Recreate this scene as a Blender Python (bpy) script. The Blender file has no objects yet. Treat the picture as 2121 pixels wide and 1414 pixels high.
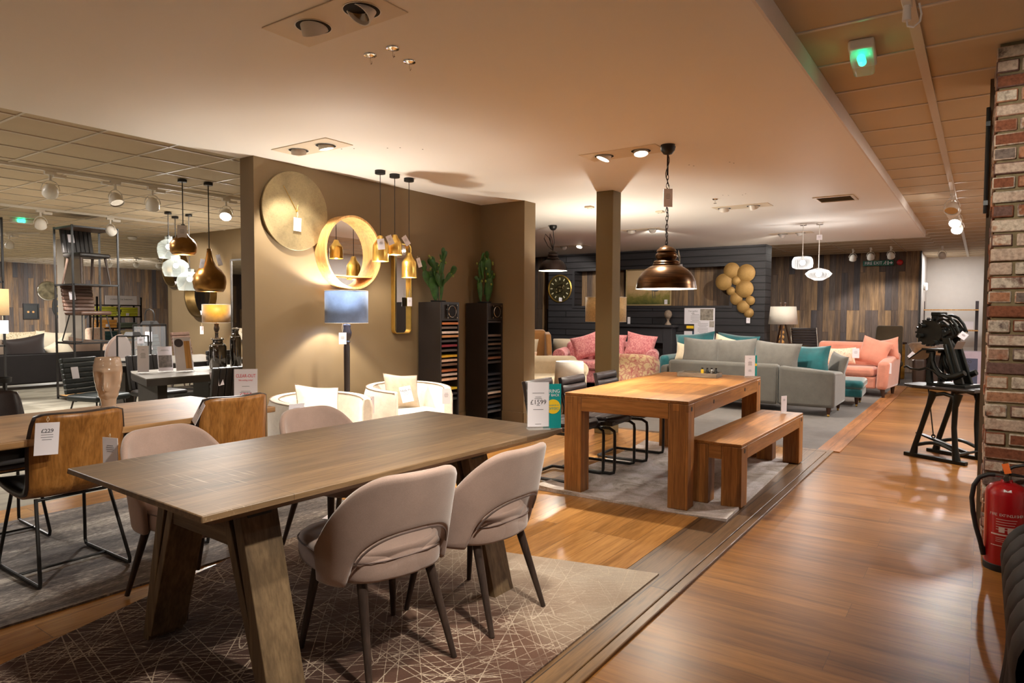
import bpy, bmesh, math, random
from mathutils import Vector, Matrix, Euler
random.seed(7)
PI = math.pi
rad = math.radians
SC = bpy.context.scene
COL = SC.collection

# ---------------------------------------------------------------- camera
cam_d = bpy.data.cameras.new('camera')
cam = bpy.data.objects.new('camera', cam_d)
COL.objects.link(cam)
cam_d.sensor_fit = 'HORIZONTAL'
cam_d.sensor_width = 36.0
cam_d.lens = 1393.0 / 2121.0 * 36.0
cam_d.clip_start = 0.05
cam_d.clip_end = 200
cam.location = (0, 0, 1.40)
cam.rotation_euler = (Matrix.Rotation(rad(34.9), 3, 'Z') @ Matrix.Rotation(rad(90 - 2.44), 3, 'X') @ Matrix.Rotation(rad(0.25), 3, 'Z')).to_euler()
SC.camera = cam

# ---------------------------------------------------------------- view and world
SC.view_settings.view_transform = 'Standard'
SC.view_settings.look = 'None'
SC.view_settings.gamma = 1.0
SC.view_settings.exposure = 0.98
SC.view_settings.use_curve_mapping = False
SC.cycles.use_denoising = True
SC.cycles.max_bounces = 8
SC.cycles.diffuse_bounces = 4
SC.cycles.glossy_bounces = 4
SC.cycles.transmission_bounces = 8
SC.cycles.transparent_max_bounces = 8
SC.cycles.sample_clamp_indirect = 4.0
SC.cycles.caustics_reflective = False
SC.cycles.caustics_refractive = False
world = bpy.data.worlds.new('world')
SC.world = world
world.use_nodes = True
world.node_tree.nodes['Background'].inputs[0].default_value = (1.0, 0.86, 0.72, 1)
world.node_tree.nodes['Background'].inputs[1].default_value = 0.05

WARM = (1.0, 0.93, 0.80)
NEUT = (1.0, 0.95, 0.88)
COOL = (1.0, 0.97, 0.94)


def spot(loc, target, power, color=WARM, angle=70, blend=0.5, size=0.04):
    d = bpy.data.lights.new('spot_beam', 'SPOT')
    d.energy = power
    d.color = color
    d.spot_size = rad(angle)
    d.spot_blend = blend
    d.shadow_soft_size = size
    o = bpy.data.objects.new('spot_beam', d)
    COL.objects.link(o)
    o.location = loc
    o.rotation_euler = (Vector(target) - Vector(loc)).to_track_quat('-Z', 'Y').to_euler()
    return o


def bulb(loc, power, color=WARM, size=0.03):
    d = bpy.data.lights.new('bulb_light', 'POINT')
    d.energy = power
    d.color = color
    d.shadow_soft_size = size
    o = bpy.data.objects.new('bulb_light', d)
    COL.objects.link(o)
    o.location = loc
    return o


def soft(loc, size, power, color=NEUT, target=None):
    d = bpy.data.lights.new('fill_light', 'AREA')
    d.energy = power
    d.color = color
    d.shape = 'RECTANGLE'
    d.size, d.size_y = size
    o = bpy.data.objects.new('fill_light', d)
    COL.objects.link(o)
    o.location = loc
    if target is not None:
        o.rotation_euler = (Vector(target) - Vector(loc)).to_track_quat('-Z', 'Y').to_euler()
    return o


# added fill lights at ceiling height, without fixtures and mostly out of view
KA1, KA2, KB1, KB2, KC1, KC2, KD, KT, KL, KL2, KW = 0, 0, 70, 120, 135, 150, 85, 90, 230, 120, 40
KN, KN2 = 130, 70
spot((-1.30, 1.95, 2.79), (-2.6, 2.3, 0.5), 120, WARM, 110, 0.7, 0.06)  # added downlight without a fixture, placed so the table shades the rug corner
soft((-2.4, -2.6, 2.79), (0.75, 0.3), 7, WARM)
soft((-4.6, -2.2, 2.79), (0.75, 0.3), 7, WARM)
soft((0.9, 7.2, 2.90), (0.3, 0.3), 60, NEUT)
soft((0.9, 12.0, 2.90), (0.3, 0.3), 60, NEUT)
soft((-0.6, 19.9, 2.90), (0.6, 0.6), 14, COOL)
soft((-9.7, 1.2, 2.90), (0.6, 0.6), 120, NEUT)
soft((-17.5, 4.0, 2.90), (1.2, 1.2), 110, NEUT)
soft((-21.5, 8.5, 2.90), (1.2, 1.2), 110, NEUT)
soft((-9.6, 6.0, 2.90), (0.6, 0.6), 90, NEUT)
soft((-3.6, 16.5, 2.90), (1.2, 0.6), 35, NEUT)


# ---------------------------------------------------------------- materials
MATS = {}


def srgb(r, g, b):
    f = lambda c: (c / 255 / 12.92) if c / 255 <= 0.04045 else ((c / 255 + 0.055) / 1.055) ** 2.4
    return (f(r), f(g), f(b), 1.0)


class NT:
    """small helper round a material's node tree"""
    def __init__(self, name):
        self.m = bpy.data.materials.new(name)
        self.m.use_nodes = True
        self.t = self.m.node_tree
        self.b = self.t.nodes['Principled BSDF']

    def n(self, kind, **kw):
        nd = self.t.nodes.new(kind)
        for k, v in kw.items():
            if k.startswith('i_'):
                key = k[2:]
                key = int(key) if key.isdigit() else key.replace('_', ' ')
                nd.inputs[key].default_value = v
            else:
                setattr(nd, k, v)
        return nd

    def l(self, a, ao, b, bi):
        self.t.links.new(a.outputs[ao], b.inputs[bi])

    def coords(self, scale=(1, 1, 1), rot=(0, 0, 0), loc=(0, 0, 0), src='Object'):
        tc = self.n('ShaderNodeTexCoord')
        mp = self.n('ShaderNodeMapping')
        mp.inputs['Scale'].default_value = scale
        mp.inputs['Rotation'].default_value = rot
        mp.inputs['Location'].default_value = loc
        self.l(tc, src, mp, 'Vector')
        return mp

    def noise(self, scale, vec=None, detail=4, rough=0.55, dist=0.0):
        nd = self.n('ShaderNodeTexNoise')
        nd.inputs['Scale'].default_value = scale
        nd.inputs['Detail'].default_value = detail
        nd.inputs['Roughness'].default_value = rough
        nd.inputs['Distortion'].default_value = dist
        if vec is not None:
            self.l(vec, 0, nd, 'Vector')
        return nd

    def ramp(self, src, out, stops, interp='LINEAR'):
        r = self.n('ShaderNodeValToRGB')
        r.color_ramp.interpolation = interp
        e = r.color_ramp.elements
        while len(e) > len(stops):
            e.remove(e[-1])
        while len(e) < len(stops):
            e.new(0.5)
        for k, (p, c) in enumerate(stops):
            e[k].position = p
            e[k].color = c if len(c) == 4 else (*c, 1)
        self.l(src, out, r, 0)
        return r

    def mix(self, a, b, fac, mode='MIX', f=0.5):
        m = self.n('ShaderNodeMix', data_type='RGBA', blend_type=mode)
        m.inputs[0].default_value = f
        if fac is not None:
            self.l(fac[0], fac[1], m, 0)
        for idx, s in ((6, a), (7, b)):
            if isinstance(s, tuple) and isinstance(s[0], (int, float)):
                m.inputs[idx].default_value = s
            else:
                self.l(s[0], s[1], m, idx)
        return m

    def color(self, src, out=0):
        self.l(src, out, self.b, 'Base Color')

    def bump(self, src, out=0, strength=0.3, dist=0.01):
        bp = self.n('ShaderNodeBump')
        bp.inputs['Strength'].default_value = strength
        bp.inputs['Distance'].default_value = dist
        self.l(src, out, bp, 'Height')
        self.l(bp, 0, self.b, 'Normal')
        return bp

    def set(self, rough=0.5, metal=0.0, spec=None, sheen=0.0, coat=0.0):
        self.b.inputs['Roughness'].default_value = rough
        self.b.inputs['Metallic'].default_value = metal
        if spec is not None:
            self.b.inputs['Specular IOR Level'].default_value = spec
        if sheen:
            self.b.inputs['Sheen Weight'].default_value = sheen
        if coat:
            self.b.inputs['Coat Weight'].default_value = coat


def plain(name, c, rough=0.5, metal=0.0, var=0.08, nscale=8.0, bump=0.0, sheen=0.0, spec=None, coat=0.0):
    """a painted, moulded or metal surface with a little mottling"""
    if name in MATS:
        return MATS[name]
    t = NT(name)
    mp = t.coords()
    nz = t.noise(nscale, mp)
    d = tuple(max(0, x * (1 - var)) for x in c[:3]) + (1,)
    u = tuple(min(1, x * (1 + var)) for x in c[:3]) + (1,)
    r = t.ramp(nz, 0, [(0.3, d), (0.7, u)])
    t.color(r)
    t.set(rough, metal, spec, sheen, coat)
    if bump:
        n2 = t.noise(nscale * 12, mp, 3)
        t.bump(n2, 0, bump, 0.003)
    MATS[name] = t.m
    return t.m


def fabric(name, c, rough=0.9, var=0.15, weave=260.0, bump=0.35, sheen=0.3, patch=5.0):
    if name in MATS:
        return MATS[name]
    t = NT(name)
    mp = t.coords()
    n1 = t.noise(patch, mp, 5, 0.6)
    n2 = t.noise(weave, mp, 2)
    d = tuple(x * (1 - var) for x in c[:3]) + (1,)
    u = tuple(min(1, x * (1 + var)) for x in c[:3]) + (1,)
    r = t.ramp(n1, 0, [(0.3, d), (0.7, u)])
    r2 = t.ramp(n2, 0, [(0.3, (0.75, 0.75, 0.75, 1)), (0.7, (1.1, 1.1, 1.1, 1))])
    m = t.mix((r, 0), (r2, 0), None, 'MULTIPLY', 0.6)
    t.color(m, 2)
    t.set(rough, 0, 0.25, sheen)
    t.bump(n2, 0, bump, 0.002)
    MATS[name] = t.m
    return t.m


def wood(name, c1, c2, axis='y', scale=1.0, rough=0.5, scratch=None, bump=0.15, strips=0.0, c3=None):
    """grain running along one local axis; strips = width of glued boards across the grain"""
    if name in MATS:
        return MATS[name]
    t = NT(name)
    k = {'x': (0.6, 9, 9), 'y': (9, 0.6, 9), 'z': (9, 9, 0.6)}[axis]
    mp = t.coords(tuple(v * scale for v in k))
    n1 = t.noise(1.3, mp, 6, 0.62, 0.6)
    k2 = tuple(v * scale * 5 for v in k)
    mp2 = t.coords(k2)
    n2 = t.noise(1.6, mp2, 3, 0.6)
    stops = [(0.28, c1), (0.72, c2)] if c3 is None else [(0.25, c1), (0.5, c2), (0.78, c3)]
    r = t.ramp(n1, 0, stops)
    r2 = t.ramp(n2, 0, [(0.35, (0.62, 0.6, 0.58, 1)), (0.62, (1.08, 1.08, 1.08, 1))])
    m = t.mix((r, 0), (r2, 0), None, 'MULTIPLY', 0.75)
    last = (m, 2)
    if strips:
        s = {'x': (0.55, 1 / strips, 0), 'y': (1 / strips, 0.55, 0), 'z': (1 / strips, 0.55, 0)}[axis]
        tc = t.n('ShaderNodeTexCoord')
        sx = t.n('ShaderNodeSeparateXYZ')
        t.l(tc, 'Object', sx, 0)
        cb = t.n('ShaderNodeCombineXYZ')
        al, ac = {'x': ('X', 'Y'), 'y': ('Y', 'X'), 'z': ('Z', 'X')}[axis]
        ad = t.n('ShaderNodeMath', operation='ADD')
        t.l(sx, ac, ad, 0)
        t.l(sx, 'Y' if axis == 'z' else 'Z', ad, 1)
        t.l(sx, al, cb, 'X')
        t.l(ad, 0, cb, 'Y')
        br = t.n('ShaderNodeTexBrick')
        br.inputs['Color1'].default_value = (0.74, 0.74, 0.76, 1)
        br.inputs['Color2'].default_value = (1.15, 1.12, 1.08, 1)
        br.inputs['Mortar'].default_value = (0.45, 0.42, 0.4, 1)
        br.inputs['Scale'].default_value = 1.0
        br.inputs['Mortar Size'].default_value = 0.0012
        br.inputs['Brick Width'].default_value = 1.4
        br.inputs['Row Height'].default_value = strips
        t.l(cb, 0, br, 'Vector')
        m2 = t.mix(last, (br, 0), None, 'MULTIPLY', 1.0)
        last = (m2, 2)
    if scratch:
        sk = {'x': (2.5, 160, 160), 'y': (160, 2.5, 160), 'z': (160, 160, 2.5)}[axis]
        ska = {'x': (120, 3.5, 60), 'y': (3.5, 120, 60), 'z': (3.5, 60, 120)}[axis]
        a = t.noise(1, t.coords(ska), 2)
        msk = t.noise(2.2, t.coords(), 3)
        ra = t.ramp(a, 0, [(0.6, (0, 0, 0, 1)), (0.66, (1, 1, 1, 1))])
        rm = t.ramp(msk, 0, [(0.5, (0, 0, 0, 1)), (0.68, (0.6, 0.6, 0.6, 1))])
        mm = t.mix((ra, 0), (rm, 0), None, 'MULTIPLY', 1.0)
        m3 = t.mix(last, scratch, (mm, 2))
        last = (m3, 2)
    t.color(*last)
    t.set(rough, 0, 0.4)
    t.bump(n2, 0, bump, 0.002)
    MATS[name] = t.m
    return t.m


def planks(name, u, v, width, length, stops, rough=0.4, grain=1.0, gap=0.0025, gapc=(0.05, 0.035, 0.025, 1), bump=0.1, spec=0.5, dark=(0.5, 0.48, 0.46, 1), tint=None, knots=0.0):
    """boards laid along local axis u, side by side along v"""
    t = NT(name)
    tc = t.n('ShaderNodeTexCoord')
    sx = t.n('ShaderNodeSeparateXYZ')
    t.l(tc, 'Object', sx, 0)
    cb = t.n('ShaderNodeCombineXYZ')
    t.l(sx, u, cb, 'X')
    t.l(sx, v, cb, 'Y')
    br = t.n('ShaderNodeTexBrick')
    br.inputs['Color1'].default_value = (0, 0, 0, 1)
    br.inputs['Color2'].default_value = (1, 1, 1, 1)
    br.inputs['Mortar'].default_value = (0.5, 0.5, 0.5, 1)
    br.inputs['Scale'].default_value = 1.0
    br.inputs['Mortar Size'].default_value = gap
    br.inputs['Mortar Smooth'].default_value = 0.1
    br.inputs['Brick Width'].default_value = length
    br.inputs['Row Height'].default_value = width
    br.offset = 0.37
    br.offset_frequency = 3
    t.l(cb, 0, br, 'Vector')
    # grain
    mp = t.n('ShaderNodeMapping')
    mp.inputs['Scale'].default_value = (1.1 * grain, 14 * grain, 1)
    t.l(cb, 0, mp, 0)
    # push each board to its own place in the grain
    av = t.n('ShaderNodeVectorMath', operation='MULTIPLY_ADD')
    t.l(br, 0, av, 0)
    av.inputs[1].default_value = (37, 53, 11)
    t.l(mp, 0, av, 2)
    g1 = t.noise(1.0, av, 6, 0.65, 0.8)
    mp2 = t.n('ShaderNodeMapping')
    mp2.inputs['Scale'].default_value = (5, 5.5, 1)
    t.l(av, 0, mp2, 0)
    g2 = t.noise(1.0, mp2, 3, 0.6)
    base = t.ramp(br, 0, stops)
    rg = t.ramp(g1, 0, [(0.3, dark), (0.52, (1, 1, 1, 1)), (0.75, (1.18, 1.16, 1.12, 1))])
    m = t.mix((base, 0), (rg, 0), None, 'MULTIPLY', 1.0)
    r2 = t.ramp(g2, 0, [(0.3, (0.72, 0.7, 0.68, 1)), (0.65, (1.06, 1.06, 1.06, 1))])
    m1 = t.mix((m, 2), (r2, 0), None, 'MULTIPLY', 0.8)
    last = m1
    if tint is not None:
        n3 = t.noise(0.9, av, 4, 0.6)
        r3 = t.ramp(n3, 0, [(0.42, (0, 0, 0, 1)), (0.62, (0.55, 0.55, 0.55, 1))])
        last = t.mix((m1, 2), tint, (r3, 0))
    if knots:
        kv = t.n('ShaderNodeMapping')
        kv.inputs['Scale'].default_value = (1.6, 0.55, 1)
        t.l(av, 0, kv, 0)
        vo = t.n('ShaderNodeTexVoronoi')
        vo.inputs['Scale'].default_value = 1.0
        t.l(kv, 0, vo, 'Vector')
        kr = t.ramp(vo, 0, [(0.0, (0.25, 0.2, 0.16, 1)), (0.035, (0.45, 0.38, 0.32, 1)), (0.12, (0.85, 0.82, 0.8, 1)), (0.2, (1, 1, 1, 1))])
        last = t.mix((last, 2), (kr, 0), None, 'MULTIPLY', knots)
    m2 = t.mix((last, 2), gapc, (br, 1))
    t.color(m2, 2)
    t.set(rough, 0, spec)
    inv = t.n('ShaderNodeMath', operation='SUBTRACT')
    inv.inputs[0].default_value = 1.0
    t.l(br, 1, inv, 1)
    ad = t.n('ShaderNodeMath', operation='MULTIPLY_ADD')
    t.l(g2, 0, ad, 0)
    ad.inputs[1].default_value = 0.15
    t.l(inv, 0, ad, 2)
    t.bump(ad, 0, bump, 0.004)
    MATS[name] = t.m
    return t.m


def glow(name, c, strength, base=(0.9, 0.9, 0.88, 1)):
    if name in MATS:
        return MATS[name]
    t = NT(name)
    t.b.inputs['Base Color'].default_value = base
    t.b.inputs['Emission Color'].default_value = c
    t.b.inputs['Emission Strength'].default_value = strength
    MATS[name] = t.m
    return t.m


def glass(name, c=(1, 1, 1, 1), rough=0.0, ior=1.45, thin=False):
    if name in MATS:
        return MATS[name]
    t = NT(name)
    t.b.inputs['Base Color'].default_value = c
    t.b.inputs['Roughness'].default_value = rough
    t.b.inputs['Transmission Weight'].default_value = 1.0
    t.b.inputs['IOR'].default_value = ior
    MATS[name] = t.m
    return t.m


def thin_glass(name, c=(1, 1, 1, 1), haze=0.25, gloss=0.18):
    """a thin blown wall: mostly see-through, with a milky and a glossy share"""
    if name in MATS:
        return MATS[name]
    t = NT(name)
    t.b.inputs['Base Color'].default_value = c
    t.b.inputs['Roughness'].default_value = 0.18
    t.b.inputs['Specular IOR Level'].default_value = 0.4
    lw = t.n('ShaderNodeLayerWeight')
    lw.inputs['Blend'].default_value = gloss
    mr = t.n('ShaderNodeMapRange')
    mr.inputs['To Min'].default_value = haze
    mr.inputs['To Max'].default_value = min(1.0, haze + 0.3)
    t.l(lw, 'Facing', mr, 0)
    t.l(mr, 0, t.b, 'Alpha')
    MATS[name] = t.m
    return t.m


# ---------------------------------------------------------------- mesh helpers
class MB:
    def __init__(self):
        self.v, self.f = [], []

    def add(self, vs, fs, mtx=None):
        n = len(self.v)
        if mtx is not None:
            vs = [mtx @ Vector(p) for p in vs]
        self.v += [tuple(p) for p in vs]
        self.f += [tuple(i + n for i in f) for f in fs]
        return self

    def box(self, c, s, rot=None):
        x, y, z = s[0] / 2, s[1] / 2, s[2] / 2
        vs = [(-x, -y, -z), (x, -y, -z), (x, y, -z), (-x, y, -z), (-x, -y, z), (x, -y, z), (x, y, z), (-x, y, z)]
        m = Matrix.Translation(c)
        if rot is not None:
            m = m @ Euler(rot).to_matrix().to_4x4()
        return self.add(vs, [(3, 2, 1, 0), (4, 5, 6, 7), (0, 1, 5, 4), (1, 2, 6, 5), (2, 3, 7, 6), (3, 0, 4, 7)], m)

    def span(self, a, b):
        """box between two corners"""
        return self.box([(p + q) / 2 for p, q in zip(a, b)], [abs(q - p) for p, q in zip(a, b)])

    def hexa(self, bottom, top):
        """eight corners: four below and four above, both counter-clockwise from above"""
        return self.add(list(bottom) + list(top), [(3, 2, 1, 0), (4, 5, 6, 7), (0, 1, 5, 4), (1, 2, 6, 5), (2, 3, 7, 6), (3, 0, 4, 7)])

    def cyl(self, p0, p1, r0, r1=None, n=16):
        r1 = r0 if r1 is None else r1
        p0, p1 = Vector(p0), Vector(p1)
        q = (p1 - p0).to_track_quat('Z', 'Y').to_matrix()
        vs = []
        for p, r in ((p0, r0), (p1, r1)):
            for k in range(n):
                a = 2 * PI * k / n
                vs.append(p + q @ Vector((r * math.cos(a), r * math.sin(a), 0)))
        fs = [(k, (k + 1) % n, n + (k + 1) % n, n + k) for k in range(n)]
        fs += [tuple(range(n))[::-1], tuple(range(n, 2 * n))]
        return self.add(vs, fs)

    def lathe(self, prof, n=32, c=(0, 0, 0), mtx=None, sx=1.0, sy=1.0):
        """prof: (radius, z) from bottom to top; radius 0 closes"""
        vs, fs, rings = [], [], []
        for r, z in prof:
            if r <= 1e-6:
                rings.append([len(vs)])
                vs.append((c[0], c[1], c[2] + z))
            else:
                rings.append(list(range(len(vs), len(vs) + n)))
                for k in range(n):
                    a = 2 * PI * k / n
                    vs.append((c[0] + sx * r * math.cos(a), c[1] + sy * r * math.sin(a), c[2] + z))
        for a, b in zip(rings, rings[1:]):
            for k in range(n):
                k2 = (k + 1) % n
                if len(a) == 1 and len(b) == 1:
                    continue
                if len(a) == 1:
                    fs.append((a[0], b[k2], b[k])[::-1])
                elif len(b) == 1:
                    fs.append((a[k], a[k2], b[0]))
                else:
                    fs.append((a[k], a[k2], b[k2], b[k]))
        return self.add(vs, fs, mtx)

    def tube(self, pts, r, n=8, closed=False):
        pts = [Vector(p) for p in pts]
        N = len(pts)
        vs, fs = [], []
        up = None
        for i, p in enumerate(pts):
            if closed:
                t = (pts[(i + 1) % N] - pts[i - 1]).normalized()
            else:
                t = (pts[min(i + 1, N - 1)] - pts[max(i - 1, 0)]).normalized()
            if up is None:
                up = Vector((0, 0, 1)) if abs(t.z) < 0.9 else Vector((1, 0, 0))
            s = t.cross(up)
            if s.length < 1e-6:
                s = t.orthogonal()
            s.normalize()
            up = s.cross(t).normalized()
            rr = r[i] if isinstance(r, (list, tuple)) else r
            for k in range(n):
                a = 2 * PI * k / n
                vs.append(p + s * (rr * math.cos(a)) + up * (rr * math.sin(a)))
        for i in range(N if closed else N - 1):
            j = (i + 1) % N
            for k in range(n):
                k2 = (k + 1) % n
                fs.append((i * n + k, i * n + k2, j * n + k2, j * n + k))
        if not closed:
            fs += [tuple(range(n))[::-1], tuple(range((N - 1) * n, N * n))]
        return self.add(vs, fs)

    def prism(self, poly, axis, a, b):
        """polygon in the two other axes, drawn out along one axis from a to b"""
        def at(p, d):
            return {'x': (d, p[0], p[1]), 'y': (p[0], d, p[1]), 'z': (p[0], p[1], d)}[axis]
        n = len(poly)
        vs = [at(p, a) for p in poly] + [at(p, b) for p in poly]
        fs = [(k, (k + 1) % n, n + (k + 1) % n, n + k) for k in range(n)]
        fs += [tuple(range(n))[::-1], tuple(range(n, 2 * n))]
        return self.add(vs, fs)

    def grid(self, fn, nu, nv, wrap=False):
        """surface fn(u, v), u and v from 0 to 1"""
        vs = [fn(i / (nu if wrap else nu - 1), j / (nv - 1)) for i in range(nu) for j in range(nv)]
        fs = []
        for i in range(nu if wrap else nu - 1):
            i2 = (i + 1) % nu
            for j in range(nv - 1):
                fs.append((i * nv + j, i2 * nv + j, i2 * nv + j + 1, i * nv + j + 1))
        return self.add(vs, fs)

    def ball(self, c, r, n=16, m=10, mtx=None):
        r = (r, r, r) if isinstance(r, (int, float)) else r
        prof = [(math.sin(PI * k / m), -math.cos(PI * k / m)) for k in range(m + 1)]
        prof[0], prof[-1] = (0, -1), (0, 1)
        t = Matrix.Translation(c) @ (mtx if mtx is not None else Matrix.Identity(4)) @ Matrix.Diagonal((*r, 1))
        return self.lathe(prof, n, mtx=t)

    def pillow(self, c, s, mtx=None, n=14, puff=1.0, pinch=0.10):
        """a filled cushion: s = width (x), thickness (y), height (z), corners drawn out"""
        def side(sg):
            def fn(u, v):
                x, z = 2 * u - 1, 2 * v - 1
                e = max(0.0, (1 - abs(x) ** 2.6)) * max(0.0, (1 - abs(z) ** 2.6))
                t = e ** 0.45
                px = x * (1 - pinch * (1 - abs(z) ** 1.5) * abs(x))
                pz = z * (1 - pinch * (1 - abs(x) ** 1.5) * abs(z))
                return Vector((px * s[0] / 2, sg * t * s[1] / 2 * puff, pz * s[2] / 2))
            return fn
        t = Matrix.Translation(c) @ (mtx if mtx is not None else Matrix.Identity(4))
        for sg in (-1, 1):
            g = MB().grid(side(sg), n, n)
            fs = g.f if sg < 0 else [f[::-1] for f in g.f]
            self.add(g.v, fs, t)
        return self


def obj(name, mb, mat, parent=None, loc=(0, 0, 0), rot=(0, 0, 0), bevel=0.0, seg=2, sub=0, solid=0.0, smooth=True, angle=40):
    me = bpy.data.meshes.new(name)
    me.from_pydata([tuple(p) for p in mb.v], [], mb.f)
    me.validate()
    bm = bmesh.new()
    bm.from_mesh(me)
    bmesh.ops.remove_doubles(bm, verts=bm.verts, dist=1e-5)
    if not solid:
        bmesh.ops.recalc_face_normals(bm, faces=bm.faces)
    bm.to_mesh(me)
    bm.free()
    if smooth:
        me.shade_smooth()
        if not sub:
            me.set_sharp_from_angle(angle=rad(angle))
    me.materials.append(mat)
    o = bpy.data.objects.new(name, me)
    COL.objects.link(o)
    if parent is not None:
        o.parent = parent
    o.location = loc
    o.rotation_euler = rot
    if solid:
        m = o.modifiers.new('thickness', 'SOLIDIFY')
        m.thickness = solid
        m.offset = 0
    if bevel:
        m = o.modifiers.new('edges', 'BEVEL')
        m.width = bevel
        m.segments = seg
        m.limit_method = 'ANGLE'
        m.angle_limit = rad(35)
        m.harden_normals = False
    if sub:
        m = o.modifiers.new('smooth', 'SUBSURF')
        m.levels = m.render_levels = sub
    return o


def tag(o, label, cat, group=None, kind=None):
    o['label'] = label
    o['category'] = cat
    if group:
        o['group'] = group
    if kind:
        o['kind'] = kind
    return o


def thing(name, label, cat, loc=(0, 0, 0), rz=0.0, group=None, rot=None):
    o = bpy.data.objects.new(name, None)
    COL.objects.link(o)
    o.location = loc
    o.rotation_euler = rot if rot is not None else (0, 0, rz)
    o.empty_display_size = 0.1
    return tag(o, label, cat, group)


def struct(name, mb, mat, **kw):
    label = kw.pop('label', None)
    o = obj(name, mb, mat, **kw)
    o['kind'] = 'structure'
    if label:
        o['label'] = label
        o['category'] = name.split('_')[0]
    return o


def copy_tree(root, loc=None, rz=None, label=None, group=None, parent=None):
    c = root.copy()
    COL.objects.link(c)
    if parent is not None:
        c.parent = parent
    for ch in list(root.children):
        copy_tree(ch, parent=c)
    if loc is not None:
        c.location = loc
    if rz is not None:
        c.rotation_euler = (0, 0, rz)
    if label:
        c['label'] = label
    if group:
        c['group'] = group
    return c


def text(name, body, size, mat, parent, loc, rot=(PI / 2, 0, 0), align='CENTER', squeeze=1.0, extr=0.0004, label=None):
    d = bpy.data.curves.new(name, 'FONT')
    d.body = body
    d.size = size
    d.align_x = align
    d.align_y = 'CENTER'
    d.extrude = extr
    d.resolution_u = 3
    d.space_line = 0.9
    tmp = bpy.data.objects.new('lettering_curve', d)
    COL.objects.link(tmp)
    dg = bpy.context.evaluated_depsgraph_get()
    me = bpy.data.meshes.new_from_object(tmp.evaluated_get(dg))
    bpy.data.objects.remove(tmp)
    bpy.data.curves.remove(d)
    me.name = name
    me.materials.clear()
    me.materials.append(mat)
    o = bpy.data.objects.new(name, me)
    COL.objects.link(o)
    o.parent = parent
    o.location = loc
    o.rotation_euler = rot
    o.scale = (squeeze, 1, 1)
    return o
# ---------------------------------------------------------------- shared materials
C = srgb
m_taupe = plain('taupe_paint', C(123, 102, 72), 0.75, var=0.03, nscale=2)
m_gyp = plain('ceiling_paint', C(246, 240, 232), 0.6, var=0.01, nscale=1.2, spec=0.3)
m_fascia = plain('fascia_paint', C(232, 222, 214), 0.6, var=0.02)
m_tile = plain('ceiling_tile', C(202, 184, 156), 0.9, var=0.03, nscale=3, bump=0.15)
m_bar = plain('grid_bar', C(205, 194, 178), 0.35, var=0.02)
m_white = plain('white_enamel', C(235, 230, 222), 0.35, var=0.02)
m_offw = plain('off_white_wall', C(226, 222, 218), 0.8, var=0.02)
m_black = plain('black_metal', C(26, 24, 23), 0.4, var=0.1)
m_blackp = plain('black_plastic', C(22, 20, 20), 0.5, var=0.1)
m_paper = plain('white_card', C(238, 232, 238), 0.6, var=0.01)
m_print = plain('grey_print', C(120, 116, 120), 0.7, var=0.05)
m_ink = plain('dark_print', C(60, 56, 60), 0.7, var=0.05)
m_red = plain('red_print', C(214, 50, 72), 0.7, var=0.05)
m_teal = plain('teal_print', C(0, 150, 150), 0.6, var=0.03)
m_yel = plain('yellow_print', C(250, 205, 40), 0.6, var=0.03)
m_film = thin_glass('clear_film', (0.98, 0.98, 0.98, 1), 0.05, 0.1)
m_acry = thin_glass('clear_acrylic', (0.96, 0.98, 0.98, 1), 0.08, 0.15)
m_chrome = plain('chrome', C(225, 222, 218), 0.1, 1.0, var=0.02)
m_steel = plain('brushed_steel', C(150, 145, 140), 0.35, 1.0, var=0.08)
m_brass = plain('brass', C(236, 196, 104), 0.28, 0.92, var=0.1, nscale=14)
m_string = plain('string', C(225, 210, 180), 0.8, var=0.05)
m_lamp = glow('lamp_glow', (1.0, 0.86, 0.66, 1), 14.0)
m_lampc = glow('lamp_glow_cool', (1.0, 0.95, 0.88, 1), 16.0)
m_dim = plain('lamp_reflector', C(190, 180, 165), 0.15, 0.9, var=0.05)

m_walk = planks('walnut_laminate', 'X', 'Y', 0.19, 1.3,
                [(0.0, C(132, 86, 40)), (0.5, C(144, 96, 46)), (1.0, C(156, 106, 53))], 0.34, 0.8, 0.0008, C(84, 58, 36), 0.04, 0.25, (0.55, 0.52, 0.5, 1), knots=0.5)
m_oakfl = planks('oak_boards', 'Y', 'X', 0.19, 1.9,
                 [(0.0, C(164, 114, 60)), (0.5, C(176, 125, 70)), (1.0, C(188, 137, 80))], 0.22, 0.8, 0.001, C(80, 48, 22), 0.05, 0.5, (0.6, 0.56, 0.5, 1), knots=0.9)
m_border = planks('weathered_border', 'Y', 'X', 0.17, 1.6,
                  [(0.0, C(92, 66, 40)), (0.5, C(112, 82, 52)), (1.0, C(128, 96, 62))], 0.4, 1.6, 0.003, C(40, 26, 16), 0.2, 0.4, (0.5, 0.46, 0.42, 1))
m_strip = planks('oak_strip', 'Y', 'X', 0.21, 1.5,
                 [(0.0, C(150, 96, 54)), (1.0, C(176, 118, 70))], 0.4, 1.2, 0.002, C(60, 36, 20), 0.1)
m_greyfl = planks('grey_vinyl_boards', 'Y', 'X', 0.2, 1.6,
                  [(0.0, C(142, 136, 122)), (1.0, C(172, 166, 150))], 0.4, 0.8, 0.001, C(90, 86, 78), 0.05)
m_darkfl = planks('dark_boards', 'X', 'Y', 0.16, 1.6, [(0.0, C(50, 40, 34)), (1.0, C(74, 60, 50))], 0.5)
m_carpet = fabric('grey_carpet', C(112, 106, 102), 1.0, 0.1, 320, 0.6, 0.1, 9)
rust = [(0.0, C(84, 78, 80)), (0.25, C(120, 96, 76)), (0.45, C(158, 126, 92)), (0.62, C(104, 92, 86)), (0.8, C(168, 134, 98)), (1.0, C(132, 106, 82))]
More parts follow.
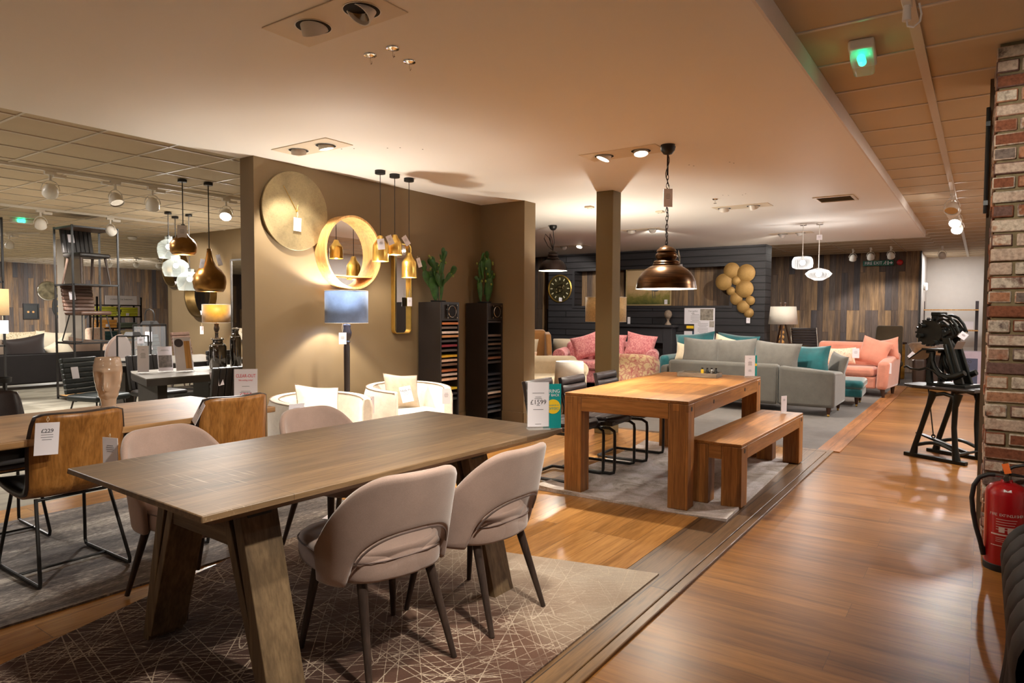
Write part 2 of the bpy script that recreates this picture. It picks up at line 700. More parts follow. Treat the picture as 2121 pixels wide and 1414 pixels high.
m_rustx = planks('reclaimed_wall_x', 'Z', 'X', 0.14, 1.5, rust, 0.6, 0.9, 0.002, C(50, 38, 30), 0.2, 0.3, (0.58, 0.56, 0.55, 1), tint=C(62, 58, 62))
m_rusty = planks('reclaimed_wall_y', 'Z', 'Y', 0.14, 1.5, rust, 0.6, 0.9, 0.002, C(50, 38, 30), 0.2, 0.3, (0.58, 0.56, 0.55, 1), tint=C(74, 78, 84))
m_ship = planks('charcoal_shiplap', 'X', 'Z', 0.145, 6.0, [(0.0, C(48, 46, 50)), (1.0, C(54, 52, 56))], 0.55, 0.4, 0.010, C(12, 11, 13), 0.8, 0.4, (0.9, 0.9, 0.9, 1))
m_shipy = planks('charcoal_shiplap_side', 'Y', 'Z', 0.145, 6.0, [(0.0, C(48, 46, 50)), (1.0, C(54, 52, 56))], 0.55, 0.4, 0.010, C(12, 11, 13), 0.8, 0.4, (0.9, 0.9, 0.9, 1))
m_char = plain('charcoal_paint', C(48, 46, 50), 0.5, var=0.04)

# ---------------------------------------------------------------- floors
W = -0.012
struct('floor', MB().span((-1.21, -6, -0.1), (3, 24, W)), m_walk, label='walnut laminate walkway floor')
struct('floor_oak', MB().span((-5.6, -6, -0.1), (-1.56, 7.40, 0)), m_oakfl, label='honey oak plank floor of dining display')
struct('floor_border', MB().span((-1.56, -6, -0.1), (-1.262, 7.40, 0.001)).span((-1.256, -6, -0.1), (-1.205, 7.505, 0.004)), m_border, bevel=0.006, seg=3, label='dark weathered edging boards beside walkway')
struct('floor_border_end', MB().span((-5.6, 7.40, -0.1), (-1.21, 7.50, 0.001)), m_border, bevel=0.004)
struct('floor_carpet', MB().span((-9.6, 7.50, -0.1), (-1.36, 15.2, -0.002)), m_carpet, label='grey carpet under the sofas')
struct('floor_strip', MB().span((-1.36, 7.50, -0.1), (-1.15, 15.2, -0.001)), m_strip, label='orange wooden strip between carpet and walkway')
struct('floor_dark', MB().span((-9.6, 15.2, -0.1), (-1.15, 19, -0.003)), m_darkfl)
struct('floor_left', MB().span((-25.2, -6, -0.1), (-5.6, 19, -0.002)), m_greyfl, label='pale grey board floor of left showroom')

# ---------------------------------------------------------------- ceilings
struct('ceiling', MB().span((-5.6, -6, 2.8), (-0.885, 7.2, 2.915)).span((-9.6, 7.2, 2.8), (-0.885, 14.3, 2.915)), m_gyp, label='smooth cream plaster ceiling')
struct('ceiling_fascia', MB().span((-0.885, -6, 2.80), (-0.87, 14.3, 2.918)), m_fascia)
struct('ceiling_tiles', MB().span((-25.2, -6, 2.92), (3, 24, 3.0)), m_tile, label='suspended tile ceiling')
g = MB()
for k in range(-9, 34):
    y = 3.93 + 0.6 * k
    g.span((-0.87, y - 0.012, 2.913), (3, y + 0.012, 2.921))
for k in range(0, 16):
    y = 14.33 + 0.6 * k
    if y < 21.3:
        g.span((-5, y - 0.012, 2.912), (-0.87, y + 0.012, 2.921))
g.span((-0.355, -6, 2.905), (-0.305, 21.2, 2.9205))
for x in (0.87, 2.07):
    g.span((x - 0.012, -6, 2.91), (x + 0.012, 21.2, 2.9205))
for x in (-1.53, -2.73, -3.93):
    g.span((x - 0.012, 14.3, 2.91), (x + 0.012, 18.8, 2.9205))
for k in range(-12, 21):
    y = 2.74 + 0.6 * k
    g.span((-25, y - 0.011, 2.913), (-5.6, y + 0.011, 2.921))
for k in range(0, 32):
    x = -6.20 - 0.6 * k
    g.span((x - 0.011, -5, 2.911), (x + 0.011, 15, 2.9206))
struct('ceiling_grid', g, m_bar, smooth=False)

# ---------------------------------------------------------------- walls
struct('wall_brown', MB().span((-5.605, 3.67, 0), (-5.40, 7.27, 2.8)).span((-5.40, 7.02, 0), (-4.715, 7.27, 2.8)), m_taupe, label='taupe partition wall with pier')
struct('baseboard_brown', MB().span((-5.40, 3.67, 0), (-5.383, 7.02, 0.14)).span((-5.40, 7.003, 0), (-4.70, 7.02, 0.14)).span((-4.715, 7.003, 0), (-4.698, 7.27, 0.14)), m_taupe, bevel=0.004)
struct('wall_left_brown', MB().span((-13.65, 7.27, 0), (-5.605, 7.42, 2.92)), m_taupe, label='taupe wall with oval mirrors in left showroom')
struct('wall_column', MB().span((-3.69, 6.98, 0), (-3.475, 7.185, 2.8)), plain('olive_paint', C(112, 95, 60), 0.7, var=0.03, nscale=2), bevel=0.006, label='square taupe column behind the oak table')
struct('wall_shiplap', MB().span((-8.72, 14.05, 0), (-3.61, 14.50, 1.56)).span((-8.72, 14.05, 2.40), (-3.61, 14.50, 2.8)).span((-8.72, 14.05, 1.56), (-7.98, 14.50, 2.40)).span((-4.30, 14.05, 1.56), (-3.61, 14.50, 2.40)), m_ship, label='charcoal shiplap wall with a wide niche')
struct('wall_shiplap_side', MB().span((-3.612, 14.045, 0), (-3.59, 14.50, 2.8)), m_shipy)
struct('wall_niche', MB().span((-7.98, 14.40, 1.56), (-4.30, 14.50, 2.40)), m_rustx)
struct('trim_niche', MB().span((-8.04, 14.03, 1.52), (-4.24, 14.06, 1.57)).span((-8.04, 14.03, 2.39), (-4.24, 14.06, 2.44)).span((-8.04, 14.03, 1.57), (-7.98, 14.06, 2.39)).span((-4.30, 14.03, 1.57), (-4.24, 14.06, 2.39)), m_char, bevel=0.004)
struct('wall_planks', MB().span((-10.5, 18.8, 0), (-1.24, 19.0, 2.92)), m_rustx, label='reclaimed wood plank wall behind the pink loveseat')
struct('wall_planks_end', MB().span((-1.24, 18.79, 0), (-1.21, 19.0, 2.92)), m_black)
struct('wall_planks_left', MB().span((-12.5, 14.6, 0), (-8.72, 14.75, 2.92)), m_rustx)
struct('wall_left', MB().span((-25.2, -6, 0), (-25.0, 16, 2.92)), m_rusty, label='reclaimed wood plank wall of left showroom')
struct('wall_left_end', MB().span((-25.2, 15.0, 0), (-13.6, 15.2, 2.92)).span((-13.65, 7.27, 0), (-13.5, 15.2, 2.92)), m_taupe)
struct('wall_left_column', MB().span((-16.2, 6.25, 0), (-15.85, 6.62, 2.92)), plain('grey_paint', C(168, 158, 146), 0.7, var=0.03))
struct('wall_corridor', MB().span((-1.3, 21.3, 0), (3, 21.5, 2.92)).span((-1.3, 19.0, 0), (-1.24, 21.3, 2.92)), m_offw, label='white corridor wall at far end')
struct('wall_right', MB().span((2.9, -6, 0), (3.0, 21.5, 2.92)), m_offw)
struct('wall_behind', MB().span((-25.2, -6.1, 0), (3, -6, 2.92)), m_offw)

# brick pier: every brick a block with its own tilt, in one wall
def bricks():
    b = MB()
    rnd = random.Random(3)
    h, L = 0.0805, 0.232
    for c in range(36):
        z = 0.01 + c * h
        off = 0.0 if c % 2 else -L / 2
        x = 0.028 + (0 if c % 2 else 0)
        first = True
        while x < 1.25:
            w = (L if c % 2 else L / 2) if first else L
            b.box((x + w / 2 - 0.005, 4.765 + rnd.uniform(-0.006, 0.006), z + h / 2 + rnd.uniform(-0.002, 0.002)), (w - 0.014 + rnd.uniform(-0.006, 0.004), 0.11, h - 0.013 + rnd.uniform(-0.005, 0.003)), (rnd.uniform(-0.02, 0.02), rnd.uniform(-0.012, 0.012), rnd.uniform(-0.015, 0.015)))
            x += w
            first = False
        y = 4.83
        while y < 5.3:
            b.box((0.085 + rnd.uniform(-0.008, 0.006), y + L / 2, z + h / 2), (0.11, L - 0.016, h - 0.014), (rnd.uniform(-0.02, 0.02), rnd.uniform(-0.03, 0.03), rnd.uniform(-0.02, 0.02)))
            y += L
    return b
t = NT('old_brick')
gi = t.n('ShaderNodeNewGeometry')
rp = t.ramp(gi, 'Random Per Island', [(0.0, C(128, 78, 56)), (0.2, C(112, 84, 76)), (0.38, C(166, 112, 80)), (0.55, C(106, 90, 84)), (0.7, C(148, 94, 68)), (0.85, C(186, 160, 142)), (1.0, C(140, 106, 90))], 'CONSTANT')
mp = t.coords()
n1 = t.noise(9, mp, 5, 0.7)
n2 = t.noise(45, mp, 4, 0.65)
gr = t.ramp(gi, 'Random Per Island', [(0.0, (0.0, 0, 0, 1)), (0.3, (0.9, 0.9, 0.9, 1)), (0.45, (0.1, 0.1, 0.1, 1)), (0.62, (0.8, 0.8, 0.8, 1)), (0.8, (0.25, 0.25, 0.25, 1)), (1.0, (1, 1, 1, 1))], 'CONSTANT')
ww = t.ramp(n1, 0, [(0.38, (0, 0, 0, 1)), (0.52, (1, 1, 1, 1))])
wm = t.mix((gr, 0), (ww, 0), None, 'MULTIPLY', 1.0)
mx = t.mix((rp, 0), C(206, 192, 174), (wm, 2))
rr = t.ramp(n2, 0, [(0.3, (0.55, 0.52, 0.5, 1)), (0.6, (1.1, 1.1, 1.1, 1))])
mx2 = t.mix((mx, 2), (rr, 0), None, 'MULTIPLY', 0.9)
t.color(mx2, 2)
t.set(0.9, 0, 0.25)
t.bump(n2, 0, 0.8, 0.006)
m_brick = t.m
m_mortar = plain('sandy_mortar', C(122, 106, 78), 0.95, var=0.2, nscale=30, bump=0.6)
pier = struct('wall_brick', MB().span((0.045, 4.725, W), (1.3, 5.5, 2.92)), m_mortar, label='old red brick pier at right')
br = obj('bricks', bricks(), m_brick, pier, bevel=0.007, seg=2)
br['kind'] = 'structure'
struct('trim_pier', MB().span((0.005, 5.38, W), (0.06, 5.52, 2.92)), wood('rough_timber', C(70, 54, 40), C(120, 98, 74), 'z', 1.0, 0.8, bump=0.5))
o = obj('wall_cable', MB().cyl((0.0, 5.3, 2.05), (0.0, 5.3, 2.72), 0.012, None, 8).span((-0.012, 5.28, 2.10), (0.012, 5.32, 2.13)).span((-0.012, 5.28, 2.60), (0.012, 5.32, 2.63)), m_black)
tag(o, 'thin black cable clipped to the left edge of the brick pier', 'cable')
# ---------------------------------------------------------------- small printed things
def lines(mb, w, z0, n, dz, hw=0.35, th=0.0022, y=-0.0016):
    for k in range(n):
        ww = w * (hw if k % 3 else hw * 0.8)
        mb.box((0, y, z0 - k * dz), (ww, 0.0006, th))


def price_tag(label, loc, rz=0.0, w=0.075, h=0.11, cord=0.08, tilt=0.0, lean=0.0, price=None, cat='price tag', group=None, pocket=True, back=False):
    """a card in a clear pocket hanging from a cord; loc is where the cord is tied"""
    t = thing('price_tag', label, cat, loc, group=group, rot=(lean, tilt, rz))
    z = -cord
    obj('card', MB().box((0, 0, z - h / 2), (w, 0.0022, h)), m_paper, t)
    c = MB().tube([(0, 0, 0.0), (0.006, -0.002, -cord * 0.5), (0, 0, z + 0.004)], 0.0012, 5)
    c.tube([(0, 0, 0.0), (-0.006, -0.001, -cord * 0.5), (0, 0, z + 0.004)], 0.0012, 5)
    obj('cord', c, m_string, t)
    p = MB()
    lines(p, w, z - h * 0.3, 4, h * 0.075, 0.5, h * 0.016)
    obj('print', p, m_print, t)
    if price:
        text('price_lettering', price, w * 0.26, m_ink, t, (0, -0.0018, z - h * 0.26))
    return t


def stand_card(label, loc, rz, w, h, top=None, price=None, pcol=None, psize=None, side=None, lean=-0.12, small=None, foot=True, cat='sign', body=None):
    """an upright card in a clear acrylic stand"""
    t = thing('sign_stand', label, cat, loc, rz)
    a = Matrix.Rotation(lean, 4, 'X')
    card = MB()
    card.box((0, 0, h / 2), (w, 0.003, h))
    k = obj('card', card, m_paper, t, (0, 0, 0.012), (lean, 0, 0))
    ac = MB().box((0, 0.004, h / 2 - 0.004), (w + 0.008, 0.003, h + 0.01))
    obj('acrylic_back', ac, m_acry, t, (0, 0, 0.012), (lean, 0, 0))
    if foot:
        obj('foot', MB().box((0, -0.01, 0.003), (w + 0.008, 0.075, 0.004)), m_acry, t)
    p = MB()
    if body:
        for z, n, hw in body:
            lines(p, w, z * h, n, 0.035 * h, hw, 0.011 * h, -0.002)
        obj('print', p, m_print, k)
    if price:
        text('price_lettering', price, psize or w * 0.3, pcol or m_ink, k, (0, -0.002, h * (small or 0.5)))
    if top:
        for s, sz, z, m, sq in top:
            text('lettering', s, sz, m, k, (0, -0.002, h * z), squeeze=sq)
    return t, k


# ---------------------------------------------------------------- rugs
def rug_mesh(w, l, th=0.010, wave=0.0, n=40):
    rnd = random.Random(5)
    def fn(u, v):
        x, y = (u - 0.5) * w, (v - 0.5) * l
        e = 0
        z = th + wave * (0.5 + 0.5 * math.sin(3.1 * x + 2.3 * y)) * (abs(2 * u - 1) ** 8 + abs(2 * v - 1) ** 8)
        return (x + e, y, z)
    m = MB().grid(fn, n, n)
    b = MB()
    b.v, b.f = list(m.v), list(m.f)
    edge = [i * n for i in range(n)] + [(n - 1) * n + j for j in range(1, n)] + [i * n + n - 1 for i in range(n - 2, -1, -1)] + [j for j in range(n - 2, 0, -1)]
    base = len(b.v)
    b.v += [(b.v[i][0], b.v[i][1], 0.0005) for i in edge]
    N = len(edge)
    b.f += [(edge[k], edge[(k + 1) % N], base + (k + 1) % N, base + k) for k in range(N)]
    b.f.append(tuple(range(base, base + N)))
    return b


# pale rug with thrown scratch lines on a rust to sand ground
t = NT('scratch_rug')
mp0 = t.coords()
acc = None
for k, (ang, s1, s2, lo) in enumerate([(0.3, 12, 0.5, 0), (1.0, 14, 0.6, 0), (1.75, 11, 0.45, 0), (2.4, 15, 0.65, 0), (2.85, 10, 0.4, 0), (0.7, 16, 0.7, 0)]):
    rm = t.n('ShaderNodeMapping')
    rm.inputs['Rotation'].default_value = (0, 0, ang)
    rm.inputs['Location'].default_value = (k * 3.7, k * 1.9, k)
    t.l(mp0, 0, rm, 0)
    sm = t.n('ShaderNodeMapping')
    sm.inputs['Scale'].default_value = (s1, s2, 1)
    t.l(rm, 0, sm, 0)
    nz = t.noise(0.75, sm, 0.0, 0.4, 0.1)
    of = t.n('ShaderNodeVectorMath', operation='ADD')
    of.inputs[1].default_value = (0.03, 0, 0)
    t.l(sm, 0, of, 0)
    nb_ = t.noise(0.75, of, 0.0, 0.4, 0.1)
    gd = t.n('ShaderNodeMath', operation='SUBTRACT')
    t.l(nb_, 0, gd, 0)
    t.l(nz, 0, gd, 1)
    ga = t.n('ShaderNodeMath', operation='ABSOLUTE')
    t.l(gd, 0, ga, 0)
    gp = t.n('ShaderNodeMath', operation='ADD')
    t.l(ga, 0, gp, 0)
    gp.inputs[1].default_value = 0.0012
    # several contour levels make several threads
    ml = t.n('ShaderNodeMath', operation='PINGPONG')
    t.l(nz, 0, ml, 0)
    ml.inputs[1].default_value = 0.11
    dv = t.n('ShaderNodeMath', operation='DIVIDE')
    t.l(ml, 0, dv, 0)
    t.l(gp, 0, dv, 1)
    r = t.ramp(dv, 0, [(0.0, (1, 1, 1, 1)), (0.45, (1, 1, 1, 1)), (0.9, (0, 0, 0, 1))])
    acc = (r, 0) if acc is None else (lambda m: (m, 2))(t.mix(acc, (r, 0), None, 'LIGHTEN', 1.0))
mask = t.noise(2.6, mp0, 4, 0.7)
rmask = t.ramp(mask, 0, [(0.36, (0.15, 0.15, 0.15, 1)), (0.55, (1, 1, 1, 1))])
fine = t.noise(170, mp0, 2)
rf = t.ramp(fine, 0, [(0.35, (0.35, 0.35, 0.35, 1)), (0.55, (1, 1, 1, 1))])
acc2 = t.mix(acc, (rmask, 0), None, 'MULTIPLY', 1.0)
acc3 = t.mix((acc2, 2), (rf, 0), None, 'MULTIPLY', 0.8)
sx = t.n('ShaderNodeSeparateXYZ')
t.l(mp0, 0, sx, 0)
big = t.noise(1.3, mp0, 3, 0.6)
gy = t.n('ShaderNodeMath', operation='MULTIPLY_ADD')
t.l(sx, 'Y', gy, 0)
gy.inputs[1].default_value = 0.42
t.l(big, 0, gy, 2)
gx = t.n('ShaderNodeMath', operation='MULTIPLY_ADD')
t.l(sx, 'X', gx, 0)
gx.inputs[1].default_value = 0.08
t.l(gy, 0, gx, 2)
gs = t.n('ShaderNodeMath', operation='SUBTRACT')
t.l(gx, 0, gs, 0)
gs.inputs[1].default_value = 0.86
ground = t.ramp(gs, 0, [(0.2, C(70, 46, 36)), (0.48, C(100, 72, 58)), (0.7, C(156, 136, 118)), (0.95, C(176, 162, 146))])  # faded pattern along Y, with shade at the near end put into the colour
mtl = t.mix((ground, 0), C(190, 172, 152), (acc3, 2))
gr2 = t.ramp(fine, 0, [(0.3, (0.78, 0.78, 0.78, 1)), (0.7, (1.05, 1.05, 1.05, 1))])
mt2 = t.mix((mtl, 2), (gr2, 0), None, 'MULTIPLY', 0.7)
t.color(mt2, 2)
t.set(0.95, 0, 0.15, 0.1)
t.bump(acc3, 2, 0.4, 0.004)
m_rug = t.m

# grey banded rug
t = NT('grey_abrash_rug')
mp = t.coords((9, 0.8, 1))
n1 = t.noise(0.62, mp, 5, 0.7, 0.4)
n2 = t.noise(1, t.coords((120, 26, 1)), 3, 0.65)
ad = t.n('ShaderNodeMath', operation='MULTIPLY_ADD')
t.l(n2, 0, ad, 0)
ad.inputs[1].default_value = 0.7
t.l(n1, 0, ad, 2)
r = t.ramp(ad, 0, [(0.62, C(58, 52, 50)), (0.8, C(96, 88, 84)), (0.95, C(140, 130, 122)), (1.1, C(186, 176, 164))])
r.color_ramp.elements[3].position = 1.0
t.color(r)
t.set(0.95, 0, 0.15, 0.1)
t.bump(n2, 0, 0.4, 0.004)
m_rug2 = t.m

# washed lavender and taupe rug
t = NT('washed_rug')
n1 = t.noise(3.2, t.coords(), 7, 0.75, 1.2)
n2 = t.noise(130, t.coords((1, 0.3, 1)), 3)
r = t.ramp(n1, 0, [(0.34, C(128, 112, 98)), (0.44, C(176, 162, 148)), (0.56, C(206, 194, 190)), (0.7, C(216, 204, 200))])
r2 = t.ramp(n2, 0, [(0.3, (0.75, 0.75, 0.75, 1)), (0.7, (1.08, 1.08, 1.08, 1))])
mm = t.mix((r, 0), (r2, 0), None, 'MULTIPLY', 0.8)
t.color(mm, 2)
t.set(0.9, 0, 0.2, 0.2)
t.bump(n2, 0, 0.4, 0.003)
m_rug3 = t.m

def quad_rug(a, b, c, d, th=0.009, n=30):
    m = rug_mesh(1.0, 1.0, th, 0, n)
    out = []
    for x, y, z in m.v:
        u, v = x + 0.5, y + 0.5
        p = [(1 - u) * (1 - v) * q0 + u * (1 - v) * q1 + u * v * q2 + (1 - u) * v * q3 for q0, q1, q2, q3 in zip(c, d, a, b)]
        out.append((p[0], p[1], z))
    m.v = out
    return m
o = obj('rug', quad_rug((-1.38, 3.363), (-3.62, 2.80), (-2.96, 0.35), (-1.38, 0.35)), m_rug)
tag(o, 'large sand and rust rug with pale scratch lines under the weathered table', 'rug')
o = obj('rug', rug_mesh(1.75, 3.6, 0.010, 0), m_rug2, loc=(-4.36, 1.55, 0), rot=(0, 0, rad(-2)))
tag(o, 'dark grey streaked rug under the wood-backed chairs', 'rug')
o = obj('rug', rug_mesh(1.50, 2.30, 0.008, 0.02), m_rug3, loc=(-2.16, 5.62, 0), rot=(0, 0, rad(2)))
tag(o, 'washed lavender rug with rippled edges under the oak table', 'rug')

# ---------------------------------------------------------------- weathered table with A-frame trestles
m_weath = wood('weathered_oak', C(92, 72, 52), C(120, 96, 70), 'y', 0.9, 0.45, scratch=C(182, 160, 130), bump=0.25, strips=0.26, c3=C(138, 112, 84))
m_weathz = wood('weathered_oak_legs', C(76, 60, 42), C(112, 90, 64), 'z', 1.0, 0.6, bump=0.5, c3=C(136, 112, 82))
tb = thing('dining_table', 'long weathered brown wooden table with splayed A-frame legs, nearest the camera', 'table', (-2.46, 2.20, 0), rad(-2.2))
w, l, zt = 0.525, 1.035, 0.762
top = MB()
top.hexa([(-w + .06, -l + .06, zt - .055), (w - .06, -l + .06, zt - .055), (w - .06, l - .06, zt - .055), (-w + .06, l - .06, zt - .055)],
         [(-w, -l, zt - .022), (w, -l, zt - .022), (w, l, zt - .022), (-w, l, zt - .022)])
top.hexa([(-w, -l, zt - .022), (w, -l, zt - .022), (w, l, zt - .022), (-w, l, zt - .022)], [(-w, -l, zt), (w, -l, zt), (w, l, zt), (-w, l, zt)])
obj('tabletop', top, m_weath, tb, bevel=0.004)
def leg_frame(sg, y):
    b = MB()
    d = 0.075
    for (x0t, x1t, x0b, x1b, z0) in ((0.235, 0.29, 0.425, 0.475, 0.0), (0.155, 0.20, 0.40, 0.438, 0.03)):
        q = lambda xa, xb, z: [(sg * xa, y - d, z), (sg * xb, y - d, z), (sg * xb, y + d, z), (sg * xa, y + d, z)]
        bo, to = q(x0b, x1b, z0), q(x0t, x1t, 0.70)
        if sg < 0:
            bo, to = [bo[1], bo[0], bo[3], bo[2]], [to[1], to[0], to[3], to[2]]
        b.hexa(bo, to)
    return b
for y, nm in ((-0.73, 0), (0.50, 1)):
    cx = 0.06
    for sg in (-1, 1):
        lb = leg_frame(sg, y)
        obj('leg', lb, m_weathz, tb, (cx, 0, 0), bevel=0.003)
    obj('crossbar', MB().span((-0.20 + cx, y - 0.07, 0.55), (0.20 + cx, y + 0.07, 0.645)), wood('weathered_oak_bar', C(80, 62, 42), C(124, 98, 70), 'x', 1.0, 0.6, bump=0.5), tb, bevel=0.003)
    obj('bearer', MB().span((-0.30 + cx, y - 0.05, 0.645), (0.30 + cx, y + 0.05, zt - 0.055)), m_black, tb, bevel=0.002)
obj('stretcher', MB().span((-0.02 + 0.06, -0.68, 0.60), (0.04 + 0.06, 0.45, 0.66)), m_black, tb)

# ---------------------------------------------------------------- taupe chair with a scooped open back
m_mink = fabric('mink_velvet', C(168, 142, 130), 0.75, 0.10, 420, 0.12, 0.5, 6)
m_legd = wood('dark_stained_leg', C(44, 34, 30), C(74, 58, 50), 'z', 1.5, 0.45)
m_piping = plain('piping', C(110, 92, 86), 0.8)


def mink_chair(label, loc, rz):
    t = thing('dining_chair', label, 'chair', loc, rz, 'mink velvet chairs at the weathered table')
    # seat: rounded D, front is +y
    def ring(s, z):
        pts = []
        for k in range(28):
            a = 2 * PI * k / 28
            c, sn = math.cos(a), math.sin(a)
            e = 0.62
            x = 0.245 * s * math.copysign(abs(c) ** e, c)
            y = 0.287 * s * math.copysign(abs(sn) ** e, sn) + 0.072
            pts.append((x, y, z))
        return pts
    s = MB()
    rings = [ring(0.9, 0.365), ring(0.985, 0.372), ring(1.0, 0.40), ring(1.0, 0.445), ring(0.985, 0.47), ring(0.9, 0.484), ring(0.6, 0.492), ring(0.25, 0.495)]
    vs = [p for r in rings for p in r]
    n = 28
    fs = [(i * n + k, i * n + (k + 1) % n, (i + 1) * n + (k + 1) % n, (i + 1) * n + k) for i in range(len(rings) - 1) for k in range(n)]
    fs += [tuple(range(n))[::-1], tuple(range((len(rings) - 1) * n, len(rings) * n))]
    s.add(vs, fs)
    seat = obj('seat', s, m_mink, t, sub=1)
    pp = [(p[0] * 1.002, p[1], 0.455) for p in ring(1.0, 0.455)]
    obj('seam', MB().tube(pp, 0.003, 5, True), m_piping, seat)
    # back: a curved shell wrapping round to the front of the seat
    A = rad(90)
    def shell(u, v):
        th = (u * 2 - 1) * A
        a = abs(th)
        q = a / A
        tz = 0.80 - 0.31 * max(0.0, (q - 0.2) / 0.8) ** 2.0
        k = min(1.0, a / rad(54))
        bz = 0.36 + 0.21 * math.sqrt(max(0.0, 1 - k ** 2.2))
        z = bz + (tz - bz) * v
        f = max(0.0, (z - 0.38) / 0.46)
        e = 0.8
        sx_, cy_ = math.sin(th), math.cos(th)
        x = (0.258 + 0.035 * f) * math.copysign(abs(sx_) ** e, sx_)
        y = -(0.235 + 0.095 * f) * math.copysign(abs(cy_) ** e, cy_) + 0.015
        return Vector((x, y, z))
    m = MB().grid(shell, 49, 9)
    back = obj('backrest', m, m_mink, t, solid=0.034, sub=1)
    rim = [shell(k / 60, 0.0) for k in range(61)]
    obj('piping', MB().tube([p + Vector((0, -0.012, -0.004)) * 1 for p in rim[14:47]], 0.0045, 5), m_piping, back)
    # low inner rail closing the foot of the opening
    def low(u, v):
        th = (u * 2 - 1) * rad(66)
        z = 0.37 + 0.13 * v - 0.02 * v * abs(2 * u - 1)
        return Vector((0.252 * math.sin(th), -0.222 * math.cos(th) + 0.02, z))
    obj('lower_back', MB().grid(low, 25, 5), m_mink, t, solid=0.028, sub=1)
    for sx_ in (-1, 1):
        obj('leg', MB().cyl((sx_ * 0.225, 0.235, 0.0), (sx_ * 0.175, 0.175, 0.372), 0.0115, 0.021, 14), m_legd, t)
        obj('leg', MB().cyl((sx_ * 0.195, -0.255, 0.0), (sx_ * 0.155, -0.135, 0.372), 0.0115, 0.021, 14), m_legd, t)
    return t


ch = mink_chair('mink velvet chair with scooped open back, nearest the camera', (-2.0, 1.915, 0.010), rad(78))
copy_tree(ch, (-1.93, 2.475, 0.010), rad(88), 'mink velvet chair tucked beside the far right corner of weathered table')
copy_tree(ch, (-3.16, 1.80, 0.010), rad(-84), 'mink velvet chair across the weathered table, beside the tagged wood-backed chair')
copy_tree(ch, (-3.13, 2.66, 0.010), rad(-92), 'mink velvet chair across the weathered table with a tag on its back, before cream armchair')

# ---------------------------------------------------------------- plain oak table behind
m_oakp = wood('plain_oak', C(142, 104, 66), C(176, 136, 92), 'y', 0.8, 0.45, bump=0.12, strips=0.19, c3=C(190, 152, 108))
t2 = thing('dining_table', 'pale oak dining table carrying the face vase and clear-out sign', 'table', (-4.36, 1.63, 0), rad(1.5))
obj('tabletop', MB().span((-0.50, -1.15, 0.725), (0.50, 1.15, 0.762)), m_oakp, t2, bevel=0.006)
obj('underframe', MB().span((-0.42, -1.05, 0.66), (0.42, 1.05, 0.725)), m_black, t2, bevel=0.003)
for sx_ in (-0.36, 0.36):
    for sy_ in (-0.98, 0.98):
        obj('leg', MB().span((sx_ - 0.03, sy_ - 0.04, 0.0), (sx_ + 0.03, sy_ + 0.04, 0.66)), m_black, t2, (0, 0, 0.01), bevel=0.003)

# wood-backed chairs on black sled frames
m_ply = wood('amber_veneer', C(132, 84, 36), C(164, 110, 54), 'z', 1.6, 0.35, bump=0.08, c3=C(194, 140, 80))
m_dkleather = plain('dark_brown_leather', C(44, 32, 30), 0.42, var=0.2, nscale=14, bump=0.25)


def shell_chair(label, loc, rz, wood_mat=None, group='wood-backed chairs at the pale oak table'):
    t = thing('shell_chair', label, 'chair', loc, rz, group)
    prof = [(0.235, 0.452), (0.21, 0.462), (0.12, 0.445), (0.0, 0.432), (-0.10, 0.432), (-0.165, 0.447), (-0.205, 0.49), (-0.226, 0.56), (-0.243, 0.66), (-0.262, 0.77), (-0.284, 0.865)]
    def at(u):
        f = u * (len(prof) - 1)
        i = min(int(f), len(prof) - 2)
        a = f - i
        return (prof[i][0] * (1 - a) + prof[i + 1][0] * a, prof[i][1] * (1 - a) + prof[i + 1][1] * a)
    def surf(off, w0, lim=1.0):
        def fn(u, v):
            x = 2 * u - 1
            y, z = at(v * lim)
            y2, z2 = at(min(1, v * lim + 0.02))
            y1, z1 = at(max(0, v * lim - 0.02))
            ty, tz = y2 - y1, z2 - z1
            L = math.hypot(ty, tz) or 1
            ny, nz = -tz / L, ty / L          # towards the outside (down / back)
            b = v * lim
            w = w0 * (1.0 - 0.10 * max(0, (b - 0.85) / 0.15) * abs(x) ** 3)
            if b > 0.94:
                z -= 0.02 * abs(x) ** 6 * (b - 0.94) / 0.06
            curve = 0.045 * x * x * max(0, min(1, (b - 0.45) / 0.35)) + 0.012 * x * x
            return Vector((x * w, y - ny * curve + ny * off, z - nz * curve * 0.9 + nz * off))
        return fn
    obj('shell', MB().grid(surf(0.010, 0.222, 1.0), 13, 34), wood_mat or m_ply, t, solid=0.012)
    obj('leather_pad', MB().grid(surf(-0.012, 0.232, 1.0), 13, 34), m_dkleather, t, solid=0.030)
    for sx_ in (-1, 1):
        x0, x1 = sx_ * 0.175, sx_ * 0.215
        pts = [(x0, 0.17, 0.43), (x1, 0.262, 0.035), (x1, 0.25, 0.012), (x1, 0.225, 0.010), (x1, -0.245, 0.010), (x1, -0.27, 0.012), (x1, -0.275, 0.035), (x0, -0.135, 0.425)]
        obj('sled_leg', MB().tube(pts, 0.0095, 8), m_black, t)
    obj('stretcher', MB().cyl((-0.215, 0.0, 0.014), (0.215, 0.0, 0.014), 0.007, None, 8), m_black, t)
    obj('stretcher', MB().cyl((-0.175, 0.17, 0.425), (0.175, 0.17, 0.425), 0.008, None, 8), m_black, t)
    obj('stretcher', MB().cyl((-0.175, -0.13, 0.415), (0.175, -0.13, 0.415), 0.008, None, 8), m_black, t)
    return t


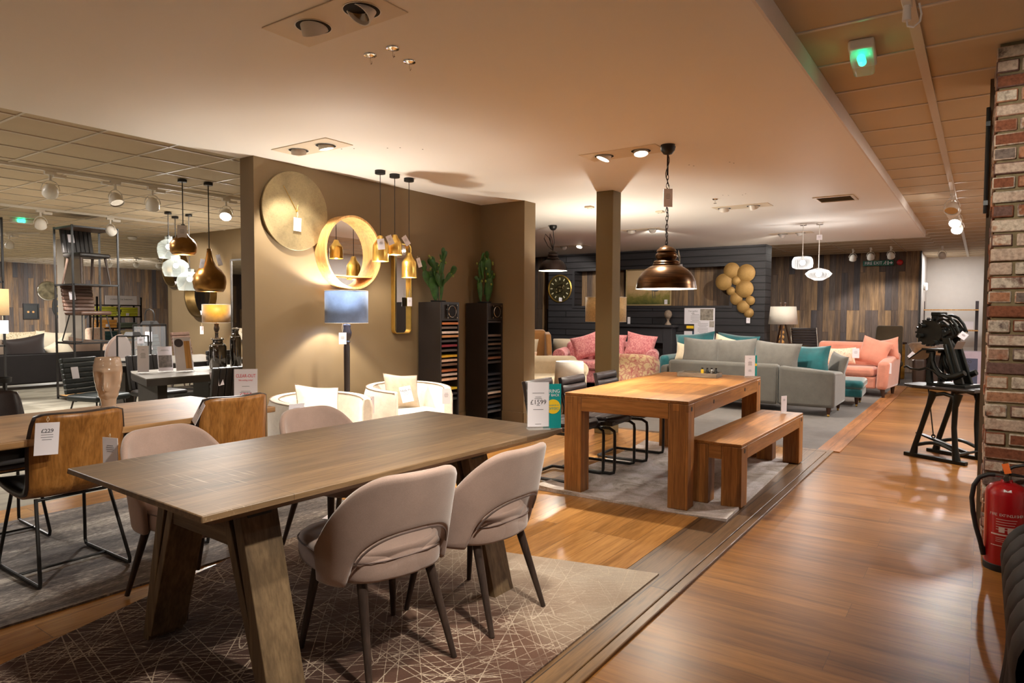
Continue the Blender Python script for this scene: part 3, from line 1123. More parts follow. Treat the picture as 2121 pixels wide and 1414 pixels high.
wc = shell_chair('amber wood-backed leather chair with a price card, nearest of its row', (-4.08, 1.575, 0.011), rad(90))
copy_tree(wc, (-4.02, 2.44, 0.011), rad(88), 'amber wood-backed leather chair tucked beside the clear-out sign')
m_dkshell = plain('dark_shell', C(50, 42, 44), 0.5, var=0.1)
copy_tree(wc, (-4.93, 1.52, 0.011), rad(-92), 'dark leather chair on far side of pale oak table, second from photo edge')
c4 = copy_tree(wc, (-4.93, 0.78, 0.011), rad(-88), 'dark leather chair on far side of pale oak table, cut by photo edge')
price_tag('white price card reading £229 hanging on the nearest wood-backed chair', (-3.772, 1.40, 0.878), rad(88), 0.105, 0.16, 0.03, rad(4), 0.0, '£229')
price_tag('white price card reading £229 on dark leather chair at left photo edge', (-4.70, 1.34, 0.90), rad(60), 0.105, 0.15, 0.02, 0, 0.0, '£229')
price_tag('pale price card hanging behind second wood-backed chair', (-3.78, 2.22, 0.865), rad(-20), 0.10, 0.13, 0.01, rad(10), rad(-24))
price_tag('white card in clear pocket on far mink chair back', (-3.435, 2.62, 0.865), rad(80), 0.10, 0.09, 0.03, 0, rad(12))
price_tag('edge-on white card at the side of left mink chair', (-3.49, 1.56, 0.80), rad(15), 0.10, 0.13, 0.02, 0, 0)

# ---------------------------------------------------------------- face vase and signs
t = NT('pearl_glaze')
n1 = t.noise(3, t.coords(), 3)
r = t.ramp(n1, 0, [(0.3, C(206, 176, 150)), (0.7, C(224, 198, 174))])
t.color(r)
t.set(0.12, 0, 0.6, 0, 0.8)
m_pearl = t.m
def face_vase():
    prof = [(0.000, 0.052), (0.02, 0.056), (0.045, 0.050), (0.07, 0.050), (0.11, 0.068), (0.16, 0.082), (0.21, 0.092), (0.255, 0.097), (0.29, 0.096), (0.325, 0.088), (0.345, 0.082)]
    def fn(u, v):
        a = 2 * PI * u
        z = 0.345 * v
        r = prof[-1][1]
        for (z0, r0), (z1, r1) in zip(prof, prof[1:]):
            if z0 <= z <= z1:
                s = (z - z0) / (z1 - z0)
                s = s * s * (3 - 2 * s)
                r = r0 + (r1 - r0) * s
        d = (a + PI) % (2 * PI) - PI      # 0 = face front (-y turned later)
        f = 0.0
        g = lambda x, m, s: math.exp(-((x - m) / s) ** 2)
        nose = g(d, 0, 0.17) * (g(z, 0.165, 0.035) * 0.030 + g(z, 0.215, 0.045) * 0.013 + (0.010 if 0.13 < z < 0.26 else 0))
        f += nose
        f -= 0.020 * (g(d, 0.52, 0.30) + g(d, -0.52, 0.30)) * g(z, 0.205, 0.05)
        f += 0.010 * g(z, 0.262, 0.012) * g(d, 0, 0.75)
        f += 0.007 * g(z, 0.112, 0.010) * g(d, 0, 0.22) - 0.005 * g(z, 0.128, 0.008) * g(d, 0, 0.24)
        f += 0.006 * g(z, 0.085, 0.014) * g(d, 0, 0.28)
        r += f
        return Vector((r * math.sin(a) * 0.84, -r * math.cos(a) * 0.80, z))
    m = MB().grid(fn, 72, 60, True)
    inner = MB().lathe([(0.0, 0.03), (0.04, 0.03), (0.058, 0.2), (0.062, 0.345), (0.066, 0.3452)], 40)
    m.add(inner.v, inner.f)
    m.lathe([(0.0, 0.0), (0.042, 0.0005)], 40)
    return m
o = obj('face_vase', face_vase(), m_pearl, loc=(-4.53, 2.02, 0.763), rot=(0, 0, rad(52)))
tag(o, 'pearly pink ceramic face vase standing on the pale oak table', 'vase')

s1, k1 = stand_card('white clear-out sign with red £799 price on pale oak table', (-4.09, 2.70, 0.763), rad(44), 0.15, 0.235, lean=-0.05,
                    top=[('CLEAR-OUT', 0.033, 0.80, m_red, 0.72), ('Sale ending today!', 0.016, 0.68, m_red, 0.8)], price='£799', pcol=m_red, psize=0.042, small=0.24, body=[(0.50, 1, 0.4), (0.36, 2, 0.5)])
s2, k2 = stand_card('white sign reading £1599 standing on the weathered table corner', (-1.985, 3.10, 0.763), rad(43), 0.118, 0.245, lean=0.0,
                    price='£1599', psize=0.036, small=0.55, body=[(0.76, 1, 0.7), (0.67, 2, 0.35), (0.48, 1, 0.2), (0.39, 1, 0.6), (0.06, 1, 0.35)])
s3 = thing('leaflet', 'teal spring offers leaflet with yellow disc behind the £1599 sign', 'leaflet', (-1.935, 3.165, 0.763), rad(43))
lf = obj('sheet', MB().box((0, 0, 0.123), (0.10, 0.003, 0.246)), m_teal, s3)
obj('yellow_disc', MB().cyl((0.005, -0.0016, 0.12), (0.005, -0.003, 0.12), 0.04, None, 28), m_yel, s3)
text('lettering', 'SPRING', 0.027, m_paper, s3, (0.0, -0.002, 0.205), squeeze=0.95)
text('lettering', 'FLY BACK', 0.020, m_paper, s3, (0.0, -0.002, 0.183), squeeze=0.9)
text('disc_lettering', 'OFFERS', 0.021, m_teal, s3, (0.005, -0.0034, 0.108), squeeze=0.9)
text('disc_lettering', 'thousands of', 0.012, m_teal, s3, (0.005, -0.0034, 0.128))

# ---------------------------------------------------------------- heavy oak table, bench
m_oakh = wood('rustic_oak_top', C(138, 88, 42), C(172, 116, 60), 'y', 0.9, 0.38, bump=0.2, strips=0.16, c3=C(192, 138, 80))
m_oakz = wood('rustic_oak_legs', C(112, 68, 32), C(170, 114, 58), 'z', 1.2, 0.5, bump=0.5, strips=0.047, c3=C(178, 124, 66))
m_oakx = wood('rustic_oak_apron', C(138, 86, 40), C(172, 116, 60), 'x', 0.9, 0.45, bump=0.25, c3=C(186, 132, 72))
m_knot = plain('dark_plug', C(44, 28, 18), 0.6)


def heavy(name, label, cat, loc, rz, w, l, h, ap, leg, plugs):
    t = thing(name, label, cat, loc, rz)
    x, y = w / 2, l / 2
    obj('top_boards', MB().span((-x + 0.002, -y + 0.002, h - 0.022), (x - 0.002, y - 0.002, h)), m_oakh, t, bevel=0.004)
    for sg in (-1, 1):
        e = obj('apron_end', MB().span((-x + leg + 0.001, sg * y - sg * 0.035, h - ap), (x - leg - 0.001, sg * y - sg * 0.001, h - 0.022)), m_oakx, t, bevel=0.003)
        sd = obj('apron_side', MB().span((sg * x - sg * 0.035, -y + leg + 0.001, h - ap), (sg * x - sg * 0.001, y - leg - 0.001, h - 0.022)), m_oakh, t, bevel=0.003)
        if plugs:
            pb = MB()
            for py in (-0.22, 0.22):
                pb.cyl((sg * x - sg * 0.004, py * l, h - ap * 0.5), (sg * x + sg * 0.0015, py * l, h - ap * 0.5), 0.017, None, 12)
            obj('plug', pb, m_knot, sd)
        for sy_ in (-1, 1):
            lg = obj('leg', MB().span((sg * x, sy_ * y, 0.0), (sg * x - sg * leg, sy_ * y - sy_ * leg, h - 0.0225)), m_oakz, t, bevel=0.006)
            obj('plug', MB().cyl((sg * x - sg * 0.004, sy_ * (y - leg * 0.5), h - ap * 0.45), (sg * x + sg * 0.0015, sy_ * (y - leg * 0.5), h - ap * 0.45), 0.018, None, 12), m_knot, lg)
    return t


heavy('dining_table', 'chunky honey oak dining table with square block legs', 'table', (-2.205, 5.66, 0.009), rad(2.5), 0.98, 2.26, 0.775, 0.135, 0.145, True)
heavy('bench', 'chunky honey oak bench beside the block-legged oak table', 'bench', (-1.555, 5.79, 0.009), rad(-0.5), 0.385, 1.93, 0.46, 0.12, 0.145, False)

# tray with small bits, acrylic signs
tr = thing('tray', 'small grey wooden tray on the honey oak table', 'tray', (-2.25, 6.44, 0.785), rad(4))
obj('base', MB().span((-0.19, -0.11, 0), (0.19, 0.11, 0.012)), wood('grey_wash', C(104, 92, 80), C(140, 126, 110), 'x', 1.5, 0.6), tr, bevel=0.002)
obj('rim', MB().span((-0.19, -0.11, 0.012), (0.19, -0.098, 0.042)).span((-0.19, 0.098, 0.012), (0.19, 0.11, 0.042)).span((-0.19, -0.098, 0.012), (-0.178, 0.098, 0.042)).span((0.178, -0.098, 0.012), (0.19, 0.098, 0.042)), wood('grey_wash_rim', C(104, 92, 80), C(140, 126, 110), 'x', 1.5, 0.6), tr, bevel=0.002)
for k, (dx, dy, m, lab) in enumerate(((0.02, 0.02, m_yel, 'tiny yellow care bottle standing in the grey tray'), (0.065, 0.03, m_black, 'tiny black care bottle in the grey tray, next to yellow one'), (0.105, 0.04, m_chrome, 'tiny silver care bottle in the grey tray between black ones'), (0.145, 0.05, m_black, 'tiny black care bottle in the grey tray at its right end'))):
    b = thing('bottle', lab, 'bottle', (-2.25 + dx, 6.44 + dy, 0.7975), 0, 'care bottles in the tray')
    obj('flask', MB().lathe([(0, 0), (0.015, 0.0), (0.015, 0.05), (0.009, 0.06), (0, 0.06)], 14), m if m != m_chrome else m_steel, b)
    obj('cap', MB().lathe([(0, 0.06), (0.010, 0.06), (0.010, 0.075), (0, 0.075)], 12), m_black, b)
o = obj('swatch_book', MB().box((0, 0, 0.012), (0.13, 0.07, 0.022)), plain('dark_suede', C(58, 46, 42), 0.9), loc=(-2.34, 6.41, 0.7975), rot=(0, 0, rad(14)), bevel=0.003)
tag(o, 'small dark swatch book lying in the grey tray', 'book')
s4, k4 = stand_card('slim white price card with teal strip on oak table far corner', (-1.83, 6.66, 0.785), rad(40), 0.10, 0.20, lean=0, body=[(0.85, 1, 0.3), (0.7, 6, 0.4), (0.3, 3, 0.3)])
obj('teal_strip', MB().box((0.058, 0.006, 0.1), (0.03, 0.002, 0.2)), m_teal, s4, (0, 0, 0.012))
obj('yellow_spot', MB().cyl((0.06, 0.0045, 0.11), (0.06, 0.0035, 0.11), 0.013, None, 14), m_yel, s4, (0, 0, 0.012))
stand_card('narrow blush card in clear stand on far end of oak bench', (-1.50, 6.62, 0.470), rad(65), 0.075, 0.15, lean=0, body=[(0.8, 4, 0.4)])

# black leather cantilever chairs
m_bleather = plain('black_brown_leather', C(46, 38, 38), 0.38, var=0.15, nscale=18, bump=0.2)


def cantilever(label, loc, rz):
    t = thing('cantilever_chair', label, 'chair', loc, rz, 'cantilever chairs at the honey oak table')
    # front +y
    sm = MB()
    for k in range(4):
        y0 = -0.20 + k * 0.105
        sm.pillow((0, y0 + 0.052, 0.455), (0.47, 0.10, 0.075), Matrix.Rotation(0, 4, 'X'), 10, 1.25, 0.02)
    sm.span((-0.225, -0.20, 0.42), (0.225, 0.215, 0.455))
    obj('seat', sm, m_bleather, t, bevel=0.012)
    bk = MB()
    L = Matrix.Rotation(rad(12), 4, 'X')
    for k in range(5):
        p = L @ Vector((0, 0, 0.03 + k * 0.072))
        bk.pillow((0, -0.205 + p.y, 0.47 + p.z), (0.47, 0.075, 0.078), L, 10, 1.2, 0.02)
    p = L @ Vector((0, -0.018, 0.175))
    bk.box((0, -0.205 + p.y, 0.47 + p.z), (0.455, 0.035, 0.36), (rad(12), 0, 0))
    obj('backrest', bk, m_bleather, t, bevel=0.01)
    def frame(x):
        return [(x, -0.27, 0.66), (x, -0.215, 0.44), (x, -0.16, 0.405), (x, 0.19, 0.405), (x, 0.235, 0.38), (x, 0.24, 0.34), (x, 0.24, 0.055), (x, 0.235, 0.025), (x, 0.20, 0.014), (x, -0.24, 0.014)]
    pts = frame(-0.225) + [(-0.205, -0.262, 0.014), (0.205, -0.262, 0.014)] + frame(0.225)[::-1]
    obj('tube_frame', MB().tube(pts, 0.0135, 10), m_black, t)
    return t


cc = cantilever('black leather cantilever chair at the oak table, nearest the £1599 sign', (-2.87, 4.93, 0.009), rad(-88))
copy_tree(cc, (-2.80, 5.41, 0.009), rad(-87), 'black leather cantilever chair, middle one of three at oak table')
copy_tree(cc, (-2.77, 6.02, 0.009), rad(-87), 'black leather cantilever chair at oak table, beside the taupe column')
lf2 = thing('leaflet', 'pink and white leaflet dropped on the grey rug by the table legs', 'leaflet', (-3.52, 3.02, 0.0135), rad(25))
obj('sheet', MB().box((0, 0, 0), (0.21, 0.10, 0.0015)), m_paper, lf2)
obj('pink_panel', MB().box((0.06, 0, 0.001), (0.09, 0.10, 0.001)), plain('pink_print', C(226, 128, 126), 0.6), lf2)
# ---------------------------------------------------------------- wall clock, round mirror, oblong mirror
WX = -5.40
t = NT('antique_brass_sheet')
n1 = t.noise(4, t.coords(), 4, 0.6)
n2 = t.noise(1, t.coords((300, 40, 260)), 2)
n3 = t.noise(1, t.coords((300, 260, 40)), 2)
r = t.ramp(n1, 0, [(0.3, C(118, 102, 74)), (0.6, C(150, 132, 96)), (0.8, C(138, 114, 86))])
ad = t.n('ShaderNodeMath', operation='ADD')
t.l(n2, 0, ad, 0)
t.l(n3, 0, ad, 1)
r2 = t.ramp(ad, 0, [(0.7, (0.72, 0.72, 0.72, 1)), (1.0, (1.08, 1.08, 1.08, 1))])
m = t.mix((r, 0), (r2, 0), None, 'MULTIPLY', 0.8)
t.color(m, 2)
t.set(0.5, 0.45)
t.bump(ad, 0, 0.15, 0.002)
m_abrass = t.m
ck = thing('wall_clock', 'large plain brass disc clock hanging on the taupe wall', 'clock', (WX, 4.10, 2.355))
obj('face', MB().cyl((0.012, 0, 0), (0.036, 0, 0), 0.372, None, 72), m_abrass, ck, bevel=0.003)
obj('rim', MB().cyl((0.002, 0, 0), (0.012, 0, 0), 0.366, None, 72), m_black, ck)
obj('hand', MB().cyl((0.045, 0.0, 0.0), (0.045, -0.145, 0.215), 0.0035, 0.002, 6).cyl((0.036, 0, 0), (0.05, 0, 0), 0.008, None, 12).cyl((0.047, 0.0, 0.0), (0.047, 0.012, 0.06), 0.003, 0.002, 6), m_brass, ck)
price_tag('white price tag hanging from the big brass clock hands', (WX + 0.056, 4.10, 2.345), rad(90), 0.085, 0.125, 0.055, rad(2))

t = NT('silvered_mirror')
t.b.inputs['Base Color'].default_value = (0.92, 0.92, 0.93, 1)
t.set(0.015, 1.0)
m_mirror = t.m
m_birch = wood('pale_bentwood', C(196, 140, 76), C(224, 170, 104), 'z', 0.8, 0.4, bump=0.06, c3=C(232, 184, 122))
mr = thing('round_mirror', 'round wall mirror in a deep pale wooden hoop with shelf', 'mirror', (WX, 4.715, 2.005))
prof = [(0.352, 0.0), (0.352, 0.155), (0.374, 0.155), (0.374, 0.0), (0.352, 0.0)]
obj('hoop', MB().lathe(prof, 72, mtx=Matrix.Rotation(PI / 2, 4, 'Y')), m_birch, mr, bevel=0.0015)
obj('mirror_glass', MB().cyl((0.018, 0, 0), (0.024, 0, 0), 0.353, None, 72), m_mirror, mr)
zs = -0.235
hw = math.sqrt(0.352 ** 2 - zs ** 2) - 0.001
obj('shelf', MB().hexa([(0.024, -hw + .01, zs - 0.012), (0.15, -hw + .01, zs - 0.012), (0.15, hw - .01, zs - 0.012), (0.024, hw - .01, zs - 0.012)], [(0.024, -hw, zs), (0.15, -hw, zs), (0.15, hw, zs), (0.024, hw, zs)]), wood('pale_shelf', C(190, 134, 74), C(220, 166, 100), 'y', 0.8, 0.4), mr)

gm = thing('oblong_mirror', 'slim gold-framed mirror with rounded corners beside the brass pendants', 'mirror', (WX, 5.52, 1.665))
def rrect(w, h, r, n=8):
    pts = []
    for cx, cy, a0 in ((w - r, h - r, 0), (-w + r, h - r, 90), (-w + r, -h + r, 180), (w - r, -h + r, 270)):
        for k in range(n + 1):
            a = rad(a0 + 90 * k / n)
            pts.append((cx + r * math.cos(a), cy + r * math.sin(a)))
    return pts
o_, i_ = rrect(0.135, 0.505, 0.05), rrect(0.125, 0.495, 0.042)
n = len(o_)
vs = [(d, p[0], p[1]) for pts, d in ((o_, 0.0), (o_, 0.05), (i_, 0.05), (i_, 0.0)) for p in pts]
fs = [(k * n + i, k * n + (i + 1) % n, ((k + 1) % 4) * n + (i + 1) % n, ((k + 1) % 4) * n + i) for k in range(4) for i in range(n)]
obj('frame', MB().add(vs, fs), m_brass, gm)
obj('mirror_glass', MB().prism(i_, 'x', 0.004, 0.012), m_mirror, gm)
price_tag('white price tag hanging inside the slim gold mirror frame', (WX + 0.055, 5.62, 1.66), rad(90), 0.075, 0.10, 0.09, 0)

# ---------------------------------------------------------------- three brass bell pendants
def brass_pendant(label, x, y, z0, z1, r):
    t = thing('pendant_lamp', label, 'pendant light', (x, y, 2.8), group='brass bell pendants by the taupe wall')
    obj('canopy', MB().lathe([(0, -0.035), (0.050, -0.035), (0.052, -0.032), (0.052, 0), (0, 0)], 28), m_blackp, t)
    obj('cord', MB().cyl((0, 0, z1 - 2.8), (0, 0, -0.034), 0.0035, None, 8), m_blackp, t)
    h = z1 - z0
    pr = [(0.0, h), (0.018, h), (0.026, h * 0.97), (0.036, h * 0.84), (0.044, h * 0.80), (r * 0.86, h * 0.66), (r * 0.95, h * 0.60), (r * 0.98, h * 0.3), (r, h * 0.02), (r + 0.003, 0), (r - 0.003, 0.001), (r * 0.94, h * 0.55), (0.02, h * 0.78), (0, h * 0.78)]
    obj('shade', MB().lathe([(a, b + z0 - 2.8) for a, b in pr], 40), m_brass, t)
    obj('bulb', MB().ball((0, 0, z0 - 2.8 + 0.06), (0.022, 0.022, 0.028)), m_lamp, t)
    bulb((x, y, z0 + 0.02), 5, WARM, 0.02)
    return t
brass_pendant('brass bell pendant hanging lowest left, overlapping the round mirror', -4.92, 4.76, 1.905, 2.16, 0.080)
brass_pendant('smallest brass bell pendant, hanging highest of the three', -4.93, 4.97, 1.985, 2.19, 0.074)
brass_pendant('brass bell pendant in front of slim gold mirror, hanging lowest', -4.95, 5.20, 1.765, 2.025, 0.080)
price_tag('white price tag on front of the left brass pendant', (-4.86, 4.70, 2.14), rad(40), 0.07, 0.105, 0.02, rad(-6))
price_tag('slanted white price tag on right side of left brass pendant', (-4.855, 4.80, 2.165), rad(60), 0.06, 0.095, 0.005, rad(-24))
price_tag('slanted white price tag on the smallest brass pendant', (-4.87, 5.03, 2.18), rad(75), 0.06, 0.105, 0.005, rad(-36))
price_tag('tilted white price tag on the lowest brass pendant', (-4.885, 5.255, 1.99), rad(80), 0.05, 0.10, 0.02, rad(-20))

# ---------------------------------------------------------------- blue floor lamp
m_velblue = fabric('dusty_blue_velvet', C(124, 152, 204), 0.7, 0.18, 380, 0.1, 0.3, 9)
m_darkpole = wood('dark_turned_wood', C(34, 27, 24), C(58, 46, 40), 'z', 1.2, 0.4)
def floor_lamp(name, label, loc, zb, zt_, r, shade_m, light=None):
    t = thing(name, label, 'lamp', loc)
    obj('lamp_shade', MB().lathe([(r, zb), (r, zt_)], 56), shade_m, t, solid=0.004)
    obj('shade_trim', MB().tube([(r * math.cos(a), r * math.sin(a), z) for z in (zt_,) for a in [2 * PI * k / 48 for k in range(48)]], 0.004, 6, True).tube([(r * math.cos(a), r * math.sin(a), zb) for a in [2 * PI * k / 48 for k in range(48)]], 0.003, 6, True), plain('shade_tape', C(210, 206, 200), 0.6), t)
    obj('spider', MB().cyl((-r, 0, zb + 0.06), (r, 0, zb + 0.06), 0.003, None, 6).cyl((0, -r, zb + 0.06), (0, r, zb + 0.06), 0.003, None, 6), m_brass, t)
    s = zb - 0.02
    obj('pole', MB().lathe([(0, 0.02), (0.055, 0.02), (0.06, 0.06), (0.035, 0.10), (0.028, 0.16), (0.040, 0.22), (0.030, 0.30), (0.028, 0.55), (0.030, s - 0.22), (0.026, s - 0.18), (0.036, s - 0.165), (0.024, s - 0.15), (0.034, s - 0.135), (0.046, s - 0.10), (0.048, s - 0.07), (0.036, s - 0.035), (0.040, s), (0.012, s + 0.01), (0.012, zb + 0.06), (0, zb + 0.06)], 28), m_darkpole, t)
    obj('base', MB().lathe([(0, 0), (0.15, 0), (0.15, 0.018), (0.06, 0.03), (0, 0.03)], 36), m_darkpole, t)
    obj('bulb', MB().ball((0, 0, zb + 0.12), 0.03), m_lamp, t)
    if light:
        bulb((loc[0], loc[1], zb + 0.19 + loc[2]), light, WARM, 0.03)
    return t
floor_lamp('floor_lamp', 'floor lamp with dusty blue velvet drum shade on dark turned pole', (-5.08, 4.46, 0), 1.295, 1.605, 0.205, m_velblue, 40)
price_tag('white price tag hanging under the blue velvet lamp shade', (-4.955, 4.30, 1.296), rad(50), 0.07, 0.11, 0.09, 0)

# ---------------------------------------------------------------- cream barrel armchairs
m_cream = fabric('cream_crushed_velvet', C(238, 228, 214), 0.6, 0.10, 300, 0.12, 0.7, 14)
m_creamp = plain('cream_piping', C(150, 130, 112), 0.7)
def barrel_chair(label, loc, rz):
    t = thing('armchair', label, 'armchair', loc, rz, 'cream swivel armchairs by the taupe wall')
    A = rad(128)
    def path(u):
        th = (2 * u - 1) * A
        return 0.40 * math.sin(th), -0.40 * math.cos(th)
    sec = [(0.045, 0.08), (0.055, 0.30), (0.055, 0.60), (0.035, 0.672), (0.0, 0.685), (-0.035, 0.672), (-0.05, 0.60), (-0.05, 0.30), (-0.045, 0.08)]
    m = MB()
    N, n = 45, len(sec)
    for i in range(N):
        u = i / (N - 1)
        th = (2 * u - 1) * A
        for d, z in sec:
            R = 0.385 + d * (1.0 if abs(2 * u - 1) < 0.97 else 0.8)
            zz = z - (0.0 if z < 0.5 else 0.035 * abs(2 * u - 1) ** 2)
            m.v.append((R * math.sin(th), -R * math.cos(th), zz))
    for i in range(N - 1):
        for k in range(n - 1):
            m.f.append((i * n + k, (i + 1) * n + k, (i + 1) * n + k + 1, i * n + k + 1))
        m.f.append((i * n + n - 1, (i + 1) * n + n - 1, (i + 1) * n, i * n))
    m.f += [tuple(range(n)), tuple(range((N - 1) * n, N * n))[::-1]]
    b = obj('barrel_back', m, m_cream, t, bevel=0.01)
    def rim(R, z):
        return [(R * math.sin((2 * k / 50 - 1) * A * 0.985), -R * math.cos((2 * k / 50 - 1) * A * 0.985), z - 0.035 * abs(2 * k / 50 - 1) ** 2) for k in range(51)]
    obj('piping', MB().tube(rim(0.421, 0.672), 0.005, 5).tube(rim(0.349, 0.672), 0.005, 5), m_creamp, b)
    s = MB().lathe([(0, 0.20), (0.325, 0.20), (0.332, 0.22), (0.332, 0.36), (0.32, 0.405), (0.25, 0.43), (0, 0.44)], 40)
    s.v = [(x, y * (1.0 if y < 0 else 1.12), z) for x, y, z in s.v]
    obj('seat', s, m_cream, t)
    obj('swivel_base', MB().lathe([(0, 0), (0.25, 0), (0.25, 0.03), (0.20, 0.08), (0.20, 0.21), (0, 0.21)], 36), m_black, t)
    return t
a1 = barrel_chair('cream barrel armchair standing left of the blue floor lamp', (-4.64, 3.79, 0), rad(-92))
copy_tree(a1, (-4.69, 4.92, 0), rad(-101), 'cream barrel armchair standing right of blue lamp, beside dark sample tower')
def cushion(name, label, loc, rot, s, mat, group=None, cat='cushion', piping=None, puff=1.0):
    t = thing(name, label, cat, loc, group=group, rot=rot)
    obj('cover', MB().pillow((0, 0, 0), s, n=16, puff=puff), mat, t)
    if piping is not None:
        pts = []
        for k in range(64):
            a = k / 64 * 4
            sd, f = int(a), (a - int(a)) * 2 - 1
            x, z = ((f, -1), (1, f), (-f, 1), (-1, -f))[sd]
            px = x * (1 - 0.10 * (1 - abs(z) ** 1.5) * abs(x))
            pz = z * (1 - 0.10 * (1 - abs(x) ** 1.5) * abs(z))
            pts.append((px * s[0] / 2, 0, pz * s[2] / 2))
        obj('piping', MB().tube(pts, 0.004, 5, True), piping, t)
    return t
m_taupev = fabric('taupe_velvet', C(176, 156, 132), 0.55, 0.15, 300, 0.12, 0.6, 12)
cushion('cushion', 'cream piped cushion on the left barrel armchair', (-4.74, 3.83, 0.575), (rad(-26), rad(8), rad(72)), (0.40, 0.15, 0.38), m_cream, 'armchair cushions', piping=m_creamp)
cushion('cushion', 'taupe cushion on the right barrel armchair', (-4.80, 4.93, 0.60), (rad(-22), rad(6), rad(70)), (0.38, 0.14, 0.36), m_taupev, 'armchair cushions', piping=m_creamp)
price_tag('white tag reading NEW IN leaning on the taupe cushion', (-4.62, 4.78, 0.685), rad(62), 0.115, 0.16, 0.01, rad(-8), rad(-22), 'NEW IN')
price_tag('pale price card hanging on arm of the left cream armchair', (-4.42, 4.13, 0.665), rad(70), 0.10, 0.15, 0.01, 0, 0)
price_tag('pale price card hanging on arm of the right cream armchair', (-4.285, 5.02, 0.665), rad(60), 0.085, 0.15, 0.01, 0, 0)

# ---------------------------------------------------------------- sample towers with slabs, cacti
m_tower = plain('dark_laminate', C(40, 34, 32), 0.35, var=0.2, nscale=3)
m_plq = plain('gloss_black', C(18, 17, 20), 0.12)
def tower(label, y0, ds):
    t = thing('sample_tower', label, 'display tower', (-5.21, y0 + 0.17, 0))
    w, h = 0.168, 1.52
    b = MB()
    b.span((-w, -w, 0), (w, -w + 0.022, h)).span((-w, w - 0.022, 0), (w, w, h)).span((-w, -w + 0.022, 0), (-w + 0.02, w - 0.022, h))
    b.span((-w + 0.02, -w + 0.022, 0), (w, w - 0.022, 0.06)).span((-w + 0.02, -w + 0.022, 1.305), (w, w - 0.022, h))
    obj('cabinet', b, m_tower, t, bevel=0.002)
    p = obj('plaque', MB().box((w + 0.017, 0.02, 1.412), (0.004, 0.185, 0.165)), m_plq, t, bevel=0.002)
    so = MB()
    for yy in (-0.062, 0.102):
        for zz in (1.34, 1.484):
            so.cyl((w, yy, zz), (w + 0.026, yy, zz), 0.008, None, 10)
    obj('standoff', so, m_chrome, p)
    obj('ring', MB().tube([(w + 0.021, 0.02 + 0.066 * math.cos(2 * PI * k / 32), 1.412 + 0.066 * math.sin(2 * PI * k / 32)) for k in range(32)], 0.0025, 5, True), m_chrome, p)
    sh = MB()
    for d in ds:
        sh.span((-w + 0.02, -w + 0.022, d - 0.008), (-w + 0.05, w - 0.022, d - 0.002))
    obj('runner', sh, m_black, t)
    return t
D1 = [(1.263, 'orange', (190, 112, 54), 1), (1.214, 'grey', (116, 100, 90), 0), (1.159, 'white', (222, 206, 196), 1), (1.115, 'honey', (196, 138, 84), 1), (1.060, 'charcoal', (60, 54, 58), 0), (1.005, 'crimson', (128, 24, 40), 0), (0.950, 'slate', (84, 74, 68), 0), (0.884, 'yellow', (206, 160, 24), 0), (0.834, 'blush', (206, 172, 148), 0), (0.785, 'walnut', (110, 80, 62), 0), (0.718, 'terracotta', (160, 92, 54), 0), (0.669, 'pale grey', (180, 160, 150), 0), (0.614, 'beige', (200, 160, 130), 0), (0.503, 'mustard', (186, 156, 30), 0), (0.440, 'black', (28, 26, 26), 0), (0.380, 'dark green', (26, 32, 30), 0)]
tower('dark sample tower with colourful slabs, left one under the larger cactus', 5.80, [d[0] for d in D1])
names = 'first second third fourth fifth sixth seventh eighth ninth tenth eleventh twelfth thirteenth fourteenth fifteenth sixteenth seventeenth eighteenth nineteenth'.split()
def slabs(y0, D, which, th=0.026):
    for k, (z, nm, c, out) in enumerate(D):
        m = plain('slab_' + nm.replace(' ', '_') + which, C(*c), 0.4, var=0.15, nscale=20)
        o = obj('sample_slab', MB().box((0, 0, 0), (0.27, 0.285, th)), m, loc=(-5.185 + (0.02 if out else 0.0), y0 + 0.17, z + th / 2 - 0.002), bevel=0.002)
        tag(o, '%s sample slab, %s from top of the %s sample tower' % (nm, names[k], which), 'sample', 'slabs in the %s sample tower' % which)
slabs(5.80, D1, 'left')
D2 = [(1.276, 'charcoal', (62, 58, 60), 0), (1.102, 'taupe', (104, 88, 80), 0), (1.048, 'black', (48, 42, 42), 0), (0.994, 'umber', (96, 78, 66), 0), (0.939, 'graphite', (54, 50, 52), 0), (0.879, 'ebony', (38, 35, 36), 0), (0.819, 'copper', (112, 74, 54), 0), (0.764, 'smoke', (58, 52, 52), 0), (0.613, 'midnight', (44, 46, 54), 0), (0.547, 'ink', (40, 42, 50), 0), (0.492, 'navy', (44, 50, 64), 0), (0.432, 'iron', (62, 62, 66), 0), (0.377, 'ivory', (200, 188, 176), 0), (0.323, 'brown', (74, 58, 50), 0), (0.256, 'coal', (40, 40, 44), 0), (0.201, 'blue grey', (74, 82, 96), 0), (0.140, 'steel', (96, 98, 104), 0)]
tower('dark sample tower with mostly dark slabs, right one next to pier', 6.68, [d[0] for d in D2])
slabs(6.68, D2, 'right')

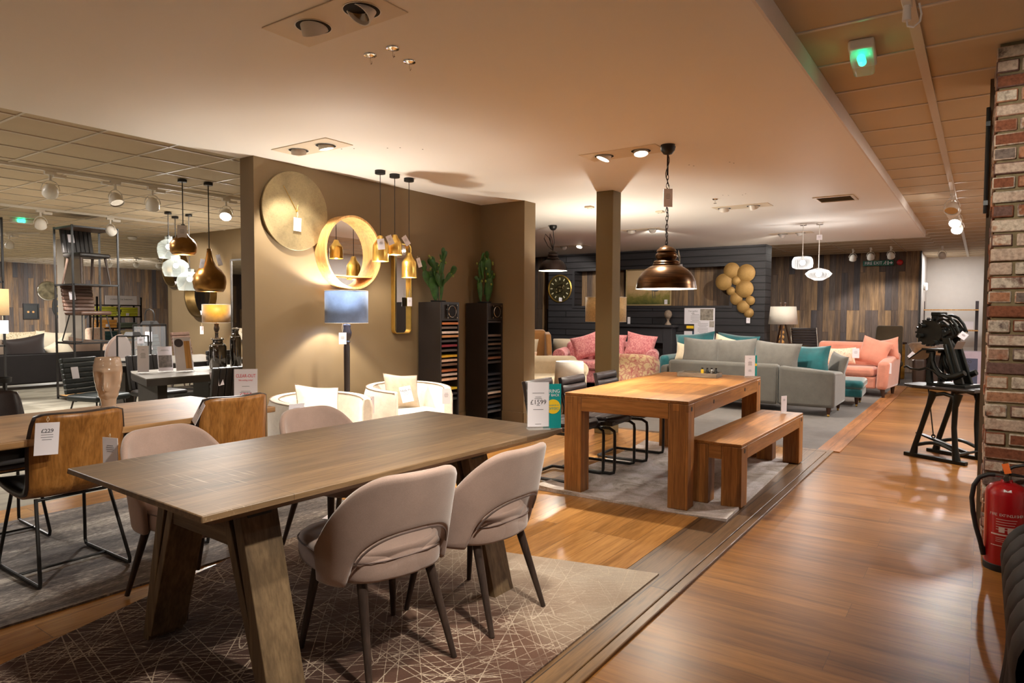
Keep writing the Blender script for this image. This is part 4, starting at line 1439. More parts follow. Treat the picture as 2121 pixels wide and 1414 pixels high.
m_cactus = plain('cactus_green', C(44, 84, 30), 0.5, var=0.45, nscale=16, bump=0.3)
m_bud = plain('cactus_bud', C(128, 140, 60), 0.6, var=0.2)
m_pot = plain('dark_pot', C(30, 28, 28), 0.5)
def cactus(label, loc, pads, buds, rz=0):
    t = thing('potted_cactus', label, 'plant', loc, rz)
    rnd = random.Random(len(pads) * 7)
    pads = list(pads)
    for (x, y, z0, L, w, lx, ly, tw) in list(pads):
        for k in range(2):
            f = rnd.uniform(0.45, 0.95)
            pads.append((x + L * f * math.sin(rad(lx)), y - L * f * math.sin(rad(ly)), z0 + L * f * math.cos(rad(lx)), rnd.uniform(0.08, 0.15), rnd.uniform(0.045, 0.075), max(-40, min(40, lx + rnd.uniform(-38, 38))), rnd.uniform(-30, 30), rnd.uniform(-70, 70)))
    pads = [p for p in pads if p[2] + p[3] < 0.67]
    obj('pot', MB().lathe([(0, 0), (0.085, 0), (0.09, 0.006), (0.09, 0.020), (0.08, 0.02), (0, 0.016)], 28), m_pot, t)
    for (x, y, z0, L, w, lx, ly, tw) in pads:
        m = Matrix.Translation((x, y, z0)) @ Matrix.Rotation(rad(tw), 4, 'Z') @ Matrix.Rotation(rad(lx), 4, 'Y') @ Matrix.Rotation(rad(ly), 4, 'X')
        prof = [(0.001, 0), (0.35, 0.05), (0.5, 0.18), (0.8, 0.4), (1.0, 0.65), (0.9, 0.85), (0.5, 0.97), (0, 1.0)]
        b = MB().lathe([(r * w / 2, z * L) for r, z in prof], 16, sy=0.38)
        k = MB().add(b.v, b.f, m)
        obj('pad', k, m_cactus, t, sub=1)
    b = MB()
    for x, y, z in buds:
        b.ball((x, y, z), (0.013, 0.013, 0.017), 8, 6)
    obj('bud', b, m_bud, t)
    return t
# local x points along the wall, towards the pier
cactus('larger many-lobed green cactus standing on the left sample tower', (-5.21, 5.96, 1.521),
       [(-0.03, 0, 0.01, 0.30, 0.13, -8, 0, 10), (0.03, 0.0, 0.01, 0.34, 0.06, 4, 0, 0), (0.045, 0.01, 0.28, 0.34, 0.065, 5, 0, 20), (-0.09, 0, 0.16, 0.22, 0.10, -22, 0, 10), (0.0, -0.03, 0.25, 0.22, 0.08, -18, 10, 60), (-0.03, 0.03, 0.30, 0.17, 0.09, 2, -8, -30), (0.07, 0, 0.22, 0.16, 0.06, 34, 0, 0), (0.01, -0.02, 0.18, 0.18, 0.08, -30, 12, 30), (0.06, 0.01, 0.52, 0.12, 0.05, 2, 0, 0), (0.01, 0.02, 0.01, 0.24, 0.05, 0, -6, 40)],
       [(-0.18, 0, 0.40), (-0.135, 0, 0.26), (-0.11, 0, 0.53), (-0.09, 0.0, 0.51), (0.02, -0.02, 0.48), (0.09, 0, 0.46), (0.16, 0, 0.34), (0.18, 0, 0.31), (-0.03, -0.04, 0.36), (0.0, -0.03, 0.42), (-0.10, -0.02, 0.38)], rad(57))
cactus('slimmer upright green cactus standing on the right sample tower', (-5.21, 6.85, 1.521),
       [(-0.05, 0, 0.01, 0.30, 0.08, -4, 0, 0), (-0.055, 0, 0.26, 0.30, 0.10, 4, 0, 10), (0.04, 0.0, 0.01, 0.32, 0.12, 6, 0, 0), (0.05, 0.0, 0.30, 0.28, 0.11, -2, 0, -10), (0.0, 0.02, 0.10, 0.30, 0.06, 14, 0, 0), (-0.02, -0.02, 0.30, 0.24, 0.05, -10, 0, 30)],
       [(-0.10, 0, 0.50), (-0.08, 0, 0.44), (0.03, 0, 0.56), (0.11, 0, 0.52), (0.11, 0, 0.50), (0.13, 0, 0.37), (0.03, -0.04, 0.37), (0.08, -0.03, 0.24), (-0.05, -0.04, 0.28), (0.0, -0.04, 0.28), (0.01, -0.03, 0.44)], rad(57))
# ---------------------------------------------------------------- dome pendants
t = NT('burnished_copper')
n1 = t.noise(1.4, t.coords((3, 3, 60)), 4, 0.6)
n2 = t.noise(5, t.coords(), 3)
r = t.ramp(n1, 0, [(0.3, C(56, 38, 22)), (0.55, C(96, 66, 38)), (0.75, C(136, 94, 56))])
r2 = t.ramp(n2, 0, [(0.3, (0.7, 0.7, 0.7, 1)), (0.7, (1.1, 1.1, 1.1, 1))])
m = t.mix((r, 0), (r2, 0), None, 'MULTIPLY', 0.7)
t.color(m, 2)
t.set(0.28, 0.85)
m_copper = t.m
m_bronze = plain('dark_bronze', C(52, 40, 36), 0.3, 0.8, var=0.15)
m_inner = plain('white_inner_enamel', C(240, 236, 222), 0.4, var=0.01)


def dome_pendant(label, x, y, zb, zt_, r, mat, zc_=2.8, light=60, chain=True):
    t = thing('dome_pendant', label, 'pendant light', (x, y, zc_))
    obj('canopy', MB().lathe([(0, -0.082), (0.012, -0.082), (0.035, -0.075), (0.058, -0.045), (0.064, -0.018), (0.058, -0.018), (0.058, -0.0), (0, 0)], 32), m_black, t)
    k = (zt_ - zb) / 0.37
    P = lambda a, b: (a * r / 0.25, (zb - zc_) + b * k)
    neck = [(0.0, 0.375), (0.02, 0.372), (0.03, 0.362), (0.05, 0.358), (0.075, 0.338), (0.082, 0.322), (0.072, 0.315), (0.086, 0.300), (0.092, 0.283), (0.088, 0.268), (0.078, 0.258), (0.074, 0.250), (0.096, 0.242), (0.108, 0.230), (0.104, 0.221), (0.114, 0.212), (0.110, 0.203)]
    obj('neck', MB().lathe([P(a, b) for a, b in neck], 48), mat, t)
    out = [(0.108, 0.203), (0.135, 0.192), (0.168, 0.172), (0.200, 0.142), (0.224, 0.106), (0.239, 0.066), (0.246, 0.03), (0.250, 0.008), (0.252, 0.0)]
    sh = obj('shade', MB().lathe([P(a, b) for a, b in out], 64), mat, t)
    inn = [(0.252, 0.0), (0.247, 0.001), (0.243, 0.03), (0.235, 0.064), (0.220, 0.104), (0.196, 0.139), (0.164, 0.168), (0.10, 0.196), (0.0, 0.2)]
    obj('shade_lining', MB().lathe([P(a, b) for a, b in inn], 64), m_inner, sh)
    c = MB()
    top = -0.08
    bot = (zt_ - zc_)
    if chain:
        c.cyl((0, 0, top), (0, 0, top - 0.17), 0.008, None, 8)
        z = top - 0.17
        n = int((z - bot) / 0.034)
        for i in range(n):
            zz = z - 0.034 * (i + 0.5)
            a = PI / 2 * (i % 2) + 0.3
            c.tube([(0.009 * math.cos(b) * math.cos(a), 0.009 * math.cos(b) * math.sin(a), zz + 0.024 * math.sin(b)) for b in [2 * PI * q / 10 for q in range(10)]], 0.0028, 5, True)
        obj('chain', c, m_bronze, t)
        obj('flex', MB().tube([(0.012 * math.sin(i * 0.9), 0.012 * math.cos(i * 0.7), top - (top - bot) * i / 24) for i in range(25)], 0.0035, 6), m_blackp, t)
        obj('hook', MB().cyl((0, 0, bot), (0, 0, bot - 0.03), 0.012, 0.016, 12).tube([(0, 0.012 * math.cos(b), bot + 0.008 + 0.012 * math.sin(b)) for b in [2 * PI * q / 10 for q in range(10)]], 0.004, 6, True), m_bronze, t)
    else:
        for i, dx in enumerate((-0.12, -0.05)):
            obj('chain', MB().tube([(0.0, 0, bot), (dx * 0.9, 0.02, bot + 0.08), (dx * 1.4, 0.02 * i, bot + 0.2), (dx * 1.2, 0, bot + 0.27), (dx * 0.7, 0.02, bot + 0.2), (0.0, 0, bot + 0.02)], 0.007, 6), m_bronze, t)
        obj('flex', MB().tube([(0, 0, bot), (0.02, 0, bot + 0.12), (0.0, 0, top)], 0.006, 6), m_blackp, t)
    obj('bulb', MB().ball((0, 0, zb - zc_ + 0.10), (0.035, 0.035, 0.05)), m_lamp, t)
    if light:
        bulb((x, y, zb + 0.03), light, WARM, 0.04)
    return t


dome_pendant('large burnished copper dome pendant on a chain over the oak table', -2.18, 5.38, 1.605, 1.965, 0.25, m_copper, light=20)
dome_pendant('dark bronze dome pendant with looped-up chain, hanging near the pier', -5.66, 9.25, 2.075, 2.40, 0.228, m_bronze, light=14, chain=False)
price_tag('clear pocket with white tag hanging on the copper pendant chain', (-2.165, 5.36, 2.455), rad(36), 0.075, 0.15, 0.02, 0, 0)
price_tag('thin tag on a string behind the copper dome neck', (-2.09, 5.42, 1.93), rad(60), 0.05, 0.08, 0.12, rad(-8), 0)

# ---------------------------------------------------------------- two clear glass pendants
m_cglass = thin_glass('ribbed_clear_glass', (0.85, 0.85, 0.84, 1), 0.07, 0.4)
m_bulbc = glow('frosted_bulb', (1.0, 0.95, 0.88, 1), 5.0)
def glass_pendant(label, x, y, zb, zt_, r, prof, tag_=False):
    t = thing('glass_pendant', label, 'pendant light', (x, y, 2.8))
    obj('canopy', MB().lathe([(0, -0.03), (0.05, -0.03), (0.05, 0), (0, 0)], 24), m_chrome, t)
    obj('cord', MB().cyl((0, 0, zt_ - 2.8), (0, 0, -0.03), 0.006, None, 8), m_white, t)
    h = zt_ - zb
    gs_ = MB().lathe([(a * r, zb - 2.8 + b * h) for a, b in prof], 96)
    k_ = 24
    gs_.v = [(x * (1 + 0.03 * math.cos(k_ * math.atan2(y, x))), y * (1 + 0.03 * math.cos(k_ * math.atan2(y, x))), z) for x, y, z in gs_.v]
    obj('glass_shade', gs_, m_cglass, t, angle=180)
    obj('bulb', MB().ball((0, 0, (zb + zt_) / 2 - 2.8), 0.042), m_bulbc, t)
    obj('socket', MB().cyl((0, 0, zt_ - 2.8), (0, 0, (zb + zt_) / 2 - 2.8 + 0.03), 0.018, None, 12), m_chrome, t)
    bulb((x, y, zb - 0.05), 8, COOL, 0.03)
glass_pendant('clear glass pendant shaped like a soft drum, hanging higher left', -2.306, 11.184, 2.10, 2.30, 0.15, [(0.6, 0), (0.95, 0.12), (1.0, 0.4), (0.97, 0.7), (0.8, 0.92), (0.15, 1.0)])
glass_pendant('clear cut-glass pendant shaped like a flat lens, hanging lower right', -2.074, 11.202, 1.92, 2.11, 0.185, [(0.3, 0), (0.8, 0.25), (1.0, 0.52), (0.75, 0.78), (0.12, 1.0)])
price_tag('small white tag on the cord of the right glass pendant', (-2.07, 11.18, 2.62), rad(10), 0.08, 0.08, 0.005, 0)

# ---------------------------------------------------------------- the charcoal wall: niche painting, mantel, poster, discs, clock
t = NT('oil_painting')
mp = t.coords()
sx = t.n('ShaderNodeSeparateXYZ')
t.l(mp, 0, sx, 0)
n1 = t.noise(5, mp, 6, 0.7, 0.8)
ad = t.n('ShaderNodeMath', operation='MULTIPLY_ADD')
t.l(n1, 0, ad, 0)
ad.inputs[1].default_value = 0.45
zz = t.n('ShaderNodeMath', operation='MULTIPLY_ADD')
t.l(sx, 'Z', zz, 0)
zz.inputs[1].default_value = 1.0
zz.inputs[2].default_value = 0.18
t.l(zz, 0, ad, 2)
r = t.ramp(ad, 0, [(0.1, C(70, 56, 34)), (0.28, C(96, 104, 66)), (0.42, C(74, 82, 40)), (0.58, C(132, 124, 62)), (0.74, C(204, 170, 122)), (0.95, C(222, 192, 150))])
t.color(r)
t.set(0.5)
m_paint = t.m
pt = thing('framed_painting', 'framed landscape painting with a heron standing in the wall niche', 'painting', (-6.13, 14.10, 1.575), rad(0))
obj('canvas', MB().box((0, 0.0, 0.41), (1.02, 0.02, 0.76)), m_paint, pt)
obj('frame', MB().span((-0.54, -0.02, 0), (0.54, 0.02, 0.025)).span((-0.54, -0.02, 0.80), (0.54, 0.02, 0.825)).span((-0.54, -0.02, 0.025), (-0.515, 0.02, 0.80)).span((0.515, -0.02, 0.025), (0.54, 0.02, 0.80)), plain('pale_gilt', C(206, 180, 132), 0.4, 0.3), pt, bevel=0.003)
hb = MB()
hb.tube([(0.02, -0.013, 0.52), (-0.05, -0.013, 0.62), (-0.02, -0.013, 0.72), (0.06, -0.013, 0.74), (0.13, -0.013, 0.70)], [0.05, 0.04, 0.025, 0.02, 0.006], 8)
hb.ball((0.12, -0.012, 0.42), (0.16, 0.003, 0.09), 16, 8, Matrix.Rotation(rad(30), 4, 'Y'))
hb.tube([(0.16, -0.013, 0.34), (0.17, -0.013, 0.16)], 0.008, 6).tube([(0.10, -0.013, 0.34), (0.12, -0.013, 0.16)], 0.008, 6)
obj('heron', MB().add([(x, -0.012 + (y + 0.012) * 0.06, z) for x, y, z in hb.v], hb.f), plain('heron_grey', C(84, 84, 88), 0.6, var=0.3, nscale=20), pt)
o = price_tag('small white tag on the painting corner', (-5.70, 14.075, 1.71), 0, 0.07, 0.10, 0.005, 0)

mn = thing('fireplace_mantel', 'charcoal painted mantelpiece standing before the dark shiplap wall', 'mantel', (-6.22, 13.92, 0))
obj('shelf', MB().span((-0.84, -0.20, 1.10), (0.84, 0.12, 1.155)), m_char, mn, bevel=0.006)
obj('jamb', MB().span((-0.78, -0.14, 0), (-0.58, 0.12, 1.10)), m_char, mn, bevel=0.004)
obj('jamb', MB().span((0.58, -0.14, 0), (0.78, 0.12, 1.10)), m_char, mn, bevel=0.004)
obj('lintel', MB().span((-0.58, -0.13, 0.80), (0.58, 0.12, 1.10)).span((-0.58, -0.15, 0.76), (0.58, 0.12, 0.80)), m_char, mn, bevel=0.004)
obj('hearth_back', MB().span((-0.58, 0.06, 0), (0.58, 0.12, 0.76)), m_black, mn)
fn_ = thing('finial_ornament', 'mottled grey artichoke ornament on pedestal atop the mantel', 'ornament', (-5.56, 13.86, 1.156))
obj('globe', MB().ball((0, 0, 0.225), (0.085, 0.085, 0.095), 20, 14), plain('mottled_stone', C(140, 122, 106), 0.7, var=0.4, nscale=40, bump=0.6), fn_)
obj('pedestal', MB().lathe([(0, 0), (0.07, 0), (0.065, 0.02), (0.03, 0.06), (0.022, 0.10), (0.045, 0.13), (0, 0.14)], 24), plain('mottled_stone_foot', C(150, 132, 116), 0.7, var=0.2, nscale=30), fn_)
stand_card('tiny white price card standing on the dark mantel shelf', (-6.46, 13.82, 1.156), rad(10), 0.06, 0.15, lean=0, body=[(0.8, 4, 0.4)])

ps = thing('wall_poster', 'white collage poster with sofa photographs on charcoal wall', 'poster', (-4.93, 14.042, 1.10))
obj('sheet', MB().box((0, 0, 0), (0.66, 0.012, 0.90)), m_paper, ps)
pic = MB().box((0.16, -0.007, 0.28), (0.28, 0.002, 0.24))
obj('photo', pic, plain('photo_grey', C(150, 140, 128), 0.5, var=0.5, nscale=18), ps)
obj('photo', MB().box((-0.22, -0.007, 0.0), (0.22, 0.002, 0.15)), plain('photo_dark', C(40, 32, 30), 0.5), ps)
obj('photo', MB().box((-0.20, -0.0085, 0.01), (0.16, 0.002, 0.06)), m_yel, ps)
obj('photo', MB().box((-0.13, -0.0065, -0.06), (0.04, 0.002, 0.18)), plain('photo_blue', C(50, 74, 100), 0.5), ps)
obj('photo', MB().box((-0.03, -0.007, -0.26), (0.20, 0.002, 0.16)), plain('photo_mono', C(110, 106, 104), 0.5, var=0.6, nscale=26), ps)
obj('photo', MB().box((0.19, -0.007, -0.26), (0.20, 0.002, 0.16)), plain('photo_teal', C(140, 160, 156), 0.5, var=0.4, nscale=22), ps)
obj('photo', MB().box((0.24, -0.008, -0.20), (0.07, 0.002, 0.07)), plain('photo_pink', C(206, 130, 136), 0.5), ps)
obj('photo', MB().box((0.27, -0.007, 0.08), (0.10, 0.002, 0.13)), plain('photo_lamp', C(176, 166, 156), 0.5, var=0.3, nscale=16), ps)
p = MB()
for k in range(18):
    p.box((-0.08 if k < 6 else 0.08, -0.0066, 0.28 - k * 0.032), (0.22 if k % 4 else 0.16, 0.001, 0.006))
obj('print', p, m_print, ps)
text('lettering', 'Your perfect\nsofa', 0.05, m_print, ps, (-0.14, -0.0075, 0.33), squeeze=0.8)

t = NT('beaten_gold_disc')
n1 = t.noise(2.5, t.coords(), 3)
n2 = t.noise(140, t.coords(), 3)
r = t.ramp(n1, 0, [(0.3, C(136, 100, 52)), (0.7, C(186, 146, 84))])
r2 = t.ramp(n2, 0, [(0.3, (0.6, 0.6, 0.6, 1)), (0.65, (1.1, 1.1, 1.1, 1))])
m = t.mix((r, 0), (r2, 0), None, 'MULTIPLY', 0.8)
t.color(m, 2)
t.set(0.55, 0.25)
t.bump(n2, 0, 0.6, 0.004)
m_disc = t.m
DD = [(-4.26, 2.29, 0.165, 'gold disc of wall art, large one at the top left of the cluster'), (-3.96, 2.23, 0.178, 'gold disc of wall art, large one at the top right of the cluster'), (-4.42, 2.06, 0.170, 'gold disc of wall art, large one furthest left, overlapping the niche'), (-4.16, 2.08, 0.088, 'small gold disc between the three large upper discs'), (-3.99, 1.91, 0.178, 'large gold disc in the middle of the cluster'), (-4.27, 1.87, 0.088, 'small gold disc below the leftmost large disc'), (-4.16, 1.71, 0.125, 'medium gold disc at lower left of the cluster'), (-3.87, 1.67, 0.092, 'small gold disc at the right of the lower cluster'), (-4.01, 1.545, 0.125, 'medium gold disc second from bottom of the cluster'), (-3.90, 1.42, 0.098, 'small gold disc lowest of all in the cluster')]
for i, (x, z, r_, lab) in enumerate(DD):
    d = thing('wall_disc', lab, 'wall art', (x, 14.05, z), group='gold wall discs on the charcoal wall')
    dep = 0.03 + (0.018 if i in (1, 3, 4, 7, 8) else 0.0)
    obj('dish', MB().lathe([(0, 0), (0.02, 0), (r_ * 0.5, -0.004), (r_, -0.03), (r_ + 0.004, -0.024), (r_, -0.018), (r_ * 0.5, 0.012), (0, 0.016)], 40, mtx=Matrix.Translation((0, -dep - 0.016, 0)) @ Matrix.Rotation(PI / 2, 4, 'X') @ Matrix.Diagonal((1, 1, 1, 1))), m_disc, d)
    obj('bracket', MB().cyl((0, 0, 0), (0, -dep, 0), 0.012, None, 10), m_black, d)
price_tag('small lilac price tag hanging below the gold disc cluster', (-3.90, 14.0, 1.33), 0, 0.075, 0.11, 0.01, 0)

gc = thing('wall_clock', 'gilt-rimmed round skeleton clock on the charcoal shiplap wall', 'clock', (-8.39, 14.05, 1.99))
RX = Matrix.Rotation(PI / 2, 4, 'X')
obj('rim', MB().lathe([(0.30, 0), (0.33, 0.0), (0.335, 0.02), (0.31, 0.03), (0.30, 0.0)], 56, mtx=RX), m_brass, gc)
obj('dial', MB().cyl((0, -0.002, 0), (0, -0.008, 0), 0.30, None, 56), plain('aged_dial', C(160, 148, 110), 0.12, 0.9, var=0.5, nscale=9), gc)
nb = MB()
for k in range(12):
    a = 2 * PI * k / 12
    nb.box((0.235 * math.sin(a), -0.012, 0.235 * math.cos(a)), (0.026, 0.004, 0.06), (0, a, 0))
obj('numeral', nb, plain('pale_numeral', C(190, 180, 146), 0.5), gc)
gw = MB()
for rr_, q in ((0.09, 16), (0.05, 10), (0.04, 10)):
    for cx_, cz_ in (((0, 0),) if rr_ > 0.08 else ((0.06, 0.05), (-0.05, -0.07))):
        gw.tube([(cx_ + rr_ * math.cos(2 * PI * k / 24), -0.014, cz_ + rr_ * math.sin(2 * PI * k / 24)) for k in range(24)], 0.010, 6, True)
gw.cyl((0, -0.018, 0), (0.10, -0.018, 0.14), 0.008, 0.003, 6).cyl((0, -0.018, 0), (-0.16, -0.018, 0.04), 0.008, 0.003, 6)
obj('gearwork', gw, plain('dark_gears', C(70, 58, 36), 0.35, 0.8), gc)
price_tag('small white tag on the gilt skeleton clock dial', (-8.36, 14.02, 1.78), 0, 0.08, 0.09, 0.01, 0)
th_ = thing('thermostat', 'white thermostat box on wooden wall by the shiplap corner', 'thermostat', (-8.86, 14.60, 1.33))
obj('case', MB().box((0, -0.025, 0), (0.20, 0.05, 0.15)), m_white, th_, bevel=0.006)
obj('screen', MB().box((0.045, -0.052, 0), (0.08, 0.004, 0.09)), m_blackp, th_)
o = obj('wall_conduit', MB().span((-8.95, 14.54, 1.83), (-8.80, 14.60, 2.80)), m_steel)
tag(o, 'grey metal conduit box on the wooden wall beside gilt clock', 'conduit')

# ---------------------------------------------------------------- soft seating beyond the oak table
m_gchen = fabric('grey_green_chenille', C(104, 101, 95), 0.85, 0.10, 200, 0.4, 0.4, 8)
m_gchenc = fabric('grey_chenille_cushion', C(116, 112, 106), 0.85, 0.14, 180, 0.4, 0.5, 8)
m_tealv = fabric('teal_velvet', C(0, 92, 98), 0.55, 0.3, 280, 0.1, 0.9, 7)
m_coral = fabric('coral_pink_velvet', C(218, 142, 118), 0.65, 0.12, 280, 0.15, 0.7, 6)
m_cream2 = fabric('cream_linen', C(214, 196, 168), 0.85, 0.1, 240, 0.2, 0.2, 8)
m_turned = wood('turned_dark_leg', C(44, 26, 18), C(76, 46, 30), 'z', 1.5, 0.35)
def leg(par, x, y, h, r0=0.035, castor=True, sx=0, sy=0):
    l_ = obj('leg', MB().cyl((x + sx, y + sy, 0.03 if castor else 0), (x, y, h), r0 * 0.55, r0, 14), m_turned, par)
    if castor:
        obj('castor', MB().cyl((x + sx - 0.012, y + sy, 0.02), (x + sx + 0.012, y + sy, 0.02), 0.02, None, 14), m_brass, l_)
# grey corner sofa seen from behind (its back towards the camera)
sf = thing('sofa', 'grey chenille sofa seen from behind, beyond the oak table', 'sofa', (-2.75, 9.92, 0))
obj('back', MB().span((-1.20, -0.05, 0.12), (0.42, 0.14, 0.69)), m_gchen, sf, bevel=0.05, seg=4)
ae = MB()
def armp(u, v):
    x = 0.42 + u * 0.74
    z = 0.125 + v * (0.55 - 0.06 * u ** 1.5)
    return Vector((x, -0.05 + 0.05 * u * u, z))
ae.hexa([(0.425, -0.05, 0.12), (1.15, 0.0, 0.12), (1.15, 0.90, 0.12), (0.425, 0.16, 0.12)], [(0.425, -0.05, 0.675), (1.15, 0.0, 0.615), (1.15, 0.90, 0.56), (0.425, 0.16, 0.675)])
obj('arm', ae, m_gchen, sf, bevel=0.045, seg=4)
obj('seat', MB().span((-1.15, 0.16, 0.14), (0.42, 0.90, 0.42)), m_gchen, sf, bevel=0.05, seg=3)
obj('arm', MB().span((-1.35, 0.0, 0.12), (-1.21, 0.90, 0.60)), m_gchen, sf, bevel=0.05, seg=4)
obj('piping', MB().tube([(0.422, -0.053, 0.13), (0.422, -0.054, 0.66)], 0.006, 6), plain('chenille_piping', C(96, 94, 88), 0.8), sf)
leg(sf, -1.15, 0.03, 0.125)
leg(sf, 1.07, 0.05, 0.125)
leg(sf, 1.07, 0.80, 0.125)
Z = lambda a: rad(a)
GC = 'grey cushions along the sofa back'
cushion('cushion', 'grey chenille cushion on sofa, leftmost along its back', (-3.52, 10.12, 0.80), (rad(-10), rad(2), 0), (0.60, 0.20, 0.46), m_gchenc, GC)
cushion('cushion', 'grey chenille cushion on sofa, second along its back', (-3.00, 10.13, 0.80), (rad(-10), rad(-3), 0), (0.62, 0.20, 0.46), m_gchenc, GC)
cushion('cushion', 'grey chenille cushion on sofa behind the slim price card', (-2.42, 10.14, 0.775), (rad(-12), rad(4), 0), (0.66, 0.20, 0.46), m_gchenc, GC)
cushion('cushion', 'dark teal velvet cushion at the right end of grey sofa', (-2.02, 10.45, 0.73), (rad(-14), rad(-2), rad(-12)), (0.56, 0.18, 0.44), m_tealv)
cushion('cushion', 'pale cream cushion peeking above the grey sofa middle', (-3.28, 10.55, 0.86), (rad(-6), rad(16), 0), (0.42, 0.16, 0.36), m_cream2)
cushion('cushion', 'small grey cushion at right of dark teal one', (-1.70, 10.74, 0.66), (rad(-10), rad(10), rad(-50)), (0.40, 0.14, 0.34), m_gchenc)
# teal sofa facing the camera behind it
ts = thing('sofa', 'teal velvet sofa mostly hidden behind the grey sofa', 'sofa', (-3.85, 11.75, 0))
obj('seat', MB().span((-0.66, -0.42, 0.14), (0.66, 0.36, 0.44)), m_tealv, ts, bevel=0.05, seg=3)
obj('back', MB().span((-0.82, 0.30, 0.14), (0.82, 0.48, 0.88)), m_tealv, ts, bevel=0.06, seg=4)
obj('arm', MB().span((-0.86, -0.44, 0.12), (-0.67, 0.40, 0.66)), m_tealv, ts, bevel=0.07, seg=4)
obj('arm', MB().span((0.67, -0.44, 0.12), (0.86, 0.40, 0.66)), m_tealv, ts, bevel=0.07, seg=4)
for sx_ in (-0.78, 0.78):
    leg(ts, sx_, -0.36, 0.13)
    leg(ts, sx_, 0.38, 0.13)
cushion('cushion', 'bright teal cushion on the teal sofa, left one', (-4.16, 11.62, 0.80), (rad(-16), rad(-6), rad(-4)), (0.74, 0.22, 0.54), m_tealv, 'teal sofa cushions')
cushion('cushion', 'bright teal cushion on the teal sofa, right one behind poster foot', (-3.44, 11.66, 0.80), (rad(-16), rad(5), 0), (0.72, 0.22, 0.52), m_tealv, 'teal sofa cushions')
cushion('cushion', 'cream cushion squeezed between teal and grey sofas', (-4.22, 11.42, 0.70), (rad(-20), rad(12), rad(30)), (0.4, 0.14, 0.34), m_cream2)
# teal footstool
fs_ = thing('footstool', 'teal velvet footstool on turned legs beside grey sofa end', 'footstool', (-1.88, 11.62, 0), rad(3))
obj('base_pad', MB().span((-0.42, -0.36, 0.14), (0.42, 0.36, 0.27)), m_tealv, fs_, bevel=0.03, seg=3)
obj('top_pad', MB().span((-0.44, -0.38, 0.27), (0.44, 0.38, 0.40)), m_tealv, fs_, bevel=0.055, seg=4)
for sx_ in (-0.34, 0.34):
    for sy_ in (-0.28, 0.28):
        leg(fs_, sx_, sy_, 0.15)
# coral loveseat
lv = thing('loveseat', 'coral pink loveseat facing the footstool by the walkway', 'sofa', (-1.74, 13.25, 0), rad(-6))
obj('base', MB().span((-0.80, -0.42, 0.14), (0.34, 0.40, 0.34)), m_coral, lv, bevel=0.03, seg=3)
obj('seat_cushion', MB().span((-0.76, -0.45, 0.34), (0.32, 0.30, 0.50)), m_coral, lv, bevel=0.06, seg=4)
obj('back', MB().hexa([(-0.82, 0.26, 0.14), (0.42, 0.26, 0.14), (0.42, 0.46, 0.14), (-0.82, 0.46, 0.14)], [(-0.80, 0.32, 0.90), (0.40, 0.32, 0.90), (0.40, 0.48, 0.90), (-0.80, 0.48, 0.90)]), m_coral, lv, bevel=0.06, seg=4)
for sg, x0, x1 in ((1, 0.34, 0.52), (-1, -0.80, -0.98)):
    xa, xb = min(x0, x1), max(x0, x1)
    obj('arm', MB().hexa([(xa, -0.44, 0.13), (xb, -0.44, 0.13), (xb, 0.46, 0.13), (xa, 0.46, 0.13)], [(xa + sg * 0.03, -0.44, 0.60), (xb + sg * 0.04, -0.44, 0.60), (xb + sg * 0.04, 0.46, 0.74), (xa + sg * 0.03, 0.46, 0.74)]), m_coral, lv, bevel=0.06, seg=4)
leg(lv, 0.44, -0.36, 0.14, 0.04, False, 0.02, -0.02)
leg(lv, -0.90, -0.36, 0.14, 0.04, False, -0.02, -0.02)
leg(lv, 0.44, 0.40, 0.14, 0.04, False)
leg(lv, -0.90, 0.40, 0.14, 0.04, False)
t = NT('blush_print')
n1 = t.noise(16, t.coords(), 4, 0.7)
r = t.ramp(n1, 0, [(0.4, C(226, 186, 160)), (0.55, C(238, 214, 190)), (0.7, C(206, 128, 100))])
t.color(r)
t.set(0.8)
m_blush = t.m
cushion('cushion', 'blush patterned oblong cushion on coral loveseat', (-2.04, 13.14, 0.66), (rad(-18), rad(-4), rad(-4)), (0.50, 0.15, 0.30), m_blush)
cushion('cushion', 'coral pink cushion turned on its corner, nearest on loveseat', (-1.52, 13.20, 0.75), (rad(-16), rad(14), rad(-14)), (0.50, 0.18, 0.48), m_coral, 'coral cushions')
cushion('cushion', 'coral pink cushion tucked behind at loveseat right arm', (-1.34, 13.42, 0.78), (rad(-10), rad(-12), rad(-30)), (0.44, 0.16, 0.40), m_coral, 'coral cushions')
price_tag('white price tag hanging on blush oblong cushion', (-1.78, 13.02, 0.82), rad(10), 0.11, 0.17, 0.01, 0)
price_tag('white price tag hanging from the coral loveseat arm front', (-1.26, 12.80, 0.61), rad(10), 0.10, 0.18, 0.02, 0)

# pink patterned sofa, floral armchair, wing chair, beige sofa
def floral(name, base, motif, dark, scale):
    t = NT(name)
    n0 = t.noise(scale * 0.6, t.coords(), 3)
    v = t.n('ShaderNodeTexVoronoi', feature='DISTANCE_TO_EDGE')
    v.inputs['Scale'].default_value = scale
    mp_ = t.coords()
    av = t.n('ShaderNodeVectorMath', operation='MULTIPLY_ADD')
    t.l(n0, 1, av, 0)
    av.inputs[1].default_value = (0.35, 0.35, 0.35)
    t.l(mp_, 0, av, 2)
    t.l(av, 0, v, 'Vector')
    r = t.ramp(v, 0, [(0.0, motif), (0.06, motif), (0.10, base), (1.0, base)])
    n1 = t.noise(scale * 1.5, t.coords(), 4, 0.7, 1.5)
    r1 = t.ramp(n1, 0, [(0.52, (0, 0, 0, 1)), (0.58, (0.85, 0.85, 0.85, 1))])
    m = t.mix((r, 0), dark, (r1, 0))
    t.color(m, 2)
    t.set(0.85, 0, 0.2, 0.3)
    return t.m
